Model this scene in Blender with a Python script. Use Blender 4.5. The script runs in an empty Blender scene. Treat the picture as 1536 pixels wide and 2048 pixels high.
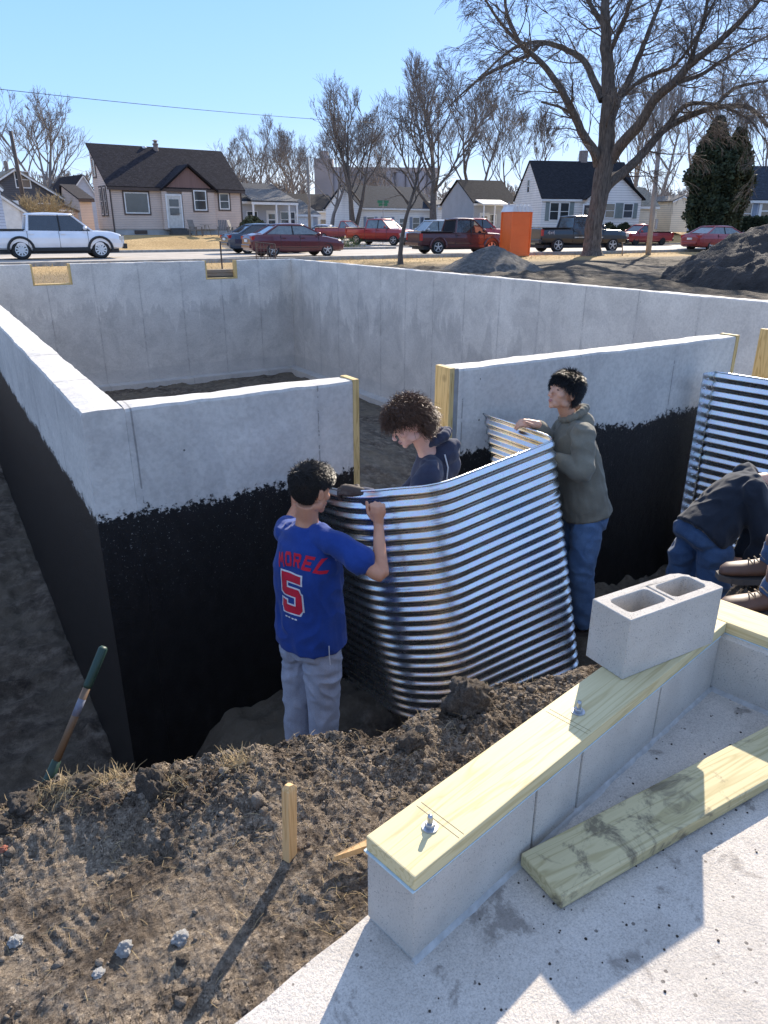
import bpy, bmesh, math, random
import numpy as np
from math import sin, cos, tan, atan, atan2, radians, pi, hypot, exp
from mathutils import Vector, Matrix, noise as mnoise
from mathutils.bvhtree import BVHTree

sc = bpy.context.scene
col = sc.collection

# ------------------------------------------------------------------ camera
FPX = 1445.0
TH = atan(572 / 1445.0); YAW = radians(31.7); ROLL = radians(0.198)
cF = Vector((sin(YAW) * cos(TH), cos(YAW) * cos(TH), -sin(TH)))
_R = Vector((cos(YAW), -sin(YAW), 0)); _U = _R.cross(cF)
cR = _R * cos(ROLL) + _U * sin(ROLL); cU = -_R * sin(ROLL) + _U * cos(ROLL)
cam_d = bpy.data.cameras.new('camera'); cam = bpy.data.objects.new('camera', cam_d)
col.objects.link(cam); sc.camera = cam
cam.matrix_world = Matrix(((cR.x, cU.x, -cF.x, 0), (cR.y, cU.y, -cF.y, 0), (cR.z, cU.z, -cF.z, 0), (0, 0, 0, 1)))
cam_d.sensor_fit = 'HORIZONTAL'; cam_d.sensor_width = 36; cam_d.lens = 36 * FPX / 1536
cam_d.clip_start = 0.05; cam_d.clip_end = 3000

# ------------------------------------------------------------------ light
SUN_AZ = radians(53.0); SUN_EL = radians(27.5)
w = bpy.data.worlds.new('World'); sc.world = w; w.use_nodes = True
nt = w.node_tree; nt.nodes.clear()
sky = nt.nodes.new('ShaderNodeTexSky'); sky.sky_type = 'NISHITA'; sky.sun_disc = False
sky.sun_elevation = SUN_EL; sky.sun_rotation = SUN_AZ
sky.air_density = 1.0; sky.dust_density = 0.6; sky.ozone_density = 1.6; sky.altitude = 250
tc_ = nt.nodes.new('ShaderNodeTexCoord'); sp_ = nt.nodes.new('ShaderNodeSeparateXYZ'); nt.links.new(tc_.outputs['Generated'], sp_.inputs[0])
rp_ = nt.nodes.new('ShaderNodeValToRGB'); nt.links.new(sp_.outputs[2], rp_.inputs[0]); e_ = rp_.color_ramp.elements
SKYC = [(0.0, (0.50, 0.62, 0.80)), (0.045, (0.40, 0.58, 0.86)), (0.13, (0.28, 0.50, 0.92)), (0.25, (0.22, 0.44, 0.90)), (0.45, (0.30, 0.47, 0.86)), (1.0, (0.38, 0.49, 0.74))]
while len(e_) < len(SKYC): e_.new(0.5)
for i, (p, c) in enumerate(SKYC): e_[i].position = p; e_[i].color = (c[0], c[1], c[2], 1)
# thin high cloud low over the horizon
mp_ = nt.nodes.new('ShaderNodeMapping'); mp_.inputs['Scale'].default_value = (1.2, 1.2, 9); nt.links.new(tc_.outputs['Generated'], mp_.inputs[0])
nc_ = nt.nodes.new('ShaderNodeTexNoise'); nc_.inputs['Scale'].default_value = 1.6; nc_.inputs['Detail'].default_value = 6; nt.links.new(mp_.outputs[0], nc_.inputs['Vector'])
rc_ = nt.nodes.new('ShaderNodeValToRGB'); nt.links.new(nc_.outputs[0], rc_.inputs[0]); rc_.color_ramp.elements[0].position = 0.46; rc_.color_ramp.elements[1].position = 0.66
lo_ = nt.nodes.new('ShaderNodeMapRange'); nt.links.new(sp_.outputs[2], lo_.inputs[0]); lo_.inputs[1].default_value = 0.10; lo_.inputs[2].default_value = 0.02; lo_.inputs[3].default_value = 0; lo_.inputs[4].default_value = 0.75
mu_ = nt.nodes.new('ShaderNodeMath'); mu_.operation = 'MULTIPLY'; nt.links.new(rc_.outputs[0], mu_.inputs[0]); nt.links.new(lo_.outputs[0], mu_.inputs[1])
mx_ = nt.nodes.new('ShaderNodeMix'); mx_.data_type = 'RGBA'; nt.links.new(mu_.outputs[0], mx_.inputs[0]); nt.links.new(rp_.outputs[0], mx_.inputs[6]); mx_.inputs[7].default_value = (1.0, 1.0, 1.02, 1)
SKYK = 0.60
bg = nt.nodes.new('ShaderNodeBackground'); bg.inputs[1].default_value = SKYK; nt.links.new(mx_.outputs[2], bg.inputs[0])
bn = nt.nodes.new('ShaderNodeBackground'); bn.inputs[1].default_value = 0.010; nt.links.new(sky.outputs[0], bn.inputs[0])
ad_ = nt.nodes.new('ShaderNodeAddShader'); nt.links.new(bg.outputs[0], ad_.inputs[0]); nt.links.new(bn.outputs[0], ad_.inputs[1])
wo = nt.nodes.new('ShaderNodeOutputWorld'); nt.links.new(ad_.outputs[0], wo.inputs[0])
sd = bpy.data.lights.new('sun', 'SUN'); sd.energy = 4.3; sd.angle = radians(0.53); sd.color = (1.0, 0.89, 0.74)
sun = bpy.data.objects.new('sun', sd); col.objects.link(sun)
SUNV = Vector((sin(SUN_AZ) * cos(SUN_EL), cos(SUN_AZ) * cos(SUN_EL), sin(SUN_EL)))
sun.rotation_euler = SUNV.to_track_quat('Z', 'Y').to_euler()
sc.view_settings.view_transform = 'Standard'; sc.view_settings.look = 'None'
sc.view_settings.exposure = 1.18; sc.view_settings.gamma = 1.0
sc.view_settings.use_curve_mapping = False
sc.render.engine = 'CYCLES'

# ------------------------------------------------------------------ photo helpers (rays of the calibrated camera)
def ray(px, py):
    return cF * FPX + cR * (px - 768) - cU * (py - 1024)
def G(px, py, z):                 # point of the ray on a horizontal plane
    d = ray(px, py); return d * (z / d.z)
def W(px, py, r):                 # point of the ray at horizontal distance r
    d = ray(px, py); return d * (r / hypot(d.x, d.y))
def AX(px, py, x): d = ray(px, py); return d * (x / d.x)
def AY(px, py, y): d = ray(px, py); return d * (y / d.y)

# ------------------------------------------------------------------ materials
def N(t, ty, **kw):
    n = t.nodes.new(ty)
    for k, v in kw.items():
        if k.startswith('i_'):
            key = k[2:]
            n.inputs[int(key) if key.isdigit() else key].default_value = v
        else: setattr(n, k, v)
    return n
def c4(c): return (c[0], c[1], c[2], 1.0)
def srgb(r, g, b):
    f = lambda v: ((v / 255 + 0.055) / 1.055) ** 2.4 if v > 10 else v / 255 / 12.92
    return (f(r), f(g), f(b))
def base_mat(name, rough=0.8, metallic=0.0, spec=0.5):
    m = bpy.data.materials.new(name); m.use_nodes = True
    t = m.node_tree; b = t.nodes['Principled BSDF']
    b.inputs['Roughness'].default_value = rough; b.inputs['Metallic'].default_value = metallic
    b.inputs['Specular IOR Level'].default_value = spec
    return m, t, b
def ramp(t, src, stops):
    r = t.nodes.new('ShaderNodeValToRGB'); e = r.color_ramp.elements
    while len(e) < len(stops): e.new(0.5)
    for i, (p, c) in enumerate(stops):
        e[i].position = p; e[i].color = c4(c) if len(c) == 3 else c
    t.links.new(src, r.inputs[0]); return r
def coords(t, kind='Object', scale=(1, 1, 1), rot=(0, 0, 0)):
    tc = t.nodes.new('ShaderNodeTexCoord'); mp = N(t, 'ShaderNodeMapping')
    mp.inputs['Scale'].default_value = scale; mp.inputs['Rotation'].default_value = rot
    t.links.new(tc.outputs[kind], mp.inputs[0]); return mp.outputs[0]
def nz(t, vec, scale, detail=4, rough=0.55, dist=0.0):
    n = N(t, 'ShaderNodeTexNoise'); n.inputs['Scale'].default_value = scale; n.inputs['Detail'].default_value = detail
    n.inputs['Roughness'].default_value = rough; n.inputs['Distortion'].default_value = dist
    t.links.new(vec, n.inputs['Vector']); return n.outputs[0]
def mixc(t, fac, a, b, mode='MIX'):
    m = t.nodes.new('ShaderNodeMix'); m.data_type = 'RGBA'; m.blend_type = mode
    for sock, v in ((m.inputs[0], fac), (m.inputs[6], a), (m.inputs[7], b)):
        if hasattr(v, 'is_linked'): t.links.new(v, sock)
        elif isinstance(v, (int, float)): sock.default_value = v
        else: sock.default_value = c4(v)
    return m.outputs[2]
def mth(t, op, a, b=None, c=None, clamp=False):
    m = t.nodes.new('ShaderNodeMath'); m.operation = op; m.use_clamp = clamp
    for i, v in enumerate((a, b, c)):
        if v is None: continue
        if hasattr(v, 'is_linked'): t.links.new(v, m.inputs[i])
        else: m.inputs[i].default_value = v
    return m.outputs[0]
def bump(t, b, h, strength=0.5, dist=0.01, prev=None):
    n = t.nodes.new('ShaderNodeBump'); n.inputs['Strength'].default_value = strength; n.inputs['Distance'].default_value = dist
    t.links.new(h, n.inputs['Height'])
    if prev is not None: t.links.new(prev, n.inputs['Normal'])
    t.links.new(n.outputs[0], b.inputs['Normal']); return n.outputs[0]
def simple(name, c, c2=None, rough=0.8, metallic=0.0, scale=6.0, bs=None, bstr=0.3, bd=0.005, spec=0.5, coat=0.0, stretch=(1, 1, 1)):
    m, t, b = base_mat(name, rough, metallic, spec)
    v = coords(t, 'Object', stretch)
    c2 = c2 or tuple(x * 0.8 for x in c)
    n = nz(t, v, scale, 5)
    r = ramp(t, n, [(0.35, c2), (0.68, c)]); t.links.new(r.outputs[0], b.inputs['Base Color'])
    if bs: bump(t, b, nz(t, v, bs, 5), bstr, bd)
    if coat: b.inputs['Coat Weight'].default_value = coat; b.inputs['Coat Roughness'].default_value = 0.06
    return m

# ------------------------------------------------------------------ objects
def tag(o, label=None, cat=None, group=None, kind=None):
    if label: o['label'] = label
    if cat: o['category'] = cat
    if group: o['group'] = group
    if kind: o['kind'] = kind
    return o
def empty(name, loc=(0, 0, 0), rz=0, label=None, cat=None, group=None):
    o = bpy.data.objects.new(name, None); col.objects.link(o); o.location = loc; o.rotation_euler = (0, 0, rz)
    o.empty_display_size = 0.1
    return tag(o, label, cat, group)
def link_mesh(name, me, m=None, parent=None, smooth=False):
    if m is not None:
        me.materials.clear()
        for q in (m if isinstance(m, (list, tuple)) else [m]): me.materials.append(q)
    if smooth and len(me.polygons): me.polygons.foreach_set('use_smooth', [True] * len(me.polygons))
    o = bpy.data.objects.new(name, me); col.objects.link(o)
    if parent is not None: o.parent = parent
    return o
def from_np(name, V, F, m=None, parent=None, smooth=False):
    me = bpy.data.meshes.new(name); V = np.asarray(V, dtype=np.float32); F = np.asarray(F, dtype=np.int32)
    n = F.shape[1]
    me.vertices.add(len(V)); me.vertices.foreach_set('co', V.ravel())
    me.loops.add(F.size); me.loops.foreach_set('vertex_index', F.ravel())
    me.polygons.add(len(F)); me.polygons.foreach_set('loop_start', np.arange(0, F.size, n, dtype=np.int32))
    me.update(calc_edges=True); me.validate()
    return link_mesh(name, me, m, parent, smooth)
class MB:
    """collects shapes, then becomes ONE mesh object"""
    def __init__(s): s.v = []; s.f = []; s.mi = []; s.cur = 0
    def add(s, v, f):
        k = len(s.v); s.v += [tuple(p) for p in v]; s.f += [tuple(i + k for i in q) for q in f]; s.mi += [s.cur] * len(f); return s
    def box(s, c, d, M=None, taper=1.0):
        x, y, z = d[0] / 2, d[1] / 2, d[2] / 2; t = taper
        v = [Vector(p) for p in ((-x, -y, -z), (x, -y, -z), (x, y, -z), (-x, y, -z), (-x * t, -y * t, z), (x * t, -y * t, z), (x * t, y * t, z), (-x * t, y * t, z))]
        v = [(M @ p if M else p) + Vector(c) for p in v]
        return s.add(v, [(0, 3, 2, 1), (4, 5, 6, 7), (0, 1, 5, 4), (1, 2, 6, 5), (2, 3, 7, 6), (3, 0, 4, 7)])
    def b2(s, a, b): # axis aligned by corners
        return s.box([(a[i] + b[i]) / 2 for i in range(3)], [abs(b[i] - a[i]) for i in range(3)])
    def prism(s, pts, axis, h0, h1):  # polygon pts 2d extruded along axis
        n = len(pts)
        def mk(p, h): return {'x': (h, p[0], p[1]), 'y': (p[0], h, p[1]), 'z': (p[0], p[1], h)}[axis]
        v = [mk(p, h0) for p in pts] + [mk(p, h1) for p in pts]
        f = [tuple(range(n)), tuple(range(2 * n - 1, n - 1, -1))] + [(i, i + n, (i + 1) % n + n, (i + 1) % n) for i in range(n)]
        return s.add(v, f)
    def tube(s, pts, rad, n=8, cap=True, sx=1.0):
        pts = [Vector(p) for p in pts]; rad = rad if isinstance(rad, (list, tuple)) else [rad] * len(pts)
        v = []; up = None
        for i, p in enumerate(pts):
            d = (pts[min(i + 1, len(pts) - 1)] - pts[max(i - 1, 0)])
            d = d.normalized() if d.length > 1e-9 else Vector((0, 0, 1))
            if up is None: up = Vector((0, 0, 1)) if abs(d.z) < 0.9 else Vector((1, 0, 0))
            a = d.cross(up).normalized(); b_ = a.cross(d).normalized(); up = b_
            for k in range(n):
                q = 2 * pi * k / n; v.append(p + (a * cos(q) * sx + b_ * sin(q)) * rad[i])
        f = [(i * n + k, i * n + (k + 1) % n, (i + 1) * n + (k + 1) % n, (i + 1) * n + k) for i in range(len(pts) - 1) for k in range(n)]
        if cap: f += [tuple(range(n - 1, -1, -1)), tuple((len(pts) - 1) * n + k for k in range(n))]
        return s.add(v, f)
    def lathe(s, prof, n=16, M=None, c=(0, 0, 0)):
        v = []
        for r, z in prof:
            for k in range(n):
                p = Vector((r * cos(2 * pi * k / n), r * sin(2 * pi * k / n), z)); v.append((M @ p if M else p) + Vector(c))
        f = [(i * n + k, i * n + (k + 1) % n, (i + 1) * n + (k + 1) % n, (i + 1) * n + k) for i in range(len(prof) - 1) for k in range(n)]
        f += [tuple(range(n - 1, -1, -1)), tuple((len(prof) - 1) * n + k for k in range(n))]
        return s.add(v, f)
    def rings(s, rings, cap=True, closed=True):
        n = len(rings[0]); v = [p for r in rings for p in r]
        m_ = n if closed else n - 1
        f = [(i * n + k, i * n + (k + 1) % n, (i + 1) * n + (k + 1) % n, (i + 1) * n + k) for i in range(len(rings) - 1) for k in range(m_)]
        if cap: f += [tuple(range(n - 1, -1, -1)), tuple((len(rings) - 1) * n + k for k in range(n))]
        return s.add(v, f)
    def ball(s, c, r, n=12, M=None):
        rr = r if isinstance(r, (tuple, list)) else (r, r, r); v = []; h = n // 2
        for i in range(1, h):
            a = pi * i / h
            for k in range(n):
                p = Vector((rr[0] * sin(a) * cos(2 * pi * k / n), rr[1] * sin(a) * sin(2 * pi * k / n), rr[2] * cos(a))); v.append((M @ p if M else p) + Vector(c))
        top = Vector((0, 0, rr[2])); bot = Vector((0, 0, -rr[2]))
        v += [(M @ top if M else top) + Vector(c), (M @ bot if M else bot) + Vector(c)]
        f = [(i * n + k, (i + 1) * n + k, (i + 1) * n + (k + 1) % n, i * n + (k + 1) % n) for i in range(h - 2) for k in range(n)]
        T = len(v) - 2
        f += [(T, k, (k + 1) % n) for k in range(n)] + [(T + 1, (h - 2) * n + (k + 1) % n, (h - 2) * n + k) for k in range(n)]
        return s.add(v, f)
    def mesh(s, name):
        me = bpy.data.meshes.new(name); me.from_pydata(s.v, [], s.f); me.update(); return me
    def build(s, name, m=None, parent=None, smooth=False, bevel=0.0, bseg=2, fix=True):
        me = s.mesh(name)
        if len(set(s.mi)) > 1: me.polygons.foreach_set('material_index', s.mi)
        if bevel or fix:
            bm = bmesh.new(); bm.from_mesh(me)
            if fix: bmesh.ops.recalc_face_normals(bm, faces=bm.faces)
            if bevel:
                bmesh.ops.bevel(bm, geom=[e for e in bm.edges if e.calc_face_angle(0) > 0.5], offset=bevel, segments=bseg, affect='EDGES', profile=0.6)
            bm.to_mesh(me); bm.free()
        return link_mesh(name, me, m, parent, smooth)
def evaluated(o):
    dg = bpy.context.evaluated_depsgraph_get(); dg.update()
    return bpy.data.meshes.new_from_object(o.evaluated_get(dg))
def RZ(a): return Matrix.Rotation(a, 3, 'Z')

# numpy value-noise fields ---------------------------------------------------
def vnoise(x, y, seed=0):
    xi = np.floor(x).astype(np.int64); yi = np.floor(y).astype(np.int64); xf = x - xi; yf = y - yi
    u_ = xf * xf * xf * (xf * (xf * 6 - 15) + 10); v_ = yf * yf * yf * (yf * (yf * 6 - 15) + 10)
    def h(a, b):
        n = (a * 374761393 + b * 668265263 + seed * 2147483647) & 0xffffffff
        n = ((n ^ (n >> 13)) * 1274126177) & 0xffffffff
        n = ((n ^ (n >> 15)) * 2246822519) & 0xffffffff
        return ((n ^ (n >> 16)) & 0xffff) / 65535.0
    return (h(xi, yi) * (1 - u_) + h(xi + 1, yi) * u_) * (1 - v_) + (h(xi, yi + 1) * (1 - u_) + h(xi + 1, yi + 1) * u_) * v_
def fbm(x, y, sc_, oct=5, seed=0, gain=0.5, ridged=False):
    t = 0; a = 1; s = 0
    for i in range(oct):
        n = vnoise(x * sc_ + 17.3 * i, y * sc_ - 9.1 * i, seed + i)
        if ridged: n = 1 - abs(2 * n - 1)
        t = t + a * n; s += a; a *= gain; sc_ *= 2.03
    return t / s
def ss(x, a, b):
    t = np.clip((x - a) / (b - a), 0, 1); return t * t * (3 - 2 * t)
# ------------------------------------------------------------------ terrain
WT = -0.86; SLAB = -1.42; ROAD = -1.38
LIPU = [-3, -1, -0.5, -0.09, 0.05, 0.3, 0.49, 0.73, 0.92, 1.15, 1.34, 1.68, 1.95, 2.30, 2.50, 2.72, 2.9, 3.3, 4.2, 6]
LIPV = [2.0, 2.0, 1.95, 1.83, 1.86, 1.72, 1.68, 1.63, 1.55, 1.53, 1.54, 1.47, 1.40, 1.36, 1.38, 1.52, 1.60, 1.64, 1.5, 1.4]
def land_base(u, v):
    z = np.full_like(u, SLAB - 0.02)
    # trench in front of the foundation
    lip = np.interp(u, LIPU, LIPV) + 0.10 * (fbm(u, v * 0 + 3, 3.0, 3, 5) - 0.5)
    floor = -2.88 + 0.75 * (1 - ss(u, 6.6, 9.4)) * 0 - 0.72 * (1 - ss(u, 0.45, 1.15)) + 0.10 * (fbm(u, v, 1.2, 3, 9) - 0.5) + 0.20 * (fbm(u, v, 3.0, 4, 19, 0.55, True) - 0.6) + 0.06 * (fbm(u, v, 9.0, 3, 29) - 0.5)
    floor = floor + 0.42 * np.exp(-(((u - 1.55) / 0.55) ** 2 + ((v - 2.25) / 0.35) ** 2)) + 0.30 * np.exp(-(((u - 2.9) / 0.9) ** 2 + ((v - 2.2) / 0.3) ** 2)) + 0.35 * np.exp(-(((u - 0.95) / 0.3) ** 2 + ((v - 2.5) / 0.4) ** 2))
    floor = floor + 0.9 * ss(v, lip + 1.0, lip + 0.3) * 0.35
    d = v - lip
    tr = ss(d, -0.03, 0.42) * 0.86 + ss(d, 0.3, 1.05) * 0.14
    zt = (SLAB - 0.02) * (1 - tr) + floor * tr
    z = np.where((v > lip - 0.2) & (v < 3.85), zt, z)
    # right end of trench climbs back
    z = np.where((v > 1.2) & (v < 3.85), z * (1 - ss(u, 8.5, 10.5)) + (SLAB) * ss(u, 8.5, 10.5), z)
    # trench along the left side
    lt = -3.6 + 0.16 * (fbm(u, v, 0.9, 3, 2) - 0.5) + 0.14 * (fbm(u, v, 3.2, 4, 62, 0.6, True) - 0.55)
    k = ss(u, -3.6, -1.9)
    z = np.where((v >= 3.85) & (u < 0.66), (SLAB) * (1 - k) + lt * k, z)
    z = np.where((v < 3.85) & (v > 2.0) & (u < -1.0), z * k + SLAB * (1 - k), z)
    # inside
    ins = (u > 0.65) & (u < 9.0) & (v > 3.83) & (v < 19.6)
    fl = -3.92 + 0.55 * np.exp(-(((u - 5.0) / 2.6) ** 2 + ((v - 11) / 3.5) ** 2)) + 0.75 * np.exp(-(((u - 3.0) / 1.6) ** 2 + ((v - 5.2) / 1.6) ** 2)) * ss(v, 3.8, 4.6) + 0.12 * (fbm(u, v, 0.8, 3, 4) - 0.5) + 0.12 * (fbm(u, v, 3.0, 4, 66, 0.6, True) - 0.55)
    z = np.where(ins, fl, z)
    # beyond: lawns, road, side street
    out = ~ins & ((u > 9.0) | (v > 19.6) | (u < -4) | (v < 0))
    zo = np.full_like(u, -1.42) + 0.05 * (fbm(u, v, 0.35, 3, 7) - 0.5) * (1 - ss(v, 30.2, 31.0))
    zo = zo + (ROAD - 0.06 + 1.42) * ss(v, 29.0, 31.2)
    left = (-0.62 - zo) * ss(v, 43.0, 51.0) * (1 - ss(u, 22.5, 27.5))
    right = (-0.45 - zo) * ss(v, 43.5, 50.5) * ss(u, 44.0, 49.0)
    zo = zo + left + right - 0.12 * ss(v, 42.6, 43.5) * ss(u, 22.5, 27.5) * (1 - ss(u, 44.0, 49.0))
    zo = zo - 0.10 * ss(v, 30.6, 30.9) * (1 - ss(v, 42.5, 42.8))
    # mud heap on the right, gravel heap, disturbed soil
    mud = ss(v, 27.5, 22.5) * ss(u, 9.2, 11.0) * ss(fbm(u, v, 0.25, 2, 12), 0.2, 0.5)
    zo = zo + mud * 0.20 * (fbm(u, v, 0.9, 5, 21, 0.6, True) - 0.5)
    z = np.where(out, zo, z)
    return z
def grid_mesh(name, us, vs, zf, m, parent=None):
    Uu, Vv = np.meshgrid(us, vs); Z = zf(Uu, Vv)
    P = np.stack([Uu.ravel(), Vv.ravel(), Z.ravel()], 1); nu = len(us); nv = len(vs)
    i = (np.arange(nv - 1)[:, None] * nu + np.arange(nu - 1)[None, :]).ravel()
    F = np.stack([i, i + 1, i + nu + 1, i + nu], 1)
    return from_np(name, P, F, m, parent, True)

# ground material: soil / mud / dry grass chosen by place
def ground_mat():
    m, t, b = base_mat('ground_soil_grass', 0.95, 0, 0.25)
    v = coords(t, 'Object')
    sep = t.nodes.new('ShaderNodeSeparateXYZ'); t.links.new(v, sep.inputs[0])
    soil = ramp(t, nz(t, v, 7, 9, 0.72), [(0.34, (0.035, 0.027, 0.021)), (0.5, (0.090, 0.072, 0.056)), (0.66, (0.21, 0.175, 0.138))])
    dry = ramp(t, nz(t, v, 1.3, 4), [(0.40, (0, 0, 0)), (0.72, (1, 1, 1))])
    soil2 = mixc(t, dry.outputs[0], soil.outputs[0], (0.15, 0.125, 0.092))
    grass = ramp(t, nz(t, v, 9, 6, 0.7), [(0.3, (0.26, 0.17, 0.07)), (0.55, (0.52, 0.36, 0.17)), (0.75, (0.66, 0.49, 0.26))])
    gp = ramp(t, nz(t, v, 0.35, 4), [(0.38, (0.75, 0.72, 0.65)), (0.7, (1, 1, 1))])
    g2 = mixc(t, 1.0, grass.outputs[0], gp.outputs[0], 'MULTIPLY')
    # mask: y beyond soil line with ragged edge
    e = mth(t, 'ADD', sep.outputs[1], mth(t, 'MULTIPLY', nz(t, v, 0.45, 6, 0.7), 7.0))
    e = mth(t, 'SUBTRACT', e, mth(t, 'MULTIPLY', sep.outputs[0], 0.10))
    f = mth(t, 'MULTIPLY', mth(t, 'SUBTRACT', e, 25.2), 0.9, clamp=True)
    # near the west part of the wall grass starts right behind it
    f2 = mth(t, 'MULTIPLY', mth(t, 'SUBTRACT', sep.outputs[1], 19.4), 3.0, clamp=True)
    f3 = mth(t, 'MULTIPLY', mth(t, 'SUBTRACT', 9.6, sep.outputs[0]), 1.5, clamp=True)
    f = mth(t, 'MAXIMUM', f, mth(t, 'MULTIPLY', f2, f3))
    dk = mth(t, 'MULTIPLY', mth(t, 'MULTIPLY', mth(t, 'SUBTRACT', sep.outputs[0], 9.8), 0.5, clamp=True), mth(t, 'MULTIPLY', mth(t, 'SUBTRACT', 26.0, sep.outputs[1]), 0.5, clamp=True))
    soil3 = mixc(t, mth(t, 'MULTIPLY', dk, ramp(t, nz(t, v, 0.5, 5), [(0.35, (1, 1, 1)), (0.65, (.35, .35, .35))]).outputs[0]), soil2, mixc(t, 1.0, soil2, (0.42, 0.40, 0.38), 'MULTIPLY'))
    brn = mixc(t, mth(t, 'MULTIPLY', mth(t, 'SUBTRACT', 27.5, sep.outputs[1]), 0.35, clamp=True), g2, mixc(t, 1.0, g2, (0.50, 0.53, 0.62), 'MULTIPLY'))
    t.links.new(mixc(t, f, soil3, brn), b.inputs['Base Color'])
    bump(t, b, nz(t, v, 22, 9, 0.75), 0.9, 0.035)
    return m
GROUND = ground_mat()
def soil_mat():
    m, t, b = base_mat('foreground_soil', 0.97, 0, 0.2)
    v = coords(t, 'Object')
    s1 = ramp(t, nz(t, v, 48, 9, 0.78), [(0.34, (0.085, 0.066, 0.050)), (0.48, (0.225, 0.180, 0.138)), (0.62, (0.42, 0.35, 0.275))])
    dry = ramp(t, nz(t, v, 2.6, 6, 0.65, 0.6), [(0.46, (0, 0, 0)), (0.72, (1, 1, 1))])
    s2 = mixc(t, dry.outputs[0], s1.outputs[0], mixc(t, nz(t, v, 60, 4), (0.28, 0.22, 0.16), (0.46, 0.375, 0.28)))
    mo = ramp(t, nz(t, v, 5.5, 5, 0.6), [(0.42, (0.50, 0.48, 0.47)), (0.54, (1, 1, 1))])
    vg = N(t, 'ShaderNodeTexVoronoi'); vg.inputs['Scale'].default_value = 130; t.links.new(v, vg.inputs['Vector'])
    sg = t.nodes.new('ShaderNodeSeparateColor'); t.links.new(vg.outputs['Color'], sg.inputs[0])
    gr = ramp(t, sg.outputs[0], [(0.0, (0.80, 0.78, 0.76)), (0.6, (1.05, 1.04, 1.02)), (0.95, (1.15, 1.13, 1.10)), (1.0, (1.7, 1.65, 1.55))])
    c1 = mixc(t, 1.0, s2, mo.outputs[0], 'MULTIPLY')
    t.links.new(mixc(t, 1.0, c1, gr.outputs[0], 'MULTIPLY'), b.inputs['Base Color'])
    n1 = bump(t, b, nz(t, v, 90, 9, 0.80), 1.0, 0.03)
    vo = N(t, 'ShaderNodeTexVoronoi'); vo.inputs['Scale'].default_value = 150; t.links.new(v, vo.inputs['Vector'])
    bump(t, b, vo.outputs[0], 0.8, 0.010, n1)
    return m
SOIL = soil_mat()

def coarse_axis(segs):
    out = []
    for a, b_, st in segs: out += list(np.arange(a, b_, st))
    return np.array(sorted(set(np.round(out, 4))))
gu = coarse_axis([(-400, -60, 40), (-60, -8, 6), (-8, -4, 0.8), (-4, -1.6, 0.15), (-1.6, 6.8, 0.035), (6.8, 9.4, 0.12), (9.4, 26, 0.11), (26, 60, 0.7), (60, 140, 5), (140, 700, 40)])
gv = coarse_axis([(-60, -6, 9), (-6, 0, 1), (0, 1.6, .1), (1.6, 4.4, 0.035), (4.4, 8.0, .07), (8.0, 19.2, 0.22), (19.2, 20, 0.05), (20, 30, 0.16), (5, 19, 0.16), (30, 31.5, 0.1), (31.5, 42, 2), (42, 52, 0.3), (52, 110, 3), (110, 800, 40)])
def zg(u, v):
    z = land_base(u, v)
    near = ss(u, -0.9, -0.6) * (1 - ss(u, 3.7, 4.0)) * ss(v, 0.35, 0.5) * (1 - ss(v, 2.75, 2.9))
    slab = (u > -0.3) & (v < 1.35)
    return z - 0.22 * np.maximum(near, slab * (v > -8) * (u < 8))
ground = grid_mesh('ground', gu, gv, zg, GROUND); tag(ground, 'sloping ground of dry lawn and dug dark soil around the pit', None, None, 'structure')

WA = Vector((0.605, 0.860, 0)); EA = radians(11.6)
WE = Vector((cos(EA), sin(EA), 0)); WN = Vector((-sin(EA), cos(EA), 0))
def slab_st(u, v): return ((u - WA.x) * WN.x + (v - WA.y) * WN.y, (u - WA.x) * WE.x + (v - WA.y) * WE.y)
def zfine(u, v):
    z = land_base(u, v)
    x = (u * 0.9 + v * 0.3); y = v * 0.9 - u * 0.3
    big = fbm(x, y, 3.2, 4, 41) - 0.5
    lump = fbm(x + 0.04 * big, y, 12, 5, 43, 0.62, True) - 0.55
    fine = 1.5 * (fbm(u, v, 38, 3, 47, 0.65, True) - 0.6)
    lipd = v - np.interp(u, LIPU, LIPV)
    rough = 0.17 + 0.95 * ss(lipd, -0.5, -0.05) + 0.3 * ss(fbm(u, v, 2.1, 3, 77), 0.52, 0.70)
    # tyre / boot tread marks
    tread = 0.0022 * np.sin(x * 260) * ss(fbm(u, v, 6, 2, 88), 0.62, 0.70)
    ridge = (1 - 0.6 * ss(u, 1.9, 2.4)) * (1 - 0.45 * ss(u, 0.45, 0.7)) * 0.055 * np.exp(-((lipd + 0.16) / 0.13) ** 2) * (0.4 + 1.2 * fbm(u, v, 5, 3, 55))
    mound = 0.03 * np.exp(-(((u - 3.1) / 0.4) ** 2 + ((v - 1.5) / 0.2) ** 2))
    flat = 1 - ss(lipd, 0.25, 0.6) * 0.3
    zz = z + (0.055 * big + 0.034 * lump * rough + 0.013 * fine * (0.35 + rough)) * flat + tread + ridge + mound
    # the soil stays below the slab and the block wall
    s_, t_ = slab_st(u, v)
    ins = (1 - ss(s_, 0.125, 0.16)) * (1 - ss(t_, 1.50, 1.56))
    near = (1 - ss(np.abs(s_ - 0.16), 0.0, 0.12)) * (t_ < 1.56)
    zz = zz * (1 - near) + np.minimum(zz, SLAB - 0.012) * near
    return zz - 0.16 * ins
fu = np.arange(-0.75, 3.85, 0.0055); fv = np.arange(0.45, 2.6, 0.0055)
fore = grid_mesh('dirt_bank', fu, fv, zfine, SOIL); tag(fore, 'bare clumpy brown soil sloping into the trench in front of the slab', None, None, 'structure')
def fine_z(u, v): return float(zfine(np.array([u]), np.array([v]))[0])
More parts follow.
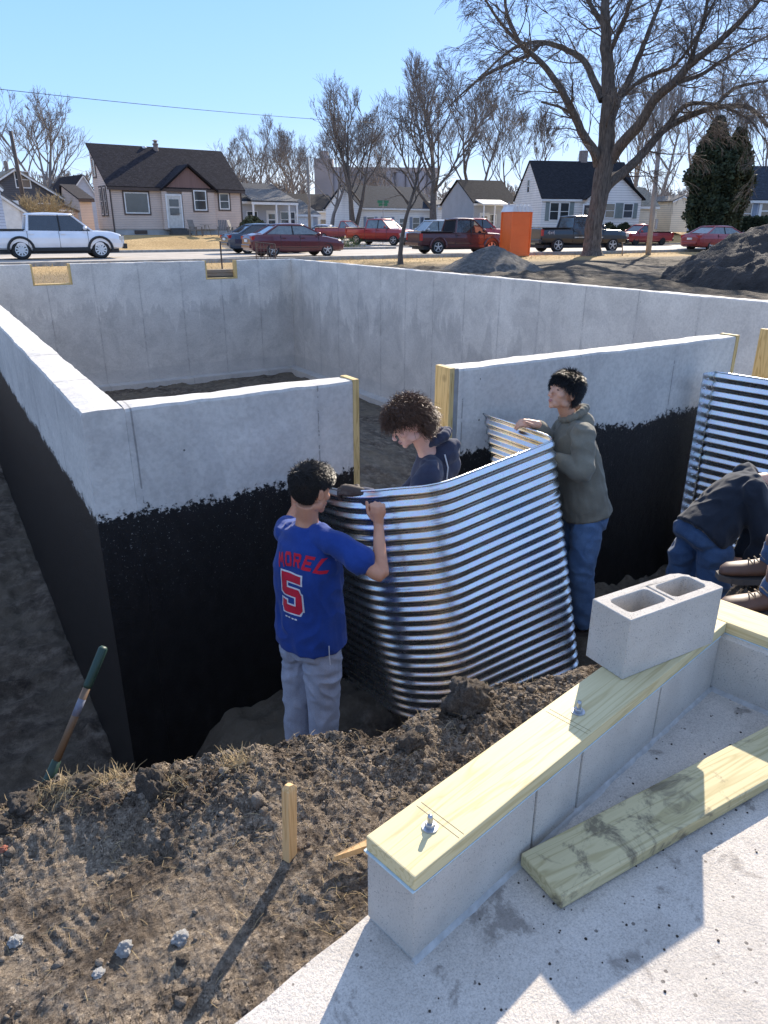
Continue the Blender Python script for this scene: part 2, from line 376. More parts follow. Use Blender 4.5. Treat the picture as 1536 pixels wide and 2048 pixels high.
def land_z(u, v): return float(land_base(np.array([float(u)]), np.array([float(v)]))[0])

# gravel heap beyond the wall (a thing)
def heap(name, c, rx, ry, h, m, seed, label, amp=0.1):
    n = 70; us = np.linspace(-1.25, 1.25, n); U_, V_ = np.meshgrid(us, us)
    r = np.hypot(U_, V_); Z = h * np.clip(1 - r, 0, 1) ** 0.95
    Z = Z * (0.8 + 0.4 * fbm(U_ + 9, V_ + 9, 1.6, 4, seed)) + (r < 1.15) * amp * (fbm(U_ + 5, V_ + 5, 7, 4, seed + 3) - 0.5)
    Z = np.where(r > 1.0, -0.06 - 0.3 * (r - 1), Z)
    P = np.stack([(U_ * rx).ravel(), (V_ * ry).ravel(), Z.ravel()], 1)
    i = (np.arange(n - 1)[:, None] * n + np.arange(n - 1)[None, :]).ravel()
    F = np.stack([i, i + 1, i + n + 1, i + n], 1)
    o = from_np(name, P, F, m, None, True); o.location = (c[0], c[1], c[2]); tag(o, label, 'gravel heap'); return o
GRAVEL = simple('gravel', (0.16, 0.148, 0.132), (0.07, 0.064, 0.058), 0.95, scale=9, bs=60, bstr=1.0, bd=0.03)
heap('gravel_heap', (17.1, 20.6, -1.44), 2.0, 1.6, 0.92, GRAVEL, 3, 'grey gravel heap standing on the mud behind the foundation wall')

MUDH = simple('backlit_dark_soil', (0.050, 0.040, 0.034), (0.020, 0.016, 0.014), 0.9, scale=1.6, bs=9, bstr=1.0, bd=0.08)  # backlit shade of the heap put into a near-black soil colour
def mudheap():
    n = 150; us = np.linspace(-1.3, 1.3, n); U_, V_ = np.meshgrid(us, us); r = np.hypot(U_, V_)
    Z = 1.95 * np.clip(1 - r, 0, 1) ** .72 * (0.72 + 0.55 * fbm(U_ + 9, V_ + 9, 2.2, 4, 5)) + (r < 1.05) * (0.42 * (fbm(U_ + 5, V_ + 5, 5.5, 5, 8, .6, True) - 0.5) + .10 * (fbm(U_, V_ + 4, 22, 3, 18, .6, True) - .5))
    Z = np.where(r > 1.0, -0.1 - 0.6 * (r - 1), Z); P = np.stack([(U_ * 4.7).ravel(), (V_ * 4.3).ravel(), Z.ravel()], 1)
    i = (np.arange(n - 1)[:, None] * n + np.arange(n - 1)[None, :]).ravel(); F = np.stack([i, i + 1, i + n + 1, i + n], 1)
    o = from_np('mud_heap', P, F, MUDH, None, True); o.location = (21.6, 11.4, -1.46); tag(o, 'big dark heap of dug mud at the right edge behind the foundation', 'soil heap')
mudheap()

# road, kerbs, pavements
def road_mat():
    m, t, b = base_mat('old_concrete_road', 0.9, 0, 0.3); v = coords(t)
    r = ramp(t, nz(t, v, 1.4, 6), [(0.3, (0.36, 0.325, 0.285)), (0.7, (0.52, 0.475, 0.42))])
    d = ramp(t, nz(t, coords(t, 'Object', (0.15, 2.2, 1)), 1.2, 5), [(0.4, (0.72, 0.7, 0.68)), (0.6, (1, 1, 1))])
    t.links.new(mixc(t, 1, r.outputs[0], d.outputs[0], 'MULTIPLY'), b.inputs['Base Color']); bump(t, b, nz(t, v, 20, 4), 0.3, 0.01); return m
RD = road_mat()
KERB = simple('kerb_concrete', (0.42, 0.40, 0.36), (0.27, 0.25, 0.22), 0.9, scale=5)
mb = MB(); mb.b2((-150, 31.0, -1.6), (260, 42.3, ROAD)); tag(mb.build('road', RD), 'pale worn concrete street running across behind the dug site', None, None, 'structure')
mb = MB()
mb.b2((-150, 30.75, -1.6), (260, 30.998, ROAD + 0.10)); mb.b2((-150, 42.302, -1.6), (27.0, 42.55, ROAD + 0.13)); mb.b2((36.5, 42.302, -1.6), (260, 42.55, ROAD + 0.13))
tag(mb.build('kerb', KERB, bevel=0.02), 'concrete kerbs along both sides of the street', None, None, 'structure')
# side street (runs away between the houses), with a kerb round the corner bed
mb = MB()
p0 = Vector((31.7, 42.304, 0)); dr = Vector((0.20, 0.98, 0)).normalized(); nn = Vector((dr.y, -dr.x, 0))
a, b_, c_, d_ = p0 - nn * 4.6, p0 + nn * 4.6, p0 + nn * 4.6 + dr * 150, p0 - nn * 4.6 + dr * 150
mb.add([(a.x, 42.304, ROAD - .004), (b_.x, 42.304, ROAD - .004), (c_.x, c_.y, -1.2), (d_.x, d_.y, -1.2), (a.x, 42.304, -1.8), (b_.x, 42.304, -1.8), (c_.x, c_.y, -1.8), (d_.x, d_.y, -1.8)],
       [(0, 1, 2, 3), (4, 7, 6, 5), (0, 4, 5, 1), (1, 5, 6, 2), (2, 6, 7, 3), (3, 7, 4, 0)])
tag(mb.build('side_street', RD), 'side street leading away between the parked pickups and houses', None, None, 'structure')
# ------------------------------------------------------------------ poured foundation
def conc_mat(name, axis, tar=False, streaks=False, seam=1.07, off=0.0):
    m, t, b = base_mat(name, 0.85, 0, 0.35); v = coords(t)
    sep = t.nodes.new('ShaderNodeSeparateXYZ'); t.links.new(v, sep.inputs[0])
    r = ramp(t, nz(t, v, 1.6, 7, 0.62, 0.4), [(0.30, (0.53, 0.505, 0.465)), (0.5, (0.62, 0.59, 0.54)), (0.72, (0.72, 0.685, 0.625))])
    col_ = mixc(t, 0.55, r.outputs[0], ramp(t, nz(t, v, 40, 5), [(0.35, (0.75, 0.75, 0.74)), (0.6, (1, 1, 1))]).outputs[0], 'MULTIPLY')
    # blotchy cloud patches
    pt = ramp(t, nz(t, v, 0.9, 5, 0.7, 1.2), [(0.46, (0.87, 0.87, 0.88)), (0.51, (1, 1, 1))])
    col_ = mixc(t, 0.7, col_, pt.outputs[0], 'MULTIPLY')
    # form seams
    A = sep.outputs[axis]
    q = mth(t, 'ADD', mth(t, 'ADD', A, off), mth(t, 'MULTIPLY', nz(t, v, 0.8, 3), 0.03))
    q = mth(t, 'ABSOLUTE', mth(t, 'SUBTRACT', mth(t, 'FRACT', mth(t, 'DIVIDE', q, seam)), 0.5))
    line = mth(t, 'LESS_THAN', q, 0.0045)
    wide = ramp(t, q, [(0.0, (0.86, 0.86, 0.87)), (0.04, (1, 1, 1))])
    sn = nz(t, v, 3.5, 5, 0.7)
    lm = mth(t, 'MULTIPLY', line, mth(t, 'MULTIPLY', mth(t, 'GREATER_THAN', sn, 0.50), 0.45))
    col_ = mixc(t, 0.8, col_, wide.outputs[0], 'MULTIPLY')
    col_ = mixc(t, lm, col_, (0.07, 0.068, 0.065))
    # bug holes
    vo = N(t, 'ShaderNodeTexVoronoi'); vo.inputs['Scale'].default_value = 9; vo.inputs['Randomness'].default_value = 1; t.links.new(v, vo.inputs['Vector'])
    hole = mth(t, 'LESS_THAN', vo.outputs[0], mth(t, 'MULTIPLY', nz(t, v, 2, 2), 0.10))
    hole = mth(t, 'MULTIPLY', hole, mth(t, 'GREATER_THAN', nz(t, v, 1.1, 3), 0.52))
    col_ = mixc(t, mth(t, 'MULTIPLY', hole, 0.8), col_, (0.05, 0.048, 0.045))
    h = mth(t, 'ADD', nz(t, v, 18, 6, 0.6), mth(t, 'MULTIPLY', line, 0.7))
    if streaks:     # damp wicking up from the footing, ragged tongues
        sv = coords(t, 'Object', (1.6, 1.6, 0.16)); n1 = nz(t, sv, 1.5, 5, 0.62)
        lev = mth(t, 'SUBTRACT', mth(t, 'ADD', -3.75, mth(t, 'MULTIPLY', n1, 3.5)), sep.outputs[2])
        wet = mth(t, 'MULTIPLY', mth(t, 'ADD', lev, 0.02), 14.0, clamp=True)
        col_ = mixc(t, mth(t, 'MULTIPLY', wet, 0.32), col_, mixc(t, 1.0, col_, (0.50, 0.51, 0.54), 'MULTIPLY'))
        lev2 = mth(t, 'MULTIPLY', mth(t, 'SUBTRACT', -3.45, sep.outputs[2]), 30, clamp=True)
        col_ = mixc(t, mth(t, 'MULTIPLY', lev2, 0.35), col_, (0.36, 0.35, 0.34))
    if not tar:
        t.links.new(col_, b.inputs['Base Color']); bump(t, b, h, 0.35, 0.006); return m
    z = sep.outputs[2]
    edge = mth(t, 'ADD', z, mth(t, 'MULTIPLY', mth(t, 'SUBTRACT', nz(t, v, 0.9, 3), 0.5), 0.20))
    edge = mth(t, 'ADD', edge, mth(t, 'MULTIPLY', mth(t, 'SUBTRACT', nz(t, v, 26, 6, 0.75), 0.5), 0.30))
    edge = mth(t, 'ADD', edge, mth(t, 'MULTIPLY', mth(t, 'SUBTRACT', nz(t, v, 5.0, 3), 0.5), 0.10))
    tm = mth(t, 'MULTIPLY', mth(t, 'SUBTRACT', -1.43, edge), 60.0, clamp=True)
    # pinholes the roller missed
    ph = mth(t, 'GREATER_THAN', nz(t, v, 60, 3, 0.85), 0.655)
    fade = mth(t, 'MULTIPLY', mth(t, 'ADD', z, 2.1), 1.6, clamp=True)
    tm = mth(t, 'MULTIPLY', tm, mth(t, 'SUBTRACT', 1.0, mth(t, 'MULTIPLY', ph, mth(t, 'MULTIPLY', fade, 0.5))))
    # only the outer faces
    of = mth(t, 'MAXIMUM', mth(t, 'LESS_THAN', sep.outputs[1], 3.747), mth(t, 'LESS_THAN', sep.outputs[0], 0.567))
    tm = mth(t, 'MULTIPLY', tm, of)
    tarc = ramp(t, nz(t, coords(t, 'Object', (1, 1, .45)), 16, 8, .72), [(0.3, (0.004, 0.004, 0.0045)), (0.62, (0.012, 0.0115, 0.012)), (0.80, (0.032, 0.029, 0.027))])
    t.links.new(mixc(t, tm, col_, tarc.outputs[0]), b.inputs['Base Color'])
    rr = mth(t, 'SUBTRACT', 0.85, mth(t, 'MULTIPLY', tm, 0.40)); t.links.new(rr, b.inputs['Roughness'])
    hh = mth(t, 'ADD', h, mth(t, 'MULTIPLY', tm, mth(t, 'ADD', 0.2, mth(t, 'MULTIPLY', nz(t, v, 60, 5, 0.8), 1.2))))
    bump(t, b, hh, 0.55, 0.008); return m
CX_T = conc_mat('foundation_concrete_coated', 0, tar=True, off=-0.28, seam=1.06)
CY_T = conc_mat('foundation_concrete_coated_side', 1, tar=True, off=0.2)
CX = conc_mat('foundation_concrete', 0, streaks=True, off=0.09)
CY = conc_mat('foundation_concrete_side', 1, streaks=True, off=0.35, seam=1.03)
def wood_mat(name, c1, c2, axis=0, scale=1.0, rough=0.7, stain=None, knots=True):
    m, t, b = base_mat(name, rough, 0, 0.3)
    st = [9.0, 9.0, 9.0]; st[axis] = 0.55
    v = coords(t, 'Object', tuple(s * scale for s in st)); v0 = coords(t)
    n = nz(t, v, 2.0, 3, 0.5, 0.6)
    wv = mth(t, 'FRACT', mth(t, 'MULTIPLY', n, 7.0))
    r = ramp(t, wv, [(0.0, c2), (0.18, c1), (0.75, c1), (1.0, c2)])
    col_ = mixc(t, 0.3, r.outputs[0], ramp(t, nz(t, v, 22, 4), [(0.3, (0.72, 0.70, 0.66)), (0.7, (1, 1, 1))]).outputs[0], 'MULTIPLY')
    if knots:
        vo = N(t, 'ShaderNodeTexVoronoi'); vo.inputs['Scale'].default_value = 3.2; t.links.new(v0, vo.inputs['Vector'])
        k = ramp(t, vo.outputs[0], [(0.0, (1, 1, 1)), (0.06, (0.6, 0.6, 0.6)), (0.10, (0, 0, 0))])
        col_ = mixc(t, mth(t, 'MULTIPLY', k.outputs[0], 0.55), col_, tuple(x * 0.35 for x in c2))
    if stain:
        s = ramp(t, nz(t, v0, stain[0], 7, 0.7, 0.8), [(stain[1], (0, 0, 0)), (stain[1] + 0.1, (1, 1, 1))])
        col_ = mixc(t, mth(t, 'MULTIPLY', s.outputs[0], stain[2]), col_, stain[3])
    t.links.new(col_, b.inputs['Base Color']); bump(t, b, wv, 0.12, 0.002); return m
PINE_Z = wood_mat('buck_pine', (0.62, 0.45, 0.20), (0.42, 0.28, 0.10), 2)
PINE_X = wood_mat('buck_pine_level', (0.60, 0.44, 0.20), (0.42, 0.28, 0.10), 0)
def wall_bar(name, x0, x1, y0, y1, z0, m, parent, step=0.05, seed=1):
    """straight wall, long axis automatically chosen, hand-floated uneven top edge"""
    lx = (x1 - x0) > (y1 - y0); L0, L1 = (x0, x1) if lx else (y0, y1); w0, w1 = (y0, y1) if lx else (x0, x1)
    n = max(2, int((L1 - L0) / step)); ts = np.linspace(L0, L1, n + 1); rings = []
    for t_ in ts:
        e = 0.012 * (mnoise.noise(Vector((t_ * 2.1, seed, 0)))) + 0.006 * mnoise.noise(Vector((t_ * 9, seed, 4)))
        e2 = 0.012 * (mnoise.noise(Vector((t_ * 2.1, seed, 8)))) + 0.006 * mnoise.noise(Vector((t_ * 9, seed, 14)))
        dq = 0.004 * mnoise.noise(Vector((t_ * 14, seed, 24))); dr_ = 0.004 * mnoise.noise(Vector((t_ * 14, seed, 34)))
        sec = [(w0, z0), (w0, -2.2), (w0, WT - 0.015 + e), (w0 + 0.007 + dq, WT + e), (w0 * .6 + w1 * .4, WT + (e + e2) / 2 + 0.004), (w1 - 0.007 + dr_, WT + e2), (w1, WT - 0.015 + e2), (w1, -2.2), (w1, z0)]
        rings.append([(t_, q, z) if lx else (q, t_, z) for q, z in sec])
    return MB().rings(rings).build(name, m, parent)
TOPR = simple('floated_concrete_top', (0.52, 0.50, 0.46), (0.36, 0.35, 0.33), 0.9, scale=30, bs=45, bstr=0.8, bd=0.012)
fd = empty('foundation', (0, 0, 0), 0, 'grey poured concrete basement foundation with black coating below ground line', 'foundation')
U0, U1, V0, V1 = 0.556, 9.10, 3.735, 19.55
uo, ui = U0, 0.765; vo_, vi = V0, 3.915; uiR = 8.89; viF = 19.34
OP1 = (2.085, 2.875); OP2 = (5.80, 6.42)
wall_bar('left_wall', uo, ui, vo_, V1, -4.1, CY_T, fd, seed=2)
wall_bar('front_wall', ui + .001, OP1[0], vo_, vi, -4.1, CX_T, fd, seed=3)
wall_bar('front_wall', OP1[1], OP2[0], vo_, vi, -4.1, CX_T, fd, seed=4)
wall_bar('front_wall', OP2[1], uiR - .001, vo_, vi, -4.1, CX_T, fd, seed=5)
for a_, b_ in (OP1, OP2):     # concrete below the openings
    MB().b2((a_ - .001, vo_ + .002, -4.1), (b_ + .001, vi - .002, -2.25)).build('wall_below_opening', CX_T, fd)
wall_bar('right_wall', uiR, U1, vo_, V1, -4.1, CY, fd, seed=6)
CUT = [(2.28, 3.15, -1.33), (6.44, 7.31, -1.32)]
xs = [ui + .001, CUT[0][0], CUT[0][1], CUT[1][0], CUT[1][1], uiR - .001]
for i in (0, 2, 4): wall_bar('far_wall', xs[i], xs[i + 1], viF, V1, -4.1, CX, fd, seed=7 + i)
for a_, b_, z_ in CUT:
    MB().b2((a_ - .001, viF + .001, -4.1), (b_ + .001, V1 - .001, z_)).build('wall_below_window', CX, fd)
    MB().b2((a_ + .0, viF - .004, z_), (a_ + .038, V1 + .004, WT + .004)).build('window_buck', PINE_Z, fd)
    MB().b2((b_ - .038, viF - .004, z_), (b_, V1 + .004, WT + .004)).build('window_buck', PINE_Z, fd)
    MB().b2((a_ + .038, viF - .004, z_ + .0), (b_ - .038, V1 + .004, z_ + .03)).build('window_sill', PINE_X, fd)
# door / egress bucks
def buck(x, w_, lab=None):
    o = MB().b2((x, vo_ - .006, -2.25), (x + w_, vo_ + .155, WT + .012)).build('door_buck', PINE_Z, fd, bevel=.002)
    if lab: o['label'] = lab
buck(OP1[0], .040); buck(OP1[1] - .078, .038); buck(OP2[0], .038); buck(OP2[1] - .038, .038)
MB().b2((OP1[1] - .0385, vo_ + .004, -2.25), (OP1[1] - .001, vi - .002, WT + .004)).build('grey_spacer_board', simple('weathered_board', (0.34, 0.34, 0.33), (0.22, 0.22, 0.22), 0.85), fd)
MB().b2((OP1[0] + .04, vo_ + .003, -2.25), (OP1[1] - .08, vi - .003, -2.21)).build('door_sill_board', PINE_X, fd)
# footing ledges inside
MB().b2((ui, 19.0, -4.2), (uiR, viF - .001, -3.78)).build('footing', CX, fd)
MB().b2((8.60, vi, -4.2), (uiR - .002, 18.99, -3.78)).build('footing', CY, fd)

# ------------------------------------------------------------------ slab, block wall
def slab_mat():
    m, t, b = base_mat('broomed_slab_concrete', 0.9, 0, 0.3); v = coords(t)
    r = ramp(t, nz(t, v, 5, 6, 0.6), [(0.3, (0.48, 0.435, 0.38)), (0.7, (0.62, 0.565, 0.50))])
    g = ramp(t, nz(t, v, 230, 5, 0.8), [(0.36, (0.58, 0.57, 0.56)), (0.50, (1, 1, 1)), (0.66, (1.25, 1.24, 1.22))])
    col_ = mixc(t, 0.8, r.outputs[0], g.outputs[0], 'MULTIPLY')
    st = ramp(t, nz(t, v, 6.5, 6, 0.62, 0.5), [(0.60, (0, 0, 0)), (0.66, (1, 1, 1))])      # dried mud blots
    col_ = mixc(t, mth(t, 'MULTIPLY', st.outputs[0], 0.6), col_, (0.13, 0.11, 0.095))
    sp = N(t, 'ShaderNodeTexVoronoi'); sp.inputs['Scale'].default_value = 34; t.links.new(v, sp.inputs['Vector'])
    dot = mth(t, 'MULTIPLY', mth(t, 'LESS_THAN', sp.outputs[0], mth(t, 'MULTIPLY', nz(t, v, 19, 2), 0.26)), mth(t, 'GREATER_THAN', nz(t, v, 7, 3), 0.52))
    col_ = mixc(t, mth(t, 'MULTIPLY', dot, 0.7), col_, (0.06, 0.05, 0.042))
    dirt = ramp(t, nz(t, v, 2.2, 6, 0.7), [(0.50, (0, 0, 0)), (0.75, (1, 1, 1))])
    col_ = mixc(t, mth(t, 'MULTIPLY', dirt.outputs[0], 0.35), col_, (0.22, 0.19, 0.16))
    t.links.new(col_, b.inputs['Base Color'])
    n1 = bump(t, b, nz(t, v, 170, 4, 0.7), 0.8, 0.004); bump(t, b, nz(t, v, 12, 4), 0.3, 0.01, n1); return m
def P_st(s_, t_, z): p = WA + WE * t_ + WN * s_; return Vector((p.x, p.y, z))
ME = Matrix((( WE.x, WN.x, 0), (WE.y, WN.y, 0), (0, 0, 1)))
def stbox(mb, t0, t1, s0, s1, z0, z1):
    c = P_st((s0 + s1) / 2, (t0 + t1) / 2, (z0 + z1) / 2); return mb.box(c, (t1 - t0, s1 - s0, z1 - z0), ME)
mb = MB(); n = 60
top = []
for i in range(n + 1):
    t_ = -4 + (1.56 + 4) * i / n; t_ = -4 + 5.56 * (i / n) ** 0.5 if i else -4
    s_ = 0.146 + 0.006 * mnoise.noise(Vector((t_ * 9, 3, 1))); top.append((t_, s_))
out = [P_st(s_, t_, SLAB) for t_, s_ in top] + [P_st(-7, 1.56, SLAB), P_st(-7, -4, SLAB)]
lo = [p + Vector((0, 0, -0.3)) for p in out]; k = len(out)
mb.add(out + lo, [tuple(range(k - 1, -1, -1)), tuple(range(k, 2 * k))] + [(i, (i + 1) % k, (i + 1) % k + k, i + k) for i in range(k)])
tag(mb.build('slab', slab_mat()), 'pale rough concrete slab spotted with mud in the right foreground', None, None, 'structure')

CMU = simple('concrete_block', (0.44, 0.425, 0.40), (0.34, 0.33, 0.31), 0.92, scale=9, bs=190, bstr=1.0, bd=0.004)
def cmu_mat(name):
    m, t, b = base_mat(name, 0.92, 0, 0.3); v = coords(t)
    r = ramp(t, nz(t, v, 7, 4), [(0.3, (0.54, 0.495, 0.435)), (0.7, (0.64, 0.59, 0.52))])
    g = ramp(t, nz(t, v, 210, 5, 0.75), [(0.33, (0.68, 0.67, 0.66)), (0.5, (1, 1, 1))])
    sp = ramp(t, nz(t, v, 90, 2, 0.5), [(0.66, (0, 0, 0)), (0.74, (1, 1, 1))])
    col_ = mixc(t, 0.8, r.outputs[0], g.outputs[0], 'MULTIPLY'); col_ = mixc(t, mth(t, 'MULTIPLY', sp.outputs[0], 0.5), col_, (0.62, 0.60, 0.56))
    pv = N(t, 'ShaderNodeTexVoronoi'); pv.inputs['Scale'].default_value = 150; t.links.new(v, pv.inputs['Vector'])
    pit = mth(t, 'MULTIPLY', mth(t, 'LESS_THAN', pv.outputs[0], 0.22), mth(t, 'GREATER_THAN', nz(t, v, 45, 3), 0.50))
    col_ = mixc(t, mth(t, 'MULTIPLY', pit, 0.55), col_, (0.16, 0.15, 0.135))
    t.links.new(col_, b.inputs['Base Color']); bump(t, b, mth(t, 'SUBTRACT', nz(t, v, 210, 5, 0.75), pit), 1.0, 0.004); return m
CMU = cmu_mat('concrete_block')
MORTAR = simple('mortar', (0.50, 0.49, 0.47), (0.36, 0.35, 0.33), 0.95, scale=30, bs=90, bstr=0.8, bd=0.004)
PLATE = wood_mat('treated_plate', (0.64, 0.545, 0.315), (0.52, 0.42, 0.215), 0, 1.0)
PLATE.node_tree.nodes['Principled BSDF'].inputs['Roughness'].default_value = 0.62
bw = empty('block_wall', (WA.x, WA.y, SLAB), EA, 'low wall of grey concrete blocks topped by a treated board, on the slab edge', 'wall')
TH_B = 0.14; BH = 0.198; PZ0 = BH + 0.003; PZ1 = PZ0 + 0.038; PT = SLAB + PZ1
def lb(name, a, b_, m, parent=bw, bev=0.004, seg=2, label=None):
    o = MB().b2(a, b_).build(name, m, parent, bevel=bev, bseg=seg)
    if label: o['label'] = label
    return o
g = 0.009
for t0, t1 in ((0, .405), (.405, .598), (.598, 1.005), (1.005, 1.398)):
    lb('concrete_block', (t0 + (g if t0 else 0), 0, 0.008), (t1, TH_B, BH), CMU)
for t1 in (.405, .598, 1.005):
    lb('mortar_joint', (t1 + .0005, .0055, 0.008), (t1 + g - .0005, TH_B - .003, BH - .001), MORTAR, bev=0.002)
lb('mortar_bed', (0.004, .003, -0.02), (1.398, TH_B - .003, .0078), MORTAR, bev=0.001)
# mortar squeezed along the base
mb = MB(); prev = None; R_ = []
for i in range(90):
    t_ = 1.398 * i / 89; w_ = 0.010 + 0.008 * mnoise.noise(Vector((t_ * 8, 1, 5))) + 0.004 * mnoise.noise(Vector((t_ * 30, 1, 5)))
    R_.append([(t_, 0.004, -0.002), (t_, -w_, -0.002), (t_, -w_ * .5, 0.006), (t_, 0.004, 0.012)])
mb.rings(R_); mb.build('mortar_smear', MORTAR, bw)
# cross wall
w2 = []
y = TH_B
for L in (.405, .40, .40, .40):
    lb('concrete_block', (1.400, y - L + g, 0.008), (1.400 + TH_B, y, BH), CMU); w2.append(y - L)
    lb('mortar_joint', (1.4035, y - L + .0005, 0.008), (1.400 + TH_B - .004, y - L + g - .0005, BH - .001), MORTAR, bev=0.002)
    y -= L
lb('mortar_bed', (1.403, y, -0.02), (1.400 + TH_B - .003, TH_B, .0078), MORTAR, bev=0.001)
R_ = []
for i in range(60):
    t_ = -0.004 + (y + .01) * i / 59; w_ = 0.013 + 0.008 * mnoise.noise(Vector((t_ * 8, 6, 5)))
    R_.append([(1.396 + .004, t_, -0.002), (1.399 - w_, t_, -0.002), (1.399 - w_ * .5, t_, 0.007), (1.403, t_, 0.013)])
MB().rings(R_).build('mortar_smear', MORTAR, bw)
FOAM = simple('sill_foam', (0.55, 0.68, 0.74), None, 0.8, scale=20)
lb('sill_gasket', (-0.006, -.0015, BH + .0002), (1.40, TH_B + .004, PZ0 - .0002), FOAM, bev=0)
PLT = lb('sill_plate', (-0.002, -.001, PZ0), (1.428, TH_B + .001, PZ1), PLATE, bev=0.0035, label='pale yellow board along the near wall, shaded under the standing block')
PLY = wood_mat('treated_plate_cross', (0.64, 0.545, 0.315), (0.52, 0.42, 0.215), 1)
lb('sill_gasket', (1.4285, y, BH + .0002), (1.545, TH_B + .004, PZ0 - .0002), FOAM, bev=0)
lb('sill_plate', (1.430, y - .01, PZ0), (1.572, TH_B + .10, PZ1), PLY, bev=0.0035, label='pale yellow board lying across the far end of the wall')
# anchor bolts
ZINC = simple('galvanised_bolt', (0.55, 0.57, 0.60), (0.38, 0.40, 0.43), 0.38, 0.9, scale=40)
def bolt(px, py):
    p = G(px, py, PT); q = Matrix(((WE.x, WE.y, 0), (WN.x, WN.y, 0), (0, 0, 1))) @ (Vector((p.x, p.y, 0)) - Vector((WA.x, WA.y, 0)))
    q.z = PZ1
    prof = [(.0001, 0), (.0062, 0), (.0062, .002)] + [(.0062 - .0008 * (i % 2), .002 + i * .0016) for i in range(18)] + [(.0050, .0335), (.0001, .0345)]
    o = MB().lathe(prof, 14).build('anchor_bolt', ZINC, bw, True); o.location = (q.x, q.y, q.z)
    MB().lathe([(.0065, 0), (.0175, 0), (.0178, .0018), (.0175, .0028), (.0065, .0028)], 24).build('washer', ZINC, o)
    MB().lathe([(.0063, .0029), (.0105, .0029), (.0113, .005), (.0113, .010), (.0102, .0125), (.0063, .0125)], 6).build('nut', ZINC, o)
bolt(859.8, 1655); bolt(1156.5, 1424)
# pencil marks / lay-out lines are faint: thin grey strokes on the plate
PEN = simple('pencil', (0.20, 0.17, 0.10), None, 0.9)
mb = MB()
for t_ in (0.135, 0.150, 0.62, 0.635): mb.b2((t_, 0.004, PZ1 + .0002), (t_ + .0009, TH_B - .012, PZ1 + .0005))
mb.build('layout_line', PEN, bw)

# loose hollow block standing on the plate
def core(x0, x1, y0, y1, r=0.016, n=4):
    out = []
    for cx, cy, a0 in ((x1 - r, y1 - r, 0), (x0 + r, y1 - r, 90), (x0 + r, y0 + r, 180), (x1 - r, y0 + r, 270)):
        for k in range(n + 1): a = radians(a0 + 90 * k / n); out.append((cx + r * cos(a), cy + r * sin(a)))
    return out
from mathutils.geometry import tessellate_polygon
L_, W_, H_ = 0.392, 0.142, 0.19
outer_t = [(0, 0), (.19, 0), (.375, 0), (.386, .003), (.390, .012), (.389, .026), (.376, .030), (.368, .027), (.345, .030)]
# broken end: the web at the far end is gone near the top; back shell ends early and ragged
outer_t = [(0, 0), (L_ - .006, 0), (L_, .006), (L_ - .001, .045), (L_ - .008, .052), (L_ - .017, .066), (L_ - .016, .085), (L_ - .024, .097), (L_ - .021, .108), (L_ - .034, .120), (L_ - .040, .131), (L_ - .060, .138), (L_ - .068, W_), (0, W_)]
outer_b = [(0, 0), (L_ - .006, 0), (L_, .006), (L_, .045), (L_, .052), (L_, .066), (L_, .085), (L_, .097), (L_, .108), (L_, .120), (L_, .131), (L_ - .004, .138), (L_ - .010, W_), (0, W_)]
holes = [core(.032, .182, .031, .111), core(.214, .356, .031, .108), core(.1945, .1995, .022, .120, .0024, 2)]
def block_mesh():
    tb = {}; V = []; F = []
    loops_t = [outer_t] + [h[::-1] for h in holes]; loops_b = [outer_b] + [[(x + (.004 if x < sum(p[0] for p in h) / len(h) else -.004), yy + (.003 if yy < .071 else -.003)) if len(h) > 12 else (x, yy) for x, yy in h[::-1]] for h in holes]
    n = sum(len(l) for l in loops_t)
    for l in loops_t: V += [(p[0], p[1], H_) for p in l]
    for l in loops_b: V += [(p[0], p[1], 0) for p in l]
    tri = tessellate_polygon([[Vector((p[0], p[1], 0)) for p in l] for l in loops_t])
    F += [tuple(t_) for t_ in tri]; F += [tuple(i + n for i in t_[::-1]) for t_ in tri]
    k = 0
    for l in loops_t:
        m_ = len(l); F += [(k + i, k + (i + 1) % m_, k + n + (i + 1) % m_, k + n + i) for i in range(m_)]; k += m_
    mb = MB(); mb.add(V, F); return mb
blk = block_mesh().build('hollow_block', CMU, None, bevel=0.0022, bseg=1)
blk.location = (1.467, 1.103, PT + .001); blk.rotation_euler = (0, 0, radians(-1.6))
tag(blk, 'loose grey hollow concrete block with a broken corner standing across the wall plate', 'concrete block')

# lumber lying on the slab
DIRTYP = wood_mat('muddy_board', (0.58, 0.50, 0.29), (0.44, 0.37, 0.19), 0, 1.0, 0.75, stain=(7.0, 0.54, 0.75, (0.085, 0.068, 0.055)))
bd = MB().b2((0, -.14, 0), (1.03, 0, .038)).build('lumber_board', DIRTYP, None, bevel=0.005, bseg=3)
bd.location = (0.956, 0.927, SLAB + .006); bd.rotation_euler = (0, radians(-0.3), radians(-1.8)); tag(bd, 'muddy yellow board lying loose on the slab, lit patch in its middle', 'board')
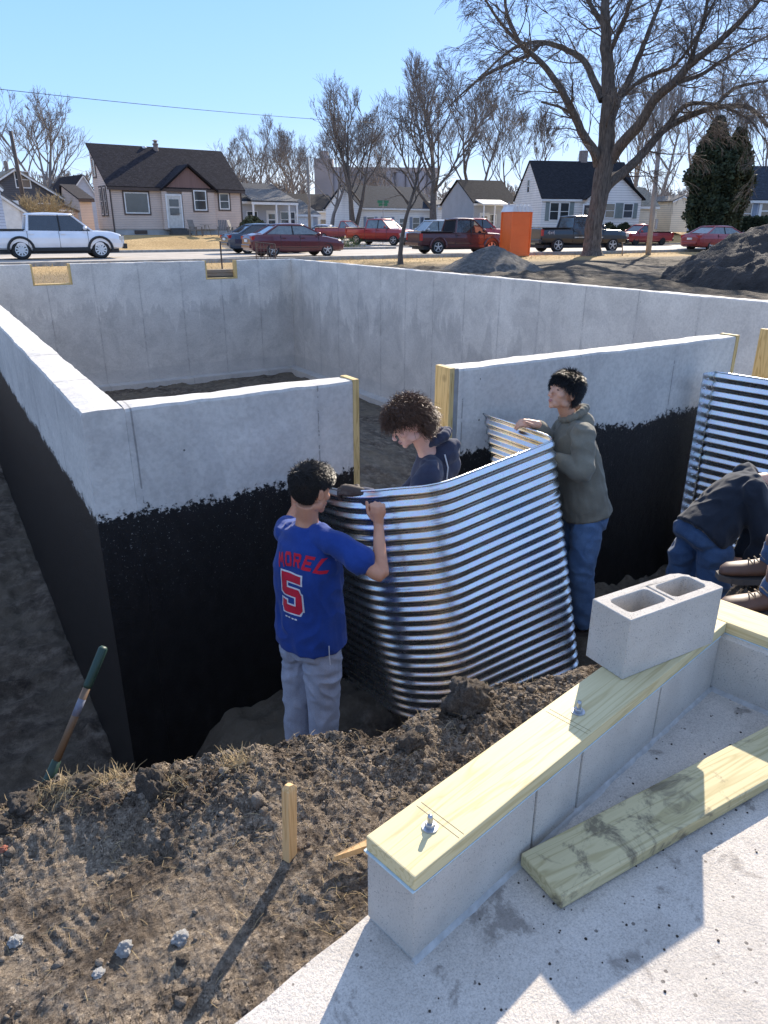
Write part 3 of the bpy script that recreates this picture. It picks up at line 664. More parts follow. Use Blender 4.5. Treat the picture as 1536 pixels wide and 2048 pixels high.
# mud crumbs on the slab and board
CR = simple('mud_crumb', (0.06, 0.048, 0.038), (0.025, 0.02, 0.016), 0.95, scale=60, bs=120, bstr=1)
def rock(mb, c, r, seed, flat=0.7, n=10, rough=0.35):
    k = len(mb.v); mb.ball((0, 0, 0), 1.0, n)
    for i in range(k, len(mb.v)):
        p = Vector(mb.v[i]); f = 1 + rough * mnoise.noise(p * 1.3 + Vector((seed, seed * 2, 0))) + rough * 0.6 * mnoise.noise(p * 3.1 + Vector((seed, 7, seed))) + (rough * .55 * (.4 - abs(mnoise.noise(p * 6.5 + Vector((3, seed, 1))))) + rough * .3 * mnoise.noise(p * 15) if n > 12 else 0)
        p = p * f; mb.v[i] = (c[0] + p.x * r, c[1] + p.y * r, c[2] + p.z * r * flat)
rnd = random.Random(5)
mb = MB()
for i in range(150):
    t_ = rnd.uniform(-.1, 1.36); s_ = -abs(rnd.gauss(0, .32)) - .02
    p = P_st(s_, t_, SLAB); rr_ = rnd.choice((.0012, .0016, .002, .003, .0035)); rock(mb, (p.x, p.y, SLAB + rr_ * .3), rr_, i, .6, 6)
tag(mb.build('mud_crumbs', CR, None, True), 'small dark crumbs of mud scattered over the slab', None, None, 'stuff')

# stake, offcut
STAKE = wood_mat('stake_pine', (0.66, 0.42, 0.20), (0.52, 0.30, 0.12), 2, 1.3)
sb_ = G(578, 1722, -1.455); zb = fine_z(sb_.x, sb_.y)
sb_ = G(578, 1716, zb)
st_ = MB(); hw = .0125
st_.box((0, 0, .085), (.030, .022, .37)); st_.add([(-.015, -.011, .27), (.015, -.011, .27), (.015, .011, .27), (-.015, .011, .27), (-.006, -.006, .283), (.008, -.008, .280), (.006, .008, .278), (-.009, .007, .282)], [(4, 5, 6, 7), (0, 1, 5, 4), (1, 2, 6, 5), (2, 3, 7, 6), (3, 0, 4, 7)])
so = st_.build('wooden_stake', STAKE, None, bevel=.0015); so.location = (sb_.x, sb_.y, zb - .055); so.rotation_euler = (radians(1.5), radians(1.5), radians(25)); tag(so, 'short orange-tan wooden stake driven upright in the foreground dirt', 'stake')
wp = G(712, 1698, -1.40); oc = MB().add([(-.06, 0, .0), (.11, -.016, 0), (.11, .016, 0), (-.06, .004, .006), (-.055, 0, .014), (.11, -.016, .022), (.11, .016, .022), (-.055, .004, .016)], [(0, 1, 2, 3), (4, 5, 6, 7), (0, 1, 5, 4), (1, 2, 6, 5), (2, 3, 7, 6), (3, 0, 4, 7)]).build('wood_offcut', STAKE)
oc.location = (wp.x, wp.y, fine_z(wp.x, wp.y) + .02); oc.rotation_euler = (0, radians(-3), radians(-8)); tag(oc, 'pointed wood offcut poking out behind the near end of the block wall', 'offcut')

# clods, pebbles, straw (foreground)
CLOD = simple('soil_clod', (0.24, 0.195, 0.15), (0.09, 0.072, 0.056), 0.97, scale=14, bs=60, bstr=1, bd=0.02)
PALE = simple('pale_mortar_lump', (0.85, 0.83, 0.79), (0.60, 0.58, 0.55), 0.95, scale=40, bs=90, bstr=1, bd=0.01)
def clod(px, py, r, seed, m, label, name='soil_clod', cat='clod', flat=0.8, z=None, el=1.0):
    p = G(px, py, -1.46); z0 = fine_z(p.x, p.y); p = G(px, py, z0 if z is None else z); z0 = fine_z(p.x, p.y)
    mb = MB(); rock(mb, (0, 0, 0), 1.0, seed, 1.0, 56, 0.42)
    o = mb.build(name, m, None, True); o.scale = (r * el, r, r * flat); o.location = (p.x, p.y, z0 + r * flat * .3); o.rotation_euler = (0, 0, seed); return tag(o, label, cat)
for a_ in ((160, 1584, .032, 3, CLOD, 'dark clod at the pit lip beside the shovel foot', 'soil_clod', 'clod', .75, None, 1.4),
           (306, 1590, .040, 8, CLOD, 'tall pointed brown clod on the pit lip, right of the dry grass', 'soil_clod', 'clod', 1.25),
           (48, 1628, .030, 5, CLOD, 'rounded grey-brown clod near the left photo edge', 'soil_clod', 'clod', .8, None, 1.2),
           (4, 1662, .026, 6, CLOD, 'clod cut off by the left photo edge', 'soil_clod', 'clod', .8),
           (934, 1420, .070, 11, CLOD, 'big dark lump of soil against the bottom of the corrugated panel', 'soil_clod', 'clod', .95),
           (820, 1500, .034, 12, CLOD, 'rooty clod on the lip right of the grey trousers', 'soil_clod', 'clod', .8),
           (361, 1880, .016, 21, PALE, 'whitish lump of mortar in the centre of the foreground dirt', 'mortar_lump', 'mortar lump', .8),
           (250, 1902, .015, 22, PALE, 'whitish knobbly lump beside a small hole in the dirt', 'mortar_lump', 'mortar lump', 1.0),
           (197, 1948, .011, 23, PALE, 'flat whitish lump nearest the lower left corner', 'mortar_lump', 'mortar lump', .5),
           (365, 1922, .012, 24, CLOD, 'grey crumbly clod just below the central white lump', 'soil_clod', 'clod', .8),
           (32, 1885, .014, 25, PALE, 'pale lump by the left photo edge', 'mortar_lump', 'mortar lump', .7),
           (1350, 1745, .006, 31, CR, 'dark mud crumb on the slab below the loose board', 'mud_lump', 'mud lump', .6),
           (4, 1688, .009, 26, simple('brick_chip', (0.30, 0.10, 0.06), None, .9), 'reddish brick chip at the left photo edge', 'brick_chip', 'brick chip', .7)):
    clod(*a_)
bpy.data.objects['mud_lump'].location.z = SLAB + .002
mb = MB(); rnd = random.Random(9)
for i in range(7000):
    u_ = rnd.uniform(-.5, 3.3); lv = np.interp(u_, LIPU, LIPV)
    v_ = min(lv + .25, rnd.uniform(.8, 2.1)) if rnd.random() < .5 else lv + rnd.gauss(-.12, .10)
    s_, t_ = slab_st(u_, v_)
    if s_ < .17 and t_ < 1.6: continue
    if mnoise.noise(Vector((u_ * 3, v_ * 3, 2))) < 0.08 and rnd.random() < .88: continue
    r_ = min(.022, .0022 * exp(abs(rnd.gauss(0, .80)))); rock(mb, (u_, v_, 0) if False else (u_, v_, 0), r_, i % 97, .75, 6, .5)
V = np.array(mb.v); cx_ = V.reshape(-1, 3)
# drop every pebble on the soil
n_p = len(mb.v) // 14
P = V.reshape(-1, 14, 3); ctr = P.mean(1); zz = zfine(ctr[:, 0], ctr[:, 1]); P[:, :, 2] += zz[:, None] + .001
mb.v = [tuple(q) for q in P.reshape(-1, 3)]
tag(mb.build('soil_crumbs', CLOD, None, True, fix=False), 'loose crumbs and pebbles of soil strewn over the dirt', None, None, 'stuff')
STRAW = simple('dry_straw', (0.50, 0.38, 0.20), (0.30, 0.21, 0.10), 0.85, scale=30)
def straw(name, spots, seed, label, lmin=.02, lmax=.07, rad=.0007):
    rnd = random.Random(seed); mb = MB(); pts = []
    for (px, py, rx, ry, n, up) in spots:
        c = G(px, py, -1.46)
        for i in range(n):
            x = c.x + rnd.gauss(0, rx); y = c.y + rnd.gauss(0, ry); pts.append((x, y, up))
    z = zfine(np.array([p[0] for p in pts]), np.array([p[1] for p in pts]))
    for (x, y, up), zz in zip(pts, z):
        s_, t_ = slab_st(x, y)
        if s_ < .15 and t_ < 1.6: continue
        L = rnd.uniform(lmin, lmax); a = rnd.uniform(0, 2 * pi); d = Vector((cos(a), sin(a), rnd.uniform(0, up))).normalized() * L
        p0 = Vector((x, y, zz + .001)); p1 = p0 + d * .5 + Vector((0, 0, .003)); p2 = p0 + d + Vector((rnd.uniform(-.006, .006), rnd.uniform(-.006, .006), -.003 if up < .3 else 0))
        p1.z = max(p1.z, zz + .002); p2.z = max(p2.z, zz + .002)
        mb.tube([p0, p1, p2], [rad, rad, rad * .4], 3, cap=False)
    return tag(mb.build(name, STRAW, None, fix=False), label, None, None, 'stuff')
straw('dry_grass', [(150, 1622, .05, .022, 190, 1.4), (235, 1592, .03, .02, 90, 1.4), (475, 1570, .03, .02, 110, 1.6), (345, 1612, .03, .012, 70, 1.2)], 3, 'tufts of dry yellow grass along the pit lip', .02, .06)
straw('straw_litter', [(380, 1700, .35, .22, 420, .15), (700, 1820, .1, .1, 80, .25), (900, 1470, .3, .1, 160, .5), (100, 1650, .2, .06, 160, .2), (720, 1890, .05, .08, 50, .2)], 4, 'stray straw and rootlets lying on the bare soil', .012, .045, .0005)
# ------------------------------------------------------------------ corrugated window-well panels
def galv():
    m, t, b = base_mat('galvanised_steel', 0.22, 1.0); v = coords(t)
    vo = N(t, 'ShaderNodeTexVoronoi'); vo.inputs['Scale'].default_value = 60; t.links.new(v, vo.inputs['Vector'])
    r = ramp(t, nz(t, v, 3, 4), [(0.3, (0.66, 0.68, 0.70)), (0.7, (0.78, 0.80, 0.81))])
    c = mixc(t, 0.10, r.outputs[0], vo.outputs['Color'], 'MULTIPLY')
    mud = ramp(t, nz(t, v, 7, 6, 0.75), [(0.70, (0, 0, 0)), (0.735, (1, 1, 1))])
    c = mixc(t, mth(t, 'MULTIPLY', mud.outputs[0], 0.8), c, (0.05, 0.04, 0.03))
    t.links.new(c, b.inputs['Base Color'])
    t.links.new(mth(t, 'SUBTRACT', 1.0, mth(t, 'MULTIPLY', mud.outputs[0], 0.85)), b.inputs['Metallic'])
    t.links.new(mth(t, 'ADD', mth(t, 'ADD', 0.21, mth(t, 'MULTIPLY', nz(t, v, 12, 4), 0.12)), mth(t, 'MULTIPLY', mud.outputs[0], 0.6)), b.inputs['Roughness'])
    bump(t, b, nz(t, v, 5, 3), 0.05, 0.02); return m
GALV = galv()
def path_round(pts, radii, step=0.02):
    """rounded 2-D polyline, returns list of (x,y)"""
    out = [Vector(pts[0])]
    for i in range(1, len(pts) - 1):
        p = Vector(pts[i]); a = (Vector(pts[i - 1]) - p); b_ = (Vector(pts[i + 1]) - p); r = radii[i]
        an = a.angle(b_); d = r / tan(an / 2); a.normalize(); b_.normalize()
        q0 = p + a * d; q1 = p + b_ * d; n = 14
        c = p + (a + b_).normalized() * (r / sin(an / 2))
        s0 = q0 - c; s1 = q1 - c
        A0 = atan2(s0.y, s0.x); dA = (atan2(s1.y, s1.x) - A0 + pi) % (2 * pi) - pi
        for k in range(n + 1): q = A0 + dA * k / n; out.append(c + Vector((cos(q), sin(q))) * r)
    out.append(Vector(pts[-1])); return out
def corrugated(name, top, bot, radii, nrib, amp, m, parent=None, per=8, rim=True, radii_b=None):
    """top, bot: lists of 3-D corner points of the upper and lower rim"""
    def rnd_path(P, R_):
        q = path_round([(p[0], p[1]) for p in P], R_)
        # heights: interpolate by nearest corner order
        Ls = [0]
        for i in range(1, len(q)): Ls.append(Ls[-1] + (q[i] - q[i - 1]).length)
        cl = [0]
        for i in range(1, len(P)): cl.append(cl[-1] + (Vector(P[i][:2]) - Vector(P[i - 1][:2])).length)
        out = []
        for i, p in enumerate(q):
            out.append(Vector((p.x, p.y, float(np.interp(Ls[i] / Ls[-1] * cl[-1], cl, [c[2] for c in P])))))
        return out
    T = rnd_path(top, radii); B = rnd_path(bot, radii_b or radii)
    def resample(P, n):
        L = [0]
        for i in range(1, len(P)): L.append(L[-1] + (P[i] - P[i - 1]).length)
        a = np.array([tuple(p) for p in P]); s_ = np.linspace(0, L[-1], n)
        return np.stack([np.interp(s_, L, a[:, k]) for k in range(3)], 1)
    n = 120
    def dens(P):      # same number of knots on both rims, split every knot interval alike
        a = np.array([tuple(p) for p in P]); L = [0]
        for i in range(1, len(T0)): L.append(L[-1] + (T0[i] - T0[i - 1]).length)
        s_ = np.linspace(0, L[-1], n); return np.stack([np.interp(s_, L, a[:, k]) for k in range(3)], 1)
    T0 = T; Tn = dens(T); Bn = dens(B); T, B = Tn, Bn
    for _ in range(6): T[1:-1] = T[1:-1] * .5 + (T[:-2] + T[2:]) * .25; B[1:-1] = B[1:-1] * .5 + (B[:-2] + B[2:]) * .25
    rows = nrib * per + 1; V = []
    tan_ = np.gradient(T, axis=0); tan_ /= np.linalg.norm(tan_, axis=1)[:, None]
    dn = B - T; dn /= np.linalg.norm(dn, axis=1)[:, None]; nr = np.cross(tan_, dn); nr /= np.linalg.norm(nr, axis=1)[:, None]
    for k in range(rows):
        f = k / (rows - 1); ph = 2 * pi * k / per
        V.append(T * (1 - f) + B * f + nr * (amp * cos(ph)))
    V = np.concatenate(V); i = (np.arange(rows - 1)[:, None] * n + np.arange(n - 1)[None, :]).ravel()
    F = np.stack([i, i + 1, i + n + 1, i + n], 1)
    o = from_np(name, V, F, m, parent, True)
    md = o.modifiers.new('s', 'SOLIDIFY'); md.thickness = 0.0025; md.offset = 0
    me = evaluated(o); o.modifiers.clear(); o.data = me
    if rim:
        pts = [Vector(p) + Vector(nr[j]) * amp for j, p in enumerate(T)]
        MB().tube(pts, 0.0065, 8).build('rolled_rim', m, parent, True)
    return T, B, nr, dn
# the panel three people carry
P_B, P_C = G(770, 1012, -1.25), G(1121, 876, -1.22)
P_A = AY(594, 962, 3.70); P_D = AY(968, 827, 3.70)
B_B = W(852, 1478, Vector((2.05, 2.78)).length); B_C = W(1180, 1335, Vector((3.24, 2.80)).length)
B_A = B_B + (P_A - P_B) * 0.97; B_D = B_C + (P_D - P_C)
pn = empty('window_well_panel', (0, 0, 0), 0, 'shiny corrugated steel window well held upright by the three boys', 'window well')
PAN = corrugated('steel_sheet', [P_A, P_B, P_C, P_D], [B_A, B_B, B_C, B_D], [0, .42, .10, 0], 24, 0.0092, GALV, pn, radii_b=[0, .38, .10, 0])
# second panel, bolted by its flange at the far opening
q0 = AY(1408, 757, 3.60); q0.z = -1.09
pn2 = empty('window_well_panel', (0, 0, 0), 0, 'corrugated steel window well fixed to the wall beside the bending man', 'window well')
Q = [q0, q0 + Vector((.10, -.02, 0)), q0 + Vector((.34, -1.0, -.02)), q0 + Vector((1.35, -1.05, -.02)), q0 + Vector((1.45, -.05, 0))]
Qb = [p + Vector((0.01, -.02, -1.85)) for p in Q]
FL = corrugated('steel_sheet', Q[1:], Qb[1:], [0, .22, .22, 0], 24, 0.0100, GALV, pn2)
mb = MB(); mb.b2((q0.x - .045, q0.y - .02, q0.z - 1.85), (q0.x + .105, q0.y - .017, q0.z + .005)); mb.build('wall_flange', GALV, pn2)
mb = MB()
for k in range(26): mb.lathe([(.0001, 0), (.010, 0), (.009, .006), (.0001, .007)], 6, Matrix.Rotation(pi / 2, 3, 'X'), (q0.x + (.0 if k % 2 else .028), q0.y - .020, q0.z - .05 - k * .068))
tag(mb.build('flange_rivets', GALV, pn2), None, None, None, 'stuff')
# ------------------------------------------------------------------ houses
GLASS = simple('window_glass', (0.055, 0.065, 0.075), (0.03, 0.035, 0.04), 0.06, scale=1.0, spec=0.9)
WHITE = simple('white_trim', (0.78, 0.78, 0.76), (0.66, 0.66, 0.64), 0.6, scale=3)
def siding(name, c, pitch=0.11, c2=None):
    m, t, b = base_mat(name, 0.75, 0, 0.3); v = coords(t)
    sep = t.nodes.new('ShaderNodeSeparateXYZ'); t.links.new(v, sep.inputs[0])
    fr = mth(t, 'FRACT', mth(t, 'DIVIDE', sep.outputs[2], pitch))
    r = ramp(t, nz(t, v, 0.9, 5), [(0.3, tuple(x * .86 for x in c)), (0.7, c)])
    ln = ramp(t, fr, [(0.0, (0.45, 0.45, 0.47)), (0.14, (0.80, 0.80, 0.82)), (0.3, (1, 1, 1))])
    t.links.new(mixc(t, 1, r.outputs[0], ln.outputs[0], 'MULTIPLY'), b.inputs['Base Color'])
    bump(t, b, fr, 0.6, 0.02); return m
def shingle(name, c1, c2, sc_=3.0):
    m, t, b = base_mat(name, 0.95, 0, 0.2); v = coords(t)
    br = N(t, 'ShaderNodeTexBrick'); t.links.new(coords(t, 'Object', (1, 1, 1.6)), br.inputs['Vector']); br.inputs['Scale'].default_value = sc_
    br.inputs['Color1'].default_value = c4(c1); br.inputs['Color2'].default_value = c4(c2); br.inputs['Mortar'].default_value = c4(tuple(x * .4 for x in c1)); br.inputs['Mortar Size'].default_value = 0.03
    n = ramp(t, nz(t, coords(t, 'Object', (1, 1, 3)), 4, 6, 0.7), [(0.3, (0.55, 0.55, 0.55)), (0.7, (1.25, 1.25, 1.25))])
    t.links.new(mixc(t, 1, br.outputs[0], n.outputs[0], 'MULTIPLY'), b.inputs['Base Color']); bump(t, b, nz(t, v, 12, 4), 0.6, 0.02); return m
RF_DARK = shingle('dark_shingles', (0.046, 0.040, 0.046), (0.022, 0.019, 0.024)); RF_BLUE = shingle('blue_grey_shingles', (0.055, 0.066, 0.085), (0.034, 0.041, 0.055))
RF_TAN = shingle('tan_shingles', (0.36, 0.32, 0.25), (0.28, 0.25, 0.20)); RF_BLK = shingle('black_shingles', (0.035, 0.035, 0.040), (0.022, 0.022, 0.026)); RF_GRY = shingle('grey_shingles', (0.22, 0.21, 0.20), (0.15, 0.145, 0.14))
S_TAN = siding('tan_siding', (0.68, 0.565, 0.49), 0.115); S_GREY = siding('grey_blue_siding', (0.46, 0.48, 0.51)); S_DG = siding('dark_grey_siding', (0.115, 0.115, 0.125), 0.14)
S_WHT = siding('white_siding', (0.84, 0.82, 0.78), 0.2); S_LBL = siding('pale_blue_siding', (0.52, 0.56, 0.64), 0.14); S_CRM = siding('cream_siding', (0.78, 0.70, 0.56), 0.18)
BROWNT = simple('brown_trim', (0.085, 0.060, 0.050), None, 0.6); STONE = simple('foundation_block_paint', (0.42, 0.43, 0.43), (0.32, 0.33, 0.33), 0.9, scale=2)
SHUT = simple('grey_green_shutter', (0.20, 0.24, 0.23), None, 0.6); SHUTB = simple('slate_shutter', (0.22, 0.27, 0.35), None, 0.6)
def window(P, x, z, w_, h, y=0.0, frame=None, side=False, mull='h', trim=None, shut=None, recess=0.0):
    """on the front plane (local y) or the left gable plane (side=True: x runs along depth, plane at local x=0)"""
    frame = frame or WHITE
    def bb(mb, x0, x1, z0, z1, y0, y1):
        return mb.b2((x0, y0, z0), (x1, y1, z1)) if not side else mb.b2((y0, x0, z0), (y1, x1, z1))
    f = MB(); t_ = 0.075; o = y - 0.05
    for a in ((x - w_/2 - t_, x - w_/2, z - t_, z + h + t_), (x + w_/2, x + w_/2 + t_, z - t_, z + h + t_), (x - w_/2, x + w_/2, z + h, z + h + t_), (x - w_/2, x + w_/2, z - t_, z)): bb(f, *a, o, y + .02)
    if mull == 'h': bb(f, x - w_/2, x + w_/2, z + h * .5 - .022, z + h * .5 + .022, o + .012, y + .01)
    if mull == 'x':
        for k in (1, 2): bb(f, x - w_/2 + w_ * k / 3 - .012, x - w_/2 + w_ * k / 3 + .012, z, z + h, o + .014, y + .01)
        for k in (1, 2, 3): bb(f, x - w_/2, x + w_/2, z + h * k / 4 - .012, z + h * k / 4 + .012, o + .012, y + .011)
    fo = f.build('window', frame, P)
    g = MB(); bb(g, x - w_/2, x + w_/2, z, z + h, o + .030, y + .003); g.build('pane', GLASS, fo)
    if trim:
        q = MB()
        for a in ((x - w_/2 - t_ - .09, x - w_/2 - t_, z - t_ - .09, z + h + t_ + .09), (x + w_/2 + t_, x + w_/2 + t_ + .09, z - t_ - .09, z + h + t_ + .09), (x - w_/2 - t_, x + w_/2 + t_, z + h + t_, z + h + t_ + .09), (x - w_/2 - t_, x + w_/2 + t_, z - t_ - .09, z - t_)): bb(q, *a, o + .004, y + .02)
        q.build('window_trim', trim, fo)
    if shut:
        for sgn in (-1, 1):
            q = MB(); c = x + sgn * (w_/2 + t_ + .21); bb(q, c - .19, c + .19, z - t_, z + h + t_, o + .01, y + .01); q.build('shutter', shut, fo)
def door(P, x, z, w_, h, m, y=0.0, lights=True, handle=True):
    d = MB().b2((x - w_/2, y - .045, z), (x + w_/2, y + .01, z + h)).build('door', m, P)
    f = MB(); t_ = .10
    for a in ((x - w_/2 - t_, x - w_/2, z, z + h + t_), (x + w_/2, x + w_/2 + t_, z, z + h + t_), (x - w_/2, x + w_/2, z + h, z + h + t_)): f.b2((a[0], y - .06, a[2]), (a[1], y + .02, a[3]))
    f.build('door_frame', WHITE, d)
    if lights:
        g = MB()
        for k in range(2): g.b2((x - w_/2 + .14, y - .052, z + h * (.40 + .27 * k)), (x + w_/2 - .14, y - .044, z + h * (.62 + .27 * k)))
        g.build('door_glass', GLASS, d)
    if handle: MB().ball((x + w_/2 - .09, y - .08, z + h * .47), .03, 8).build('handle', ZINC, d)
    return d
def house(name, label, cat, pos, rz, w_, dep, eave, ridge, base, wall_m, roof_m, gable='side', over=0.35, rfrac=0.5, trim=WHITE, found=None, thick=.10):
    """local: x = right along the front, y = away, z = up; front at y=0. base/eave/ridge are world heights"""
    H = empty(name, (pos[0], pos[1], base), rz, label, cat); e = eave - base; r = ridge - base
    zf = 0
    if found:
        MB().b2((.04, .04, -.6), (w_ - .04, dep - .04, found)).build('foundation', STONE, H); zf = found
    mb = MB()
    if gable == 'side':
        yr = dep * rfrac; sec = [(0, zf), (dep, zf), (dep, e if rfrac < .97 else r), (yr, r), (0, e)] if rfrac < .97 else [(0, zf), (dep, zf), (dep, r), (0, e)]
        mb.prism(sec, 'x', 0, w_)
        mb.build('wall', wall_m, H)
        def slope(y0, z0, y1, z1, nm):
            d = Vector((y1 - y0, z1 - z0)).normalized(); n_ = Vector((-d.y, d.x)); n_ = n_ if n_.y > 0 else -n_
            a = Vector((y0, z0)) - d * over; b_ = Vector((y1, z1)) + d * 0.0
            pts = [a + n_ * .01, b_ + n_ * .01, b_ + n_ * (thick + .01), a + n_ * (thick + .01)]
            MB().prism([tuple(p) for p in pts], 'x', -over * .6, w_ + over * .6).build(nm, roof_m, H)
            MB().b2((-over * .6, a.x - .03, a.y - .14), (w_ + over * .6, a.x + .0, a.y + .07)).build('gutter', trim, H)
        slope(0, e, yr, r, 'roof')
        if rfrac < .97: slope(dep, e, yr, r, 'roof')
    else:
        xr = w_ * rfrac
        mb.prism([(0, zf), (w_, zf), (w_, e), (xr, r), (0, e)], 'y', 0, dep); mb.build('wall', wall_m, H)
        for (x0, z0) in ((0, e), (w_, e)):
            d = Vector((xr - x0, r - z0)).normalized(); n_ = Vector((-d.y, d.x)); n_ = n_ if n_.y > 0 else -n_
            a = Vector((x0, z0)) - d * over; b_ = Vector((xr, r))
            pts = [a + n_ * .01, b_ + n_ * .01, b_ + n_ * (thick + .01), a + n_ * (thick + .01)]
            MB().prism([tuple(p) for p in pts], 'y', -over * .6, dep + over * .6).build('roof', roof_m, H)
            pts = [a - n_ * .10, b_ - n_ * .10, b_ + n_ * (.012), a + n_ * (.012)]
            MB().prism([tuple(p) for p in pts], 'y', -over * .6 - .02, -over * .6 + .02).build('barge_board', trim, H)
    return H
def zr(px, py, p, d=4.5): return W(px, py, hypot(p.x, p.y) + d).z
def zat(px, py, p): return W(px, py, hypot(p.x, p.y)).z
def width_to(p, rz, px1, py):
    """width so that the corner p + w*dir(rz) falls on pixel column px1"""
    d = Vector((cos(rz), sin(rz), 0)); lo, hi = 0, 80
    f = lambda s: 768 + FPX * ((p + d * s).dot(cR)) / ((p + d * s).dot(cF)) - px1
    for _ in range(50):
        mid = (lo + hi) / 2
        if f(mid) < 0: lo = mid
        else: hi = mid
    return lo
def spec(px0, r, rz_deg, px1, py_e, py_r=None, py_b=None, ridge_at=None):
    p = W(px0, 455, r); rz = radians(rz_deg); w_ = width_to(p, rz, px1, 455)
    p = Vector((p.x, p.y, 0)); return p, rz, w_, zat(px0, py_e, p)

# 1 tan house
p, rz, w_, e = spec(227, 54.5, 4, 487, 379)
tr = W(187, 293, hypot(*(p.xy + Vector((-sin(rz), cos(rz))) * 3.4))).z; e += .30
H = house('house', 'tan sided house with dark shingle roof and brown gabled porch behind the street', 'house', p, rz, w_, 3.4, e, tr + .12, -0.68, S_TAN, RF_DARK, 'side', 0.30, 1.0, BROWNT, 0.42)
sc_x = w_ / 9.0
X = lambda px: (px - 227) / (487 - 227) * w_
zE = e + .68
window(H, X(275), zE - 1.66, X(296) - X(255), 1.16, trim=BROWNT, mull='')
MB().b2((X(258), .006, zE - 1.6), (X(263), .012, zE - .55)).build('curtain', WHITE, H)
window(H, X(396), zE - 1.42, .78, 1.15, trim=BROWNT)
window(H, X(449), zE - 1.32, .62, .92, trim=BROWNT)
MB().b2((X(323), -.035, .42), (X(328), .0, zE)).build('downpipe', BROWNT, H)
d = door(H, X(343), .50, .95, 2.05, simple('off_white_door', (0.62, 0.60, 0.55), None, .6), y=-.25, handle=True)
g_ = MB(); x0, x1 = X(322), X(429); g_.prism([(x0 + .1, zE - .25), (x1 - .1, zE - .25), ((x0 + x1) / 2, zE + 1.22)], 'y', -.26, 1.6); g_.build('porch_gable', simple('brown_board_gable', (0.22, 0.13, 0.11), (0.17, 0.10, 0.085), .7, scale=2, stretch=(9, 1, .3)), H)
for s in (0, 1):
    xa = x0 - .12 if s == 0 else x1 + .12; xm = (x0 + x1) / 2
    MB().add([(xa, -.5, zE - .30), (xm, -.5, zE + 1.28), (xm, 2.3, zE + 1.28), (xa, .9, zE - .30), (xa, -.5, zE - .18), (xm, -.5, zE + 1.42), (xm, 2.3, zE + 1.42), (xa, .9, zE - .18)],
             [(0, 1, 2, 3), (4, 5, 6, 7), (0, 1, 5, 4), (1, 2, 6, 5), (2, 3, 7, 6), (3, 0, 4, 7)]).build('porch_roof', RF_DARK, H)
MB().b2((X(361), -.25, .42), (X(426), .0, zE - .25)).build('porch_wall', S_TAN, H)
MB().b2((X(321), -.25, .42), (X(331), .0, zE - .25)).build('porch_wall', S_TAN, H)
window(H, X(396), zE - 1.42, .78, 1.15, y=-.25, trim=BROWNT)
for k in range(3): MB().b2((X(331) - k * .05, -.55 - k * .28, 0), (X(362) + k * .05, -.27, .48 - k * .16)).build('step', simple('dark_step', (0.10, 0.095, 0.09), None, .9) if k == 0 else bpy.data.materials['dark_step'], H)
MB().b2((X(265), .0, .12), (X(289), .06, .36)).build('basement_window', BROWNT, H)
for xx in (X(227) + .0, X(484)): MB().b2((xx, -.05, 0.1), (xx + .09, -.0, zE)).build('downpipe', BROWNT, H)
window(H, .95, zE - 1.75, .34, 1.55, side=True, frame=S_TAN, trim=BROWNT); window(H, 1.85, zE - 1.75, .34, 1.55, side=True, frame=S_TAN, trim=BROWNT)
window(H, 2.7, zE + .65, .45, .95, side=True, frame=S_TAN, trim=BROWNT)
CHB = simple('chimney_brick', (0.30, 0.24, 0.21), (0.20, 0.16, 0.14), .9, scale=14)
c_ = MB().lathe([(.17, -.4), (.17, .30), (.21, .33), (.21, .40), (.12, .42), (.12, .55), (.24, .57), (.02, .66)], 12, None, (X(333) + .7, 3.1, tr + .68)).build('chimney', CHB, H)
MB().ball((X(312) + .7, 3.3, tr + .68 + .1), (.22, .2, .12), 10).build('roof_vent', ZINC, H)
# small tan annex behind its left corner
p, rz, w_, e = spec(166, 66, 9, 190, 398); house('annex', 'narrow tan outbuilding squeezed behind the left side of the tan house', 'outbuilding', p, rz, w_, 4, e, zat(180, 368, p), -.7, S_TAN, RF_DARK, 'side', .25, .9, BROWNT)
# 2 dark grey house at the far left, gable towards the street
p, rz, w_, e = spec(-62, 68, 4, 150, 404)
H = house('house', 'dark grey gabled house with beige roof at the far left', 'house', p, rz, w_, 10, e, zat(47, 338, p), -.8, S_DG, RF_TAN, 'front', .45, .50)
zz = W(57, 374, hypot(*p.xy)).z + .8; xw = w_ * (57 + 62) / 212
window(H, xw, zz, 1.0, 1.1); window(H, w_ * (95 + 62) / 212, zz - 2.4, 1.3, 1.2); window(H, w_ * (20 + 62) / 212, zz - 2.4, 1.0, 1.2)
MB().lathe([(.16, -.2), (.16, .5), (.1, .55)], 10, None, (w_ * .46, 1.2, zat(47, 338, p) + .9)).build('chimney', CHB, H)
# 3 white garage, 3b blue-white house edge at the frame
p, rz, w_, e = spec(-70, 50, 2, 58, 424)
H = house('garage', 'white garage with wide panel door behind the white pickup', 'garage', p, rz, w_, 6, e, zat(5, 383, p), -.9, simple('white_painted_wall', (0.66, 0.64, 0.66), None, .7), RF_GRY, 'front', .3, .55)
xa, xb = w_ * (10 + 70) / 128, w_ * (45 + 70) / 128
D_ = MB().b2((xa, -.03, 0), (xb, 0, 2.2)).build('garage_door', WHITE, H)
for k in range(4): MB().b2((xa + .04, -.045, .06 + k * .54), (xb - .04, -.03, .54 + k * .54)).build('door_panel', WHITE, D_)
p, rz, w_, e = spec(-75, 42, 2, 13, 372)
house('house', 'pale blue sided house corner cut off by the left photo edge', 'house', p, rz, w_, 5, e, zat(-30, 330, p), -.9, S_LBL, RF_GRY, 'front', .2, .5)
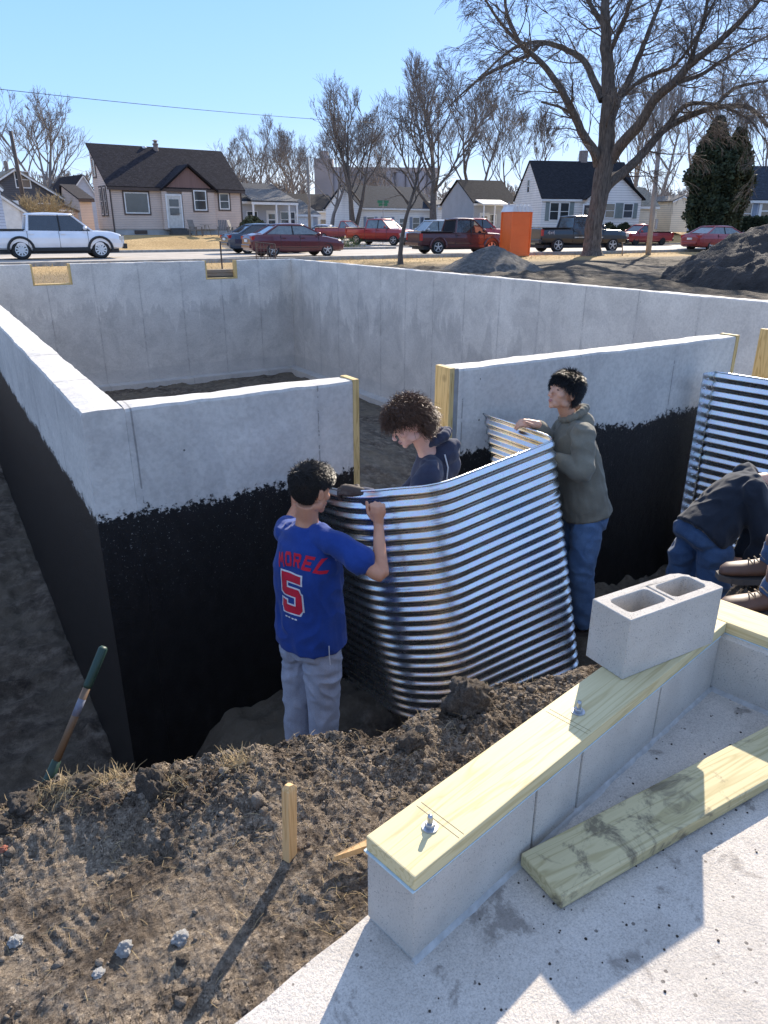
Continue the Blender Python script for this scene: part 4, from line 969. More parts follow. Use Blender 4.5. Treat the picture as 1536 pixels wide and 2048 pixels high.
# 4 tan shed and white gable
p, rz, w_, e = spec(108, 60, 2, 160, 421)
H = house('shed', 'small tan garden shed with brown edged door left of the tan house', 'shed', p, rz, w_, 2.5, e, zat(128, 410, p), -.9, simple('shed_board', (0.42, 0.34, 0.30), None, .8), BROWNT, 'front', .12, .45, BROWNT, None, .05)
door(H, w_ * .5, 0, .9, 1.8, simple('shed_door', (0.34, 0.27, 0.24), None, .8), lights=False)
p, rz, w_, e = spec(140, 92, 9, 205, 398)
house('house', 'white gabled house far behind the left side of the tan house', 'house', p, rz, w_, 8, e, zat(184, 350, p), -1, S_LBL, RF_DARK, 'front', .3, .6)
# 5 grey porch house
p, rz, w_, e = spec(484, 74, 5, 592, 402)
H = house('house', 'grey sided house with white posted porch right of the tan house', 'house', p, rz, w_, 6, e, zr(560, 368, p), -1.3, S_GREY, RF_BLUE, 'side', .3, .8, WHITE, .5)
zE = e + 1.3; X = lambda px: (px - 484) / (592 - 484) * w_
MB().add([(X(488), -2.0, zE - .10), (X(577), -2.0, zE - .10), (X(572), 1.0, zE + 1.0), (X(492), 1.0, zE + 1.0), (X(488), -2.0, zE + .02), (X(577), -2.0, zE + .02), (X(572), 1.0, zE + 1.12), (X(492), 1.0, zE + 1.12)], [(0, 3, 2, 1), (4, 5, 6, 7), (0, 1, 5, 4), (1, 2, 6, 5), (2, 3, 7, 6), (3, 0, 4, 7)]).build('porch_roof', RF_GRY, H)
MB().b2((X(488), -1.98, zE - .32), (X(577), -1.80, zE - .11)).build('porch_beam', WHITE, H)
for px in (490, 534, 559, 575): MB().b2((X(px) - .07, -1.95, .3), (X(px) + .07, -1.82, zE - .32)).build('porch_post', WHITE, H)
MB().b2((X(488), -2.0, -.3), (X(577), 0, .3)).build('porch_floor', STONE, H)
door(H, X(543), .5, .95, 2.05, WHITE); window(H, X(571), 1.2, 1.0, 1.3); window(H, X(505), 1.2, 1.0, 1.3); window(H, X(585), 1.3, .5, 1.2)
# garage right of it and dark-roofed houses behind
p, rz, w_, e = spec(588, 82, 3, 636, 428)
H = house('garage', 'small pale garage with grey roof beside the thin street pole', 'garage', p, rz, w_, 6, e, zr(612, 400, p), -1.3, S_GREY, RF_GRY, 'side', .3, .7)
D_ = MB().b2((w_ * .2, -.03, 0), (w_ * .8, 0, 2.3)).build('garage_door', WHITE, H)
for k in range(4): MB().b2((w_ * .2 + .04, -.045, .06 + k * .56), (w_ * .8 - .04, -.03, .56 + k * .56)).build('door_panel', WHITE, D_)
p, rz, w_, e = spec(594, 105, 3, 684, 420)
H = house('house', 'low house with near black roof between the garage and the red pickups', 'house', p, rz, w_, 8, e, zr(640, 389, p), -1.3, S_WHT, RF_BLK, 'side', .3, .5)
window(H, w_ * .6, .9, 1.2, 1.2); window(H, w_ * .25, .9, 1.2, 1.2)
# white long house behind the trees
p, rz, w_, e = spec(722, 92, 0, 872, 414)
H = house('house', 'white house with dark blue roof behind the young tree and red pickup', 'house', p, rz, w_, 9, e, zr(760, 372, p), -1.3, S_WHT, RF_BLUE, 'side', .3, .5)
for f_ in (.12, .34, .72, .88): window(H, w_ * f_, 1.0, .95, 1.25, shut=SHUTB)
door(H, w_ * .53, .3, .95, 2.05, WHITE)
p, rz, w_, e = spec(874, 96, 0, 938, 412)
H = house('garage', 'wide white garage between the bare linden and the grey house', 'garage', p, rz, w_, 8, e, zr(905, 402, p), -1.3, S_WHT, RF_GRY, 'side', .3, .5)
D_ = MB().b2((w_ * .15, -.03, 0), (w_ * .85, 0, 2.3)).build('garage_door', WHITE, H)
for k in range(4): MB().b2((w_ * .15 + .04, -.045, .06 + k * .56), (w_ * .85 - .04, -.03, .56 + k * .56)).build('door_panel', WHITE, D_)
# 6 grey house with black roof left of the white cape
p, rz, w_, e = spec(946, 80, -12, 1030, 405)
H = house('house', 'grey house with black roof and small white porch left of the white cape', 'house', p, rz, w_, 8, e, zr(985, 362, p), -1.0, S_GREY, RF_BLK, 'side', .3, .5)
zE = e + 1
MB().add([(.2, -1.6, zE - .25), (w_ * .62, -1.6, zE - .25), (w_ * .62, .1, zE + .15), (.2, .1, zE + .15), (.2, -1.6, zE - .13), (w_ * .62, -1.6, zE - .13), (w_ * .62, .1, zE + .27), (.2, .1, zE + .27)], [(0, 3, 2, 1), (4, 5, 6, 7), (0, 1, 5, 4), (1, 2, 6, 5), (2, 3, 7, 6), (3, 0, 4, 7)]).build('porch_roof', WHITE, H)
for f_ in (.08, .33, .6): MB().b2((w_ * f_ - .06, -1.55, 0), (w_ * f_ + .06, -1.43, zE - .25)).build('porch_post', WHITE, H)
door(H, w_ * .25, .2, .9, 2.0, WHITE); window(H, w_ * .45, .9, .7, 1.2); window(H, w_ * .83, .9, .7, 1.3)
# 7 white cape
p, rz, w_, e = spec(1080, 70, -22, 1268, 396)
dpt = 7.2; far = p + Vector((-sin(rz), cos(rz), 0)) * dpt
H = house('house', 'white cape house with black roof and grey shutters behind the big tree', 'house', p, rz, w_, dpt, e, zat(1049, 323, p + Vector((-sin(rz), cos(rz), 0)) * 3.6), -.45, S_WHT, RF_BLK, 'side', .18, .5)
zE = e + .45; X = lambda px: (px - 1080) / (1268 - 1080) * w_
xc0, xc1 = X(1162), w_ + .02; xm = (xc0 + xc1) / 2
MB().prism([(xc0, .0), (xc1, .0), (xc1, zE), (xm, zE + 1.95), (xc0, zE)], 'y', -.7, 3.0).build('cross_gable', S_WHT, H)
for xa in (xc0 - .25, xc1 + .25):
    MB().add([(xa, -1.0, zE - .15), (xm, -1.0, zE + 2.02), (xm, 3.4, zE + 2.02), (xa, .6, zE - .15), (xa, -1.0, zE - .03), (xm, -1.0, zE + 2.16), (xm, 3.4, zE + 2.16), (xa, .6, zE - .03)], [(0, 1, 2, 3), (4, 5, 6, 7), (0, 1, 5, 4), (1, 2, 6, 5), (2, 3, 7, 6), (3, 0, 4, 7)]).build('cross_roof', RF_BLK, H)
window(H, X(1105), zE - 1.75, .75, 1.35, shut=None); window(H, X(1125), zE - 1.75, .75, 1.35)
for px in (1092, 1139): MB().b2((X(px) - .2, -.04, zE - 1.85), (X(px) + .2, 0, zE - .3)).build('shutter', SHUT, H)
door(H, X(1166), .2, .9, 2.0, simple('dark_door', (.06, .05, .05), None, .5), y=-.7)
window(H, X(1208), zE - 1.55, .8, 1.1, y=-.7, shut=SHUT); window(H, X(1244), zE - 1.55, .8, 1.1, y=-.7, shut=SHUT)
window(H, 3.6, zE + .6, .55, 1.0, side=True); window(H, 5.4, zE - 1.5, .6, .9, side=True)
MB().b2((X(1180), 3.4, zE + 2.4), (X(1180) + .6, 4.0, zE + 4.1)).build('chimney', CHB, H)
p, rz, w_, e = spec(1262, 74, -22, 1310, 412)
H = house('garage', 'cream garage wing with tan roof joined right of the white cape', 'garage', p, rz, w_, 5, e, zr(1290, 378, p), -.45, S_CRM, RF_TAN, 'side', .2, .6)
p, rz, w_, e = spec(1340, 78, -15, 1376, 402)
H = house('garage', 'cream sided garage behind the red coupe pickup', 'garage', p, rz, w_, 6, e, zat(1355, 392, p), -.45, S_CRM, RF_GRY, 'front', .2, .5)
# 8 house at the right edge
p, rz, w_, e = spec(1468, 66, -24, 1620, 398)
H = house('house', 'white house with slate shutters and grey roof at the right edge', 'house', p, rz, w_, 7, e, zat(1500, 330, p + Vector((0, 3.5, 0))), -.45, S_LBL, RF_BLUE, 'side', .25, .5)
zE = e + .45; window(H, w_ * .12, .75, .8, 1.35, shut=SHUTB); door(H, w_ * .37, .3, .95, 2.05, WHITE); window(H, w_ * .58, .75, .8, 1.35, shut=SHUTB)
# grain elevator
ELEV = simple('elevator_concrete', (0.36, 0.31, 0.30), (0.27, 0.235, 0.23), .95, scale=.08)
p = W(642, 455, 330); rz = radians(-30); H = empty('grain_elevator', (p.x, p.y, -2), rz, 'tall grey concrete grain elevator with headhouse far behind the trees', 'grain elevator')
ht = zat(655, 338, p) + 2; w_ = width_to(p, rz, 872, 455)
for k in range(11):
    MB().lathe([(w_ / 22 + .1, 0), (w_ / 22 + .1, ht - 1.0)], 20, None, (w_ * (k + .5) / 11, 0, 0)).build('silo', ELEV, H, True)
MB().b2((0, -2, ht - 1.2), (w_, 7, ht + .6)).build('gallery', ELEV, H)
MB().b2((-2, -3, 0), (w_ * .115, 8, zat(655, 318, p) + 2)).build('headhouse', ELEV, H); MB().b2((.5, -1, zat(655, 318, p) + 1.9), (w_ * .075, 6, zat(655, 302, p) + 2)).build('headhouse_top', ELEV, H)
# ------------------------------------------------------------------ vehicles
RUB = simple('tyre_rubber', (0.028, 0.027, 0.026), (0.018, 0.018, 0.018), 0.85, scale=10)
RIM = simple('alloy_rim', (0.55, 0.55, 0.56), (0.40, 0.40, 0.41), 0.35, 0.8, scale=6)
BLKP = simple('black_plastic', (0.022, 0.022, 0.024), None, 0.6); CHR = simple('chrome_trim', (0.70, 0.70, 0.72), None, 0.15, 1.0)
CGL = simple('car_glass', (0.030, 0.036, 0.042), (0.020, 0.024, 0.028), 0.04, spec=1.0); CGL2 = simple('painted_reflection_glass', (0.16, 0.20, 0.21), (0.10, 0.13, 0.14), 0.06, spec=1.0)  # second glass: reflected sky painted in as a paler base colour
RED_L = simple('tail_lamp', (0.42, 0.02, 0.02), None, 0.2); HEAD_L = simple('head_lamp', (0.60, 0.60, 0.58), None, 0.12, .3)
def paint(name, c, rough=0.32): return simple(name, c, tuple(x * .9 for x in c), rough, 0.25, scale=2, coat=0.9)
def wheel(P, x, y, r, side, spokes=5, rim=None, w_=.22, ring=False):
    H = empty('wheel', (x, y, r)); H.parent = P
    M = Matrix.Rotation(pi / 2, 3, 'X')
    MB().lathe([(r * .64, -w_/2 + .02), (r * .80, -w_/2), (r * .95, -w_/2 + .02), (r, -w_/2 + .06), (r, w_/2 - .06), (r * .95, w_/2 - .02), (r * .80, w_/2), (r * .64, w_/2 - .02)], 28, M).build('tyre', RUB, H, True)
    o = side * (w_/2 - .03)
    mb = MB(); mb.lathe([(.001, -.02), (r * .64, -.02), (r * .66, .01), (r * .58, .012), (r * .55, -.012), (.001, -.012)], 24, M, (0, o, 0)) if side < 0 else mb.lathe([(.001, .02), (r * .64, .02), (r * .66, -.01), (r * .58, -.012), (r * .55, .012), (.001, .012)], 24, M, (0, o, 0))
    mb.build('rim', BLKP if not ring else BLKP, H)
    sp = MB()
    for k in range(spokes):
        a = 2 * pi * k / spokes; R_ = Matrix.Rotation(a, 3, 'Y')
        sp.box(R_ @ Vector((0, 0, r * .33)) + Vector((0, o + side * .004, 0)), (r * .17, .03, r * .56), R_)
    sp.lathe([(.001, -.02), (r * .16, -.02), (r * .14, .02), (.001, .02)], 12, M, (0, o + side * .006, 0))
    if ring:
        n = 24
        for k in range(n):
            a = 2 * pi * k / n; R_ = Matrix.Rotation(a, 3, 'Y'); sp.box(R_ @ Vector((0, 0, r * .60)) + Vector((0, o + side * .006, 0)), (r * .17, .02, r * .07), R_)
    else:
        n = 24
        for k in range(n):
            a = 2 * pi * k / n; R_ = Matrix.Rotation(a, 3, 'Y'); sp.box(R_ @ Vector((0, 0, r * .61)) + Vector((0, o + side * .003, 0)), (r * .17, .02, r * .05), R_)
    sp.build('spokes', rim or RIM, H)
def body_mesh(st, m, P, wheels, r, arch=1.16):
    """st: (x, z_bottom, z_top, half width); front is +x"""
    rings = []
    for x, zb, zt, hw in st:
        h = zt - zb
        half = [(0, zb), (hw * .86, zb), (hw * .97, zb + .06), (hw * 1.0, zb + h * .35), (hw * 1.0, zb + h * .62), (hw * .97, zt - h * .14), (hw * .91, zt - .025), (hw * .80, zt), (0, zt + .03)]
        ring = [(x, y_, z_) for y_, z_ in half] + [(x, -y_, z_) for y_, z_ in half[-2:0:-1]]
        rings.append(ring)
    o = MB().rings(rings).build('body', m, P, bevel=0)
    cut = MB()
    for x in wheels:
        cut.lathe([(r * arch, -1.3), (r * arch, 1.3)], 28, Matrix.Rotation(pi / 2, 3, 'X'), (x, 0, r * 1.03))
    c = cut.build('cutter', BLKP)
    md = o.modifiers.new('b', 'BOOLEAN'); md.operation = 'DIFFERENCE'; md.object = c; md.solver = 'EXACT'
    me = evaluated(o); o.modifiers.clear(); bpy.data.objects.remove(c)
    if len(me.polygons) > 20: o.data = me
    me.materials.clear(); me.materials.append(m)
    # dark wells
    hw = max(s[3] for s in st)
    w_ = MB()
    for x in wheels:
        for sgn in (-1, 1): w_.lathe([(r * arch + .01, -.30), (r * arch + .01, .30)], 20, Matrix.Rotation(pi / 2, 3, 'X'), (x, sgn * (hw - .36), r * 1.03))
    # underside plate keeps daylight out
    x0, x1 = st[0][0] + .25, st[-1][0] - .25
    MB().b2((x0, -hw * .8, .24), (x1, hw * .8, .42)).build('underbody', BLKP, P)
    for x in wheels: MB().b2((x - r * 1.25, -hw + .30, .30), (x + r * 1.25, hw - .30, r * 2.1)).build('wheel_well', BLKP, P)
    for p_ in me.polygons: p_.use_smooth = False
    return o
def cabin(P, base, roof, hb, hr, zb, zr, m, glass, pillars=(), front_glass=None):
    """base: (x_rear, x_front) at belt, roof: (x_rear, x_front)"""
    zt = zr - .05
    V = [(base[0], -hb, zb), (base[1], -hb * .96, zb), (base[1], hb * .96, zb), (base[0], hb, zb), (roof[0], -hr, zt), (roof[1], -hr * .96, zt), (roof[1], hr * .96, zt), (roof[0], hr, zt)]
    MB().add(V, [(0, 3, 2, 1), (4, 5, 6, 7), (0, 1, 5, 4), (1, 2, 6, 5), (2, 3, 7, 6), (3, 0, 4, 7)]).build('windows', glass, P)
    n = 7; rings = []
    for i in range(n):
        f = i / (n - 1); x = roof[0] - .06 + (roof[1] - roof[0] + .12) * f; cr = .045 * sin(pi * f)
        rings.append([(x, -hr - .02, zt - .03), (x, -hr - .01, zt + .02), (x, -hr * .75, zt + .05 + cr * .8), (x, 0, zt + .055 + cr), (x, hr * .75, zt + .05 + cr * .8), (x, hr + .01, zt + .02), (x, hr + .02, zt - .03)])
    MB().rings(rings).build('roof', m, P, True)
    k = .035
    for s in (-1, 1):
        def at(fx0, z): return fx0
        A = MB()
        A.tube([(base[1] + .05, s * hb * .95, zb - .03), (roof[1], s * hr * .965, zt)], [k * 1.3, k], 6)
        A.build('pillar', m, P); A = MB()
        A.tube([(base[0] - .02, s * hb * .98, zb - .03), (roof[0], s * hr, zt)], [k * 2.0, k * 1.3], 6)
        A.build('pillar', m, P)
        for fx in pillars:
            xb = base[0] + (base[1] - base[0]) * fx; xr = roof[0] + (roof[1] - roof[0]) * max(0, min(1, (xb - roof[0]) / (roof[1] - roof[0])))
            MB().tube([(xb, s * (hb + .004), zb - .02), (xr, s * (hr + .004), zt)], [k * .95, k * .8], 4).build('pillar', BLKP, P)
def details(P, doors, hw, zb, zt, m, mirrors=None, handles=True):
    for s in (-1, 1):
        mb = MB()
        for x in doors: mb.b2((x - .007, s * (hw - .03), zb), (x + .007, s * (hw + .004), zt))
        mb.b2((min(doors), s * (hw - .02), zb - .008), (max(doors), s * (hw + .003), zb + .006))
        mb.build('door_seam', BLKP, P)
        if handles:
            for a, b_ in zip(doors[:-1], doors[1:]): MB().b2((a + .07, s * (hw - .02), zt - .14), (a + .25, s * (hw + .03), zt - .105)).build('handle', m, P)
        if mirrors:
            MB().ball((mirrors[0], s * (hw + .10), mirrors[1]), (.09, .12, .085), 10).build('mirror', m, P)
def grade(x, y): return ROAD if 31 < y < 42.3 else None
def place(px, r, z=ROAD, dpx=455):
    p = W(px, dpx, r); return Vector((p.x, p.y, z))
def sedan(label, pos, hdg, pt, L=4.75, hw=.90, glass=None, group=None, hgt=1.45, cat='car'):
    P = empty('parked_car', pos, hdg, label, cat, group); k = L / 4.75; h = hgt / 1.45
    st = [(-2.36, .42, .80, .62), (-2.30, .30, .96, .78), (-2.05, .24, 1.02, .86), (-1.35, .22, 1.03, hw), (0, .20, 1.00, hw), (.95, .22, .97, hw), (1.45, .24, .90, .885), (2.0, .25, .80, .85), (2.28, .28, .68, .76), (2.38, .36, .56, .60)]
    st = [(a * k, b_, c * h, d * hw / .9) for a, b_, c, d in st]
    wh = (-1.38 * k, 1.37 * k); r = .325
    body_mesh(st, pt, P, wh, r)
    cabin(P, (-1.75 * k, 1.12 * k), (-1.0 * k, .28 * k), hw * .86, hw * .64, 1.0 * h, 1.45 * h, pt, glass or CGL, (.50,))
    for x in wh:
        for s in (-1, 1): wheel(P, x, s * (hw - .115), r, s)
    details(P, (-.98 * k, -.02 * k, .92 * k), hw, .42, .96 * h, pt, (.88 * k, 1.02))
    for s in (-1, 1):
        MB().box((-2.27 * k, s * .62, .84 * h), (.14, .34, .15)).build('tail_light', RED_L, P); MB().box((2.20 * k, s * .62, .66 * h), (.16, .30, .12)).build('headlight', HEAD_L, P)
    MB().b2((-2.42 * k, -.60, .40), (-2.28 * k, .60, .56)).build('rear_bumper', pt, P, bevel=.03); MB().b2((-2.385 * k, -.20, .66), (-2.33 * k, .20, .78)).build('licence_plate', WHITE, P)
    MB().b2((2.22 * k, -.45, .30), (2.40 * k, .45, .42)).build('grille', BLKP, P)
    return P
def pickup(label, pos, hdg, pt, L=5.4, hw=.93, crew=True, bed=None, flare=None, glass=None, tail=None, hood=1.05, zb=.42, rail=1.12, roof=1.80, wb=(-1.75, 1.62), r=.38, rimm=None, ring=False, cat='pickup truck', spokes=5, chrome=False, cab0=None):
    P = empty('pickup_truck', pos, hdg, label, cat); x0 = -L / 2; x1 = L / 2
    cab0 = cab0 if cab0 is not None else (-.90 if crew else .05)
    st = [(x0, zb + .10, rail - .05, hw * .90), (x0 + .05, zb, rail, hw * .97), (cab0 - .06, zb - .04, rail, hw), (cab0 + .02, zb - .06, rail + .02, hw), (.85, zb - .06, rail - .01, hw), (1.35, zb - .05, hood + .02, hw), (x1 - .55, zb - .02, hood - .02, hw * .98), (x1 - .18, zb, hood - .12, hw * .94), (x1 - .03, zb + .06, hood - .28, hw * .84)]
    body_mesh(st, pt, P, wb, r, 1.17)
    cabin(P, (cab0 + .05, 1.30), (cab0 + .16, .55), hw * .90, hw * .74, rail - .01, roof, pt, glass or CGL, (.50,) if crew else ())
    MB().b2((x0 + .12, -hw + .10, rail + .005), (cab0 - .08, hw - .10, rail + .035)).build('bed_cover', BLKP, P)
    for s in (-1, 1): MB().b2((x0 + .04, s * (hw - .09) - .035, rail + .01), (cab0 - .04, s * (hw - .09) + .035, rail + .055)).build('bed_rail', BLKP if not chrome else CHR, P)
    for x in wb:
        for s in (-1, 1): wheel(P, x, s * (hw - .125), r, s, spokes, rimm, .25, ring)
    dd = (cab0 + .02, (cab0 + 1.12) / 2 + .05, 1.12) if crew else (cab0 + .08, 1.15)
    details(P, dd, hw, zb + .05, rail - .02, pt, (1.02, rail + .10))
    if flare:
        for x in wb:
            for s in (-1, 1):
                mb = MB(); pts = []
                for k in range(13):
                    a = radians(-8 + 196 * k / 12); pts.append((x + (r * 1.27) * cos(a), s * (hw + .005), r * 1.03 + (r * 1.27) * sin(a)))
                mb.tube(pts, .058, 6); mb.build('wheel_arch_flare', flare, P)
        for s in (-1, 1): MB().b2((wb[0] + r * 1.2, s * (hw + .01) - .03, zb - .08), (wb[1] - r * 1.2, s * (hw + .01) + .015, zb + .06)).build('sill_trim', flare, P)
    for s in (-1, 1):
        MB().box((x0 + .05, s * (hw - .07), rail - .22), (.12, .13, .34)).build('tail_light', RED_L, P)
        MB().box((x1 - .14, s * (hw - .22), hood - .27), (.20, .34, .17)).build('headlight', HEAD_L, P)
    MB().b2((x0 - .12, -hw + .06, zb + .02), (x0 + .04, hw - .06, zb + .20)).build('rear_bumper', CHR if chrome else (tail or BLKP), P, bevel=.02)
    MB().b2((x1 - .08, -hw + .10, zb - .02), (x1 + .08, hw - .10, zb + .20)).build('front_bumper', CHR if chrome else (flare or BLKP), P, bevel=.03)
    MB().b2((x1 - .10, -hw * .55, hood - .42), (x1 + .03, hw * .55, hood - .16)).build('grille', BLKP, P)
    if tail: MB().b2((x0 - .012, -hw + .16, zb + .22), (x0 + .02, hw - .16, rail - .05)).build('tailgate', tail, P)
    return P
WHP = paint('white_paint', (0.80, 0.81, 0.84)); MAR = paint('maroon_paint', (0.105, 0.012, 0.018)); MAR2 = paint('dusty_maroon_paint', (0.075, 0.016, 0.018), .55)
REDP = paint('red_paint', (0.36, 0.020, 0.022)); FRED = paint('faded_red_paint', (0.32, 0.05, 0.05), .55); BLU = paint('dark_blue_paint', (0.035, 0.055, 0.085)); NVY = paint('near_black_paint', (0.022, 0.026, 0.034)); SIL = paint('silver_paint', (0.42, 0.46, 0.50))
DRED = paint('deep_red_sedan_paint', (0.30, 0.030, 0.035))
def ctr(px_a, r, hdg, back): p = place(px_a, r); return p + Vector((cos(hdg), sin(hdg), 0)) * back
h = radians(-2); pickup('white crew cab pickup with black wheel arches on the left of the street', ctr(32, 36.6, h, 1.59), h, WHP, L=5.33, wb=(-1.59, 1.59), flare=BLKP, rail=1.16, roof=1.83, hood=1.13, rimm=WHITE, ring=True, spokes=10, r=.39, glass=CGL, cab0=-1.30)
h = radians(-3); sedan('dark red sedan parked beyond the far corner of the foundation', ctr(532, 37.0, h, 1.37) , h, MAR, 4.8, glass=CGL2)
sedan('dark blue sedan mostly hidden behind the dark red sedan', place(532, 42.0), radians(-3), BLU, 4.7)
h = radians(-9); pickup('maroon crew cab pickup with silver wheels between the young tree and the orange toilet', ctr(862, 41.0, h, 1.62), h, MAR2, L=5.25, hw=.90, wb=(-1.60, 1.60), flare=MAR2, r=.365, tail=MAR2, rail=1.08, roof=1.76, glass=CGL, cab0=-.60)
h = radians(-13); pk = pickup('near black crew cab pickup half hidden by the big tree trunk', ctr(1102, 45.6, h, 1.78), h, NVY, L=5.8, hw=1.0, wb=(-1.80, 1.82), r=.40, rail=1.28, roof=1.95, hood=1.22, zb=.50, tail=NVY)
h = radians(180 - 8); pickup('old red two door pickup parked facing left beyond the light pole', ctr(1261, 65, h, -1.38) , h, REDP, L=4.8, hw=.86, crew=False, wb=(-1.35, 1.38), r=.31, rail=.98, roof=1.55, hood=.98, zb=.30, rimm=BLKP)
h = radians(-9); sedan('red sedan with sun glint on its roof at the right beside the mud heap', ctr(1408, 51.5, h, 1.35), h, DRED, 4.75, glass=CGL2)
# side street
h = radians(-64); pickup('red pickup with chrome bumper parked facing the camera in the side street', place(762, 60), h, REDP, L=5.4, hw=.98, crew=True, wb=(-1.7, 1.7), r=.39, rail=1.22, roof=1.88, hood=1.18, chrome=True, glass=CGL2, zb=.46)
h = radians(-62); pickup('faded old red pickup parked behind the chrome bumper pickup', place(686, 74, -1.36), h, FRED, L=5.2, hw=.97, crew=False, wb=(-1.6, 1.6), r=.37, rail=1.18, roof=1.80, hood=1.12, chrome=True, glass=CGL2)
sedan('white sedan parked in the side street left of the faded red pickup', place(654, 82, -1.35), radians(-60), WHP, 4.7, glass=CGL2)
def suv(label, pos, hdg, pt, L=4.6, hw=.92, roof=1.80, glass=None, spare=False, cat='suv'):
    P = empty('parked_suv', pos, hdg, label, cat)
    st = [(-L/2, .48, 1.0, hw * .86), (-L/2 + .06, .40, 1.10, hw * .97), (-.6, .36, 1.12, hw), (.8, .36, 1.10, hw), (1.2, .38, 1.06, hw), (L/2 - .25, .40, .98, hw * .95), (L/2, .46, .80, hw * .84)]
    body_mesh(st, pt, P, (-L/2 + .85, L/2 - .9), .37)
    cabin(P, (-L/2 + .05, 1.15), (-L/2 + .25, .45), hw * .92, hw * .76, 1.09, roof, pt, glass or CGL, (.38, .68))
    for x in (-L/2 + .85, L/2 - .9):
        for s in (-1, 1): wheel(P, x, s * (hw - .12), .37, s)
    details(P, (-.9, .1, 1.0), hw, .5, 1.06, pt, (.95, 1.18))
    for s in (-1, 1):
        MB().box((-L/2 + .02, s * (hw - .1), .95), (.1, .14, .3)).build('tail_light', RED_L, P); MB().box((L/2 - .1, s * (hw - .24), .82), (.2, .3, .15)).build('headlight', HEAD_L, P)
    MB().b2((-L/2 - .08, -hw + .06, .42), (-L/2 + .06, hw - .06, .60)).build('rear_bumper', BLKP, P); MB().b2((L/2 - .08, -hw + .1, .42), (L/2 + .08, hw - .1, .60)).build('front_bumper', BLKP, P)
    if spare: MB().lathe([(.12, -.1), (.36, -.1), (.38, 0), (.36, .1), (.12, .1)], 20, Matrix.Rotation(pi / 2, 3, 'Y'), (-L/2 - .12, 0, 1.1)).build('spare_wheel', RUB, P)
    return P
suv('boxy white off-roader seen from behind with a spare wheel on its back', place(634, 112, -1.33), radians(62), WHP, 4.2, .92, 1.85, spare=True)
suv('silver blue suv just behind the maroon pickup cab', place(868, 56.5), radians(172), SIL, 4.7, .95, 1.78, glass=CGL2)
h = radians(168); pickup('bright red pickup seen behind the maroon pickup hood', place(950, 59), h + radians(180), REDP, L=5.6, hw=.98, wb=(-1.75, 1.75), r=.39, rail=1.26, roof=1.92, hood=1.2, tail=REDP)
sedan('small dark car far up the side street left of the white sedan', place(605, 95, -1.34), radians(20), NVY, 4.4)

# markings on the dark truck and the maroon truck ("4x4" decals) built as thin raised strokes
DEC = simple('silver_decal', (0.55, 0.55, 0.55), None, .5)
def strokes(mb, segs, ox, oz, s, yy, th=.018):
    for x0, z0, x1, z1 in segs:
        a = Vector((ox + x0 * s, yy, oz + z0 * s)); b_ = Vector((ox + x1 * s, yy, oz + z1 * s)); d = (b_ - a); L = d.length; M = Matrix((( d.x / L, 0, -d.z / L), (0, 1, 0), (d.z / L, 0, d.x / L)))
        mb.box((a + b_) / 2, (L + th, .004, th), M)
FOUR = [(.6, 0, .6, 1), (.6, 1, 0, .35), (0, .35, .8, .35)]; EX = [(0, .1, .5, .7), (0, .7, .5, .1)]
mb = MB(); strokes(mb, FOUR, -2.55, .98, .17, -1.006, .03); strokes(mb, EX, -2.37, .98, .17, -1.006, .03); strokes(mb, FOUR, -2.25, .98, .17, -1.006, .03); mb.build('decal', DEC, pk)
MB().b2((-.80, -1.012, .80), (1.10, -1.0, .84)).build('chrome_strip', CHR, pk)
# ------------------------------------------------------------------ trees
BARK = simple('elm_bark', (0.20, 0.165, 0.135), (0.075, 0.060, 0.050), 0.95, scale=5, bs=9, bstr=1.0, bd=0.08, stretch=(3, 3, .5))
BARK2 = simple('dark_bark', (0.15, 0.125, 0.105), (0.08, 0.065, 0.055), 0.95, scale=6)
BARKF = simple('hazed_far_bark', (0.27, 0.245, 0.23), (0.18, 0.162, 0.152), 0.95, scale=1)  # distance haze put into the bark colour, paler for remote trees
TWIG = simple('twig_bark', (0.185, 0.155, 0.135), (0.10, 0.084, 0.074), 0.9, scale=2)
class Tubes:
    """fast collector of tapered tubes (numpy at the end)"""
    def __init__(s): s.v = []; s.f = []
    def add(s, pts, rad, n):
        k = len(s.v); m = len(pts); up = None
        for i in range(m):
            a = pts[max(i - 1, 0)]; b_ = pts[min(i + 1, m - 1)]; d = (b_ - a); d.normalize()
            if up is None: up = Vector((0.3, 0.9, 0.1)) if abs(d.z) > .5 else Vector((0, 0, 1))
            x = d.cross(up); x.normalize(); y_ = x.cross(d); up = y_; r = rad[i]; p = pts[i]
            for q in range(n):
                c = 2 * pi * q / n; s.v.append(p + x * (r * cos(c)) + y_ * (r * sin(c)))
        for i in range(m - 1):
            for q in range(n): s.f.append((k + i * n + q, k + i * n + (q + 1) % n, k + (i + 1) * n + (q + 1) % n, k + (i + 1) * n + q))
    def build(s, name, m, parent):
        if not s.v: return None
        return from_np(name, np.array([tuple(p) for p in s.v]), s.f, m, parent, True)
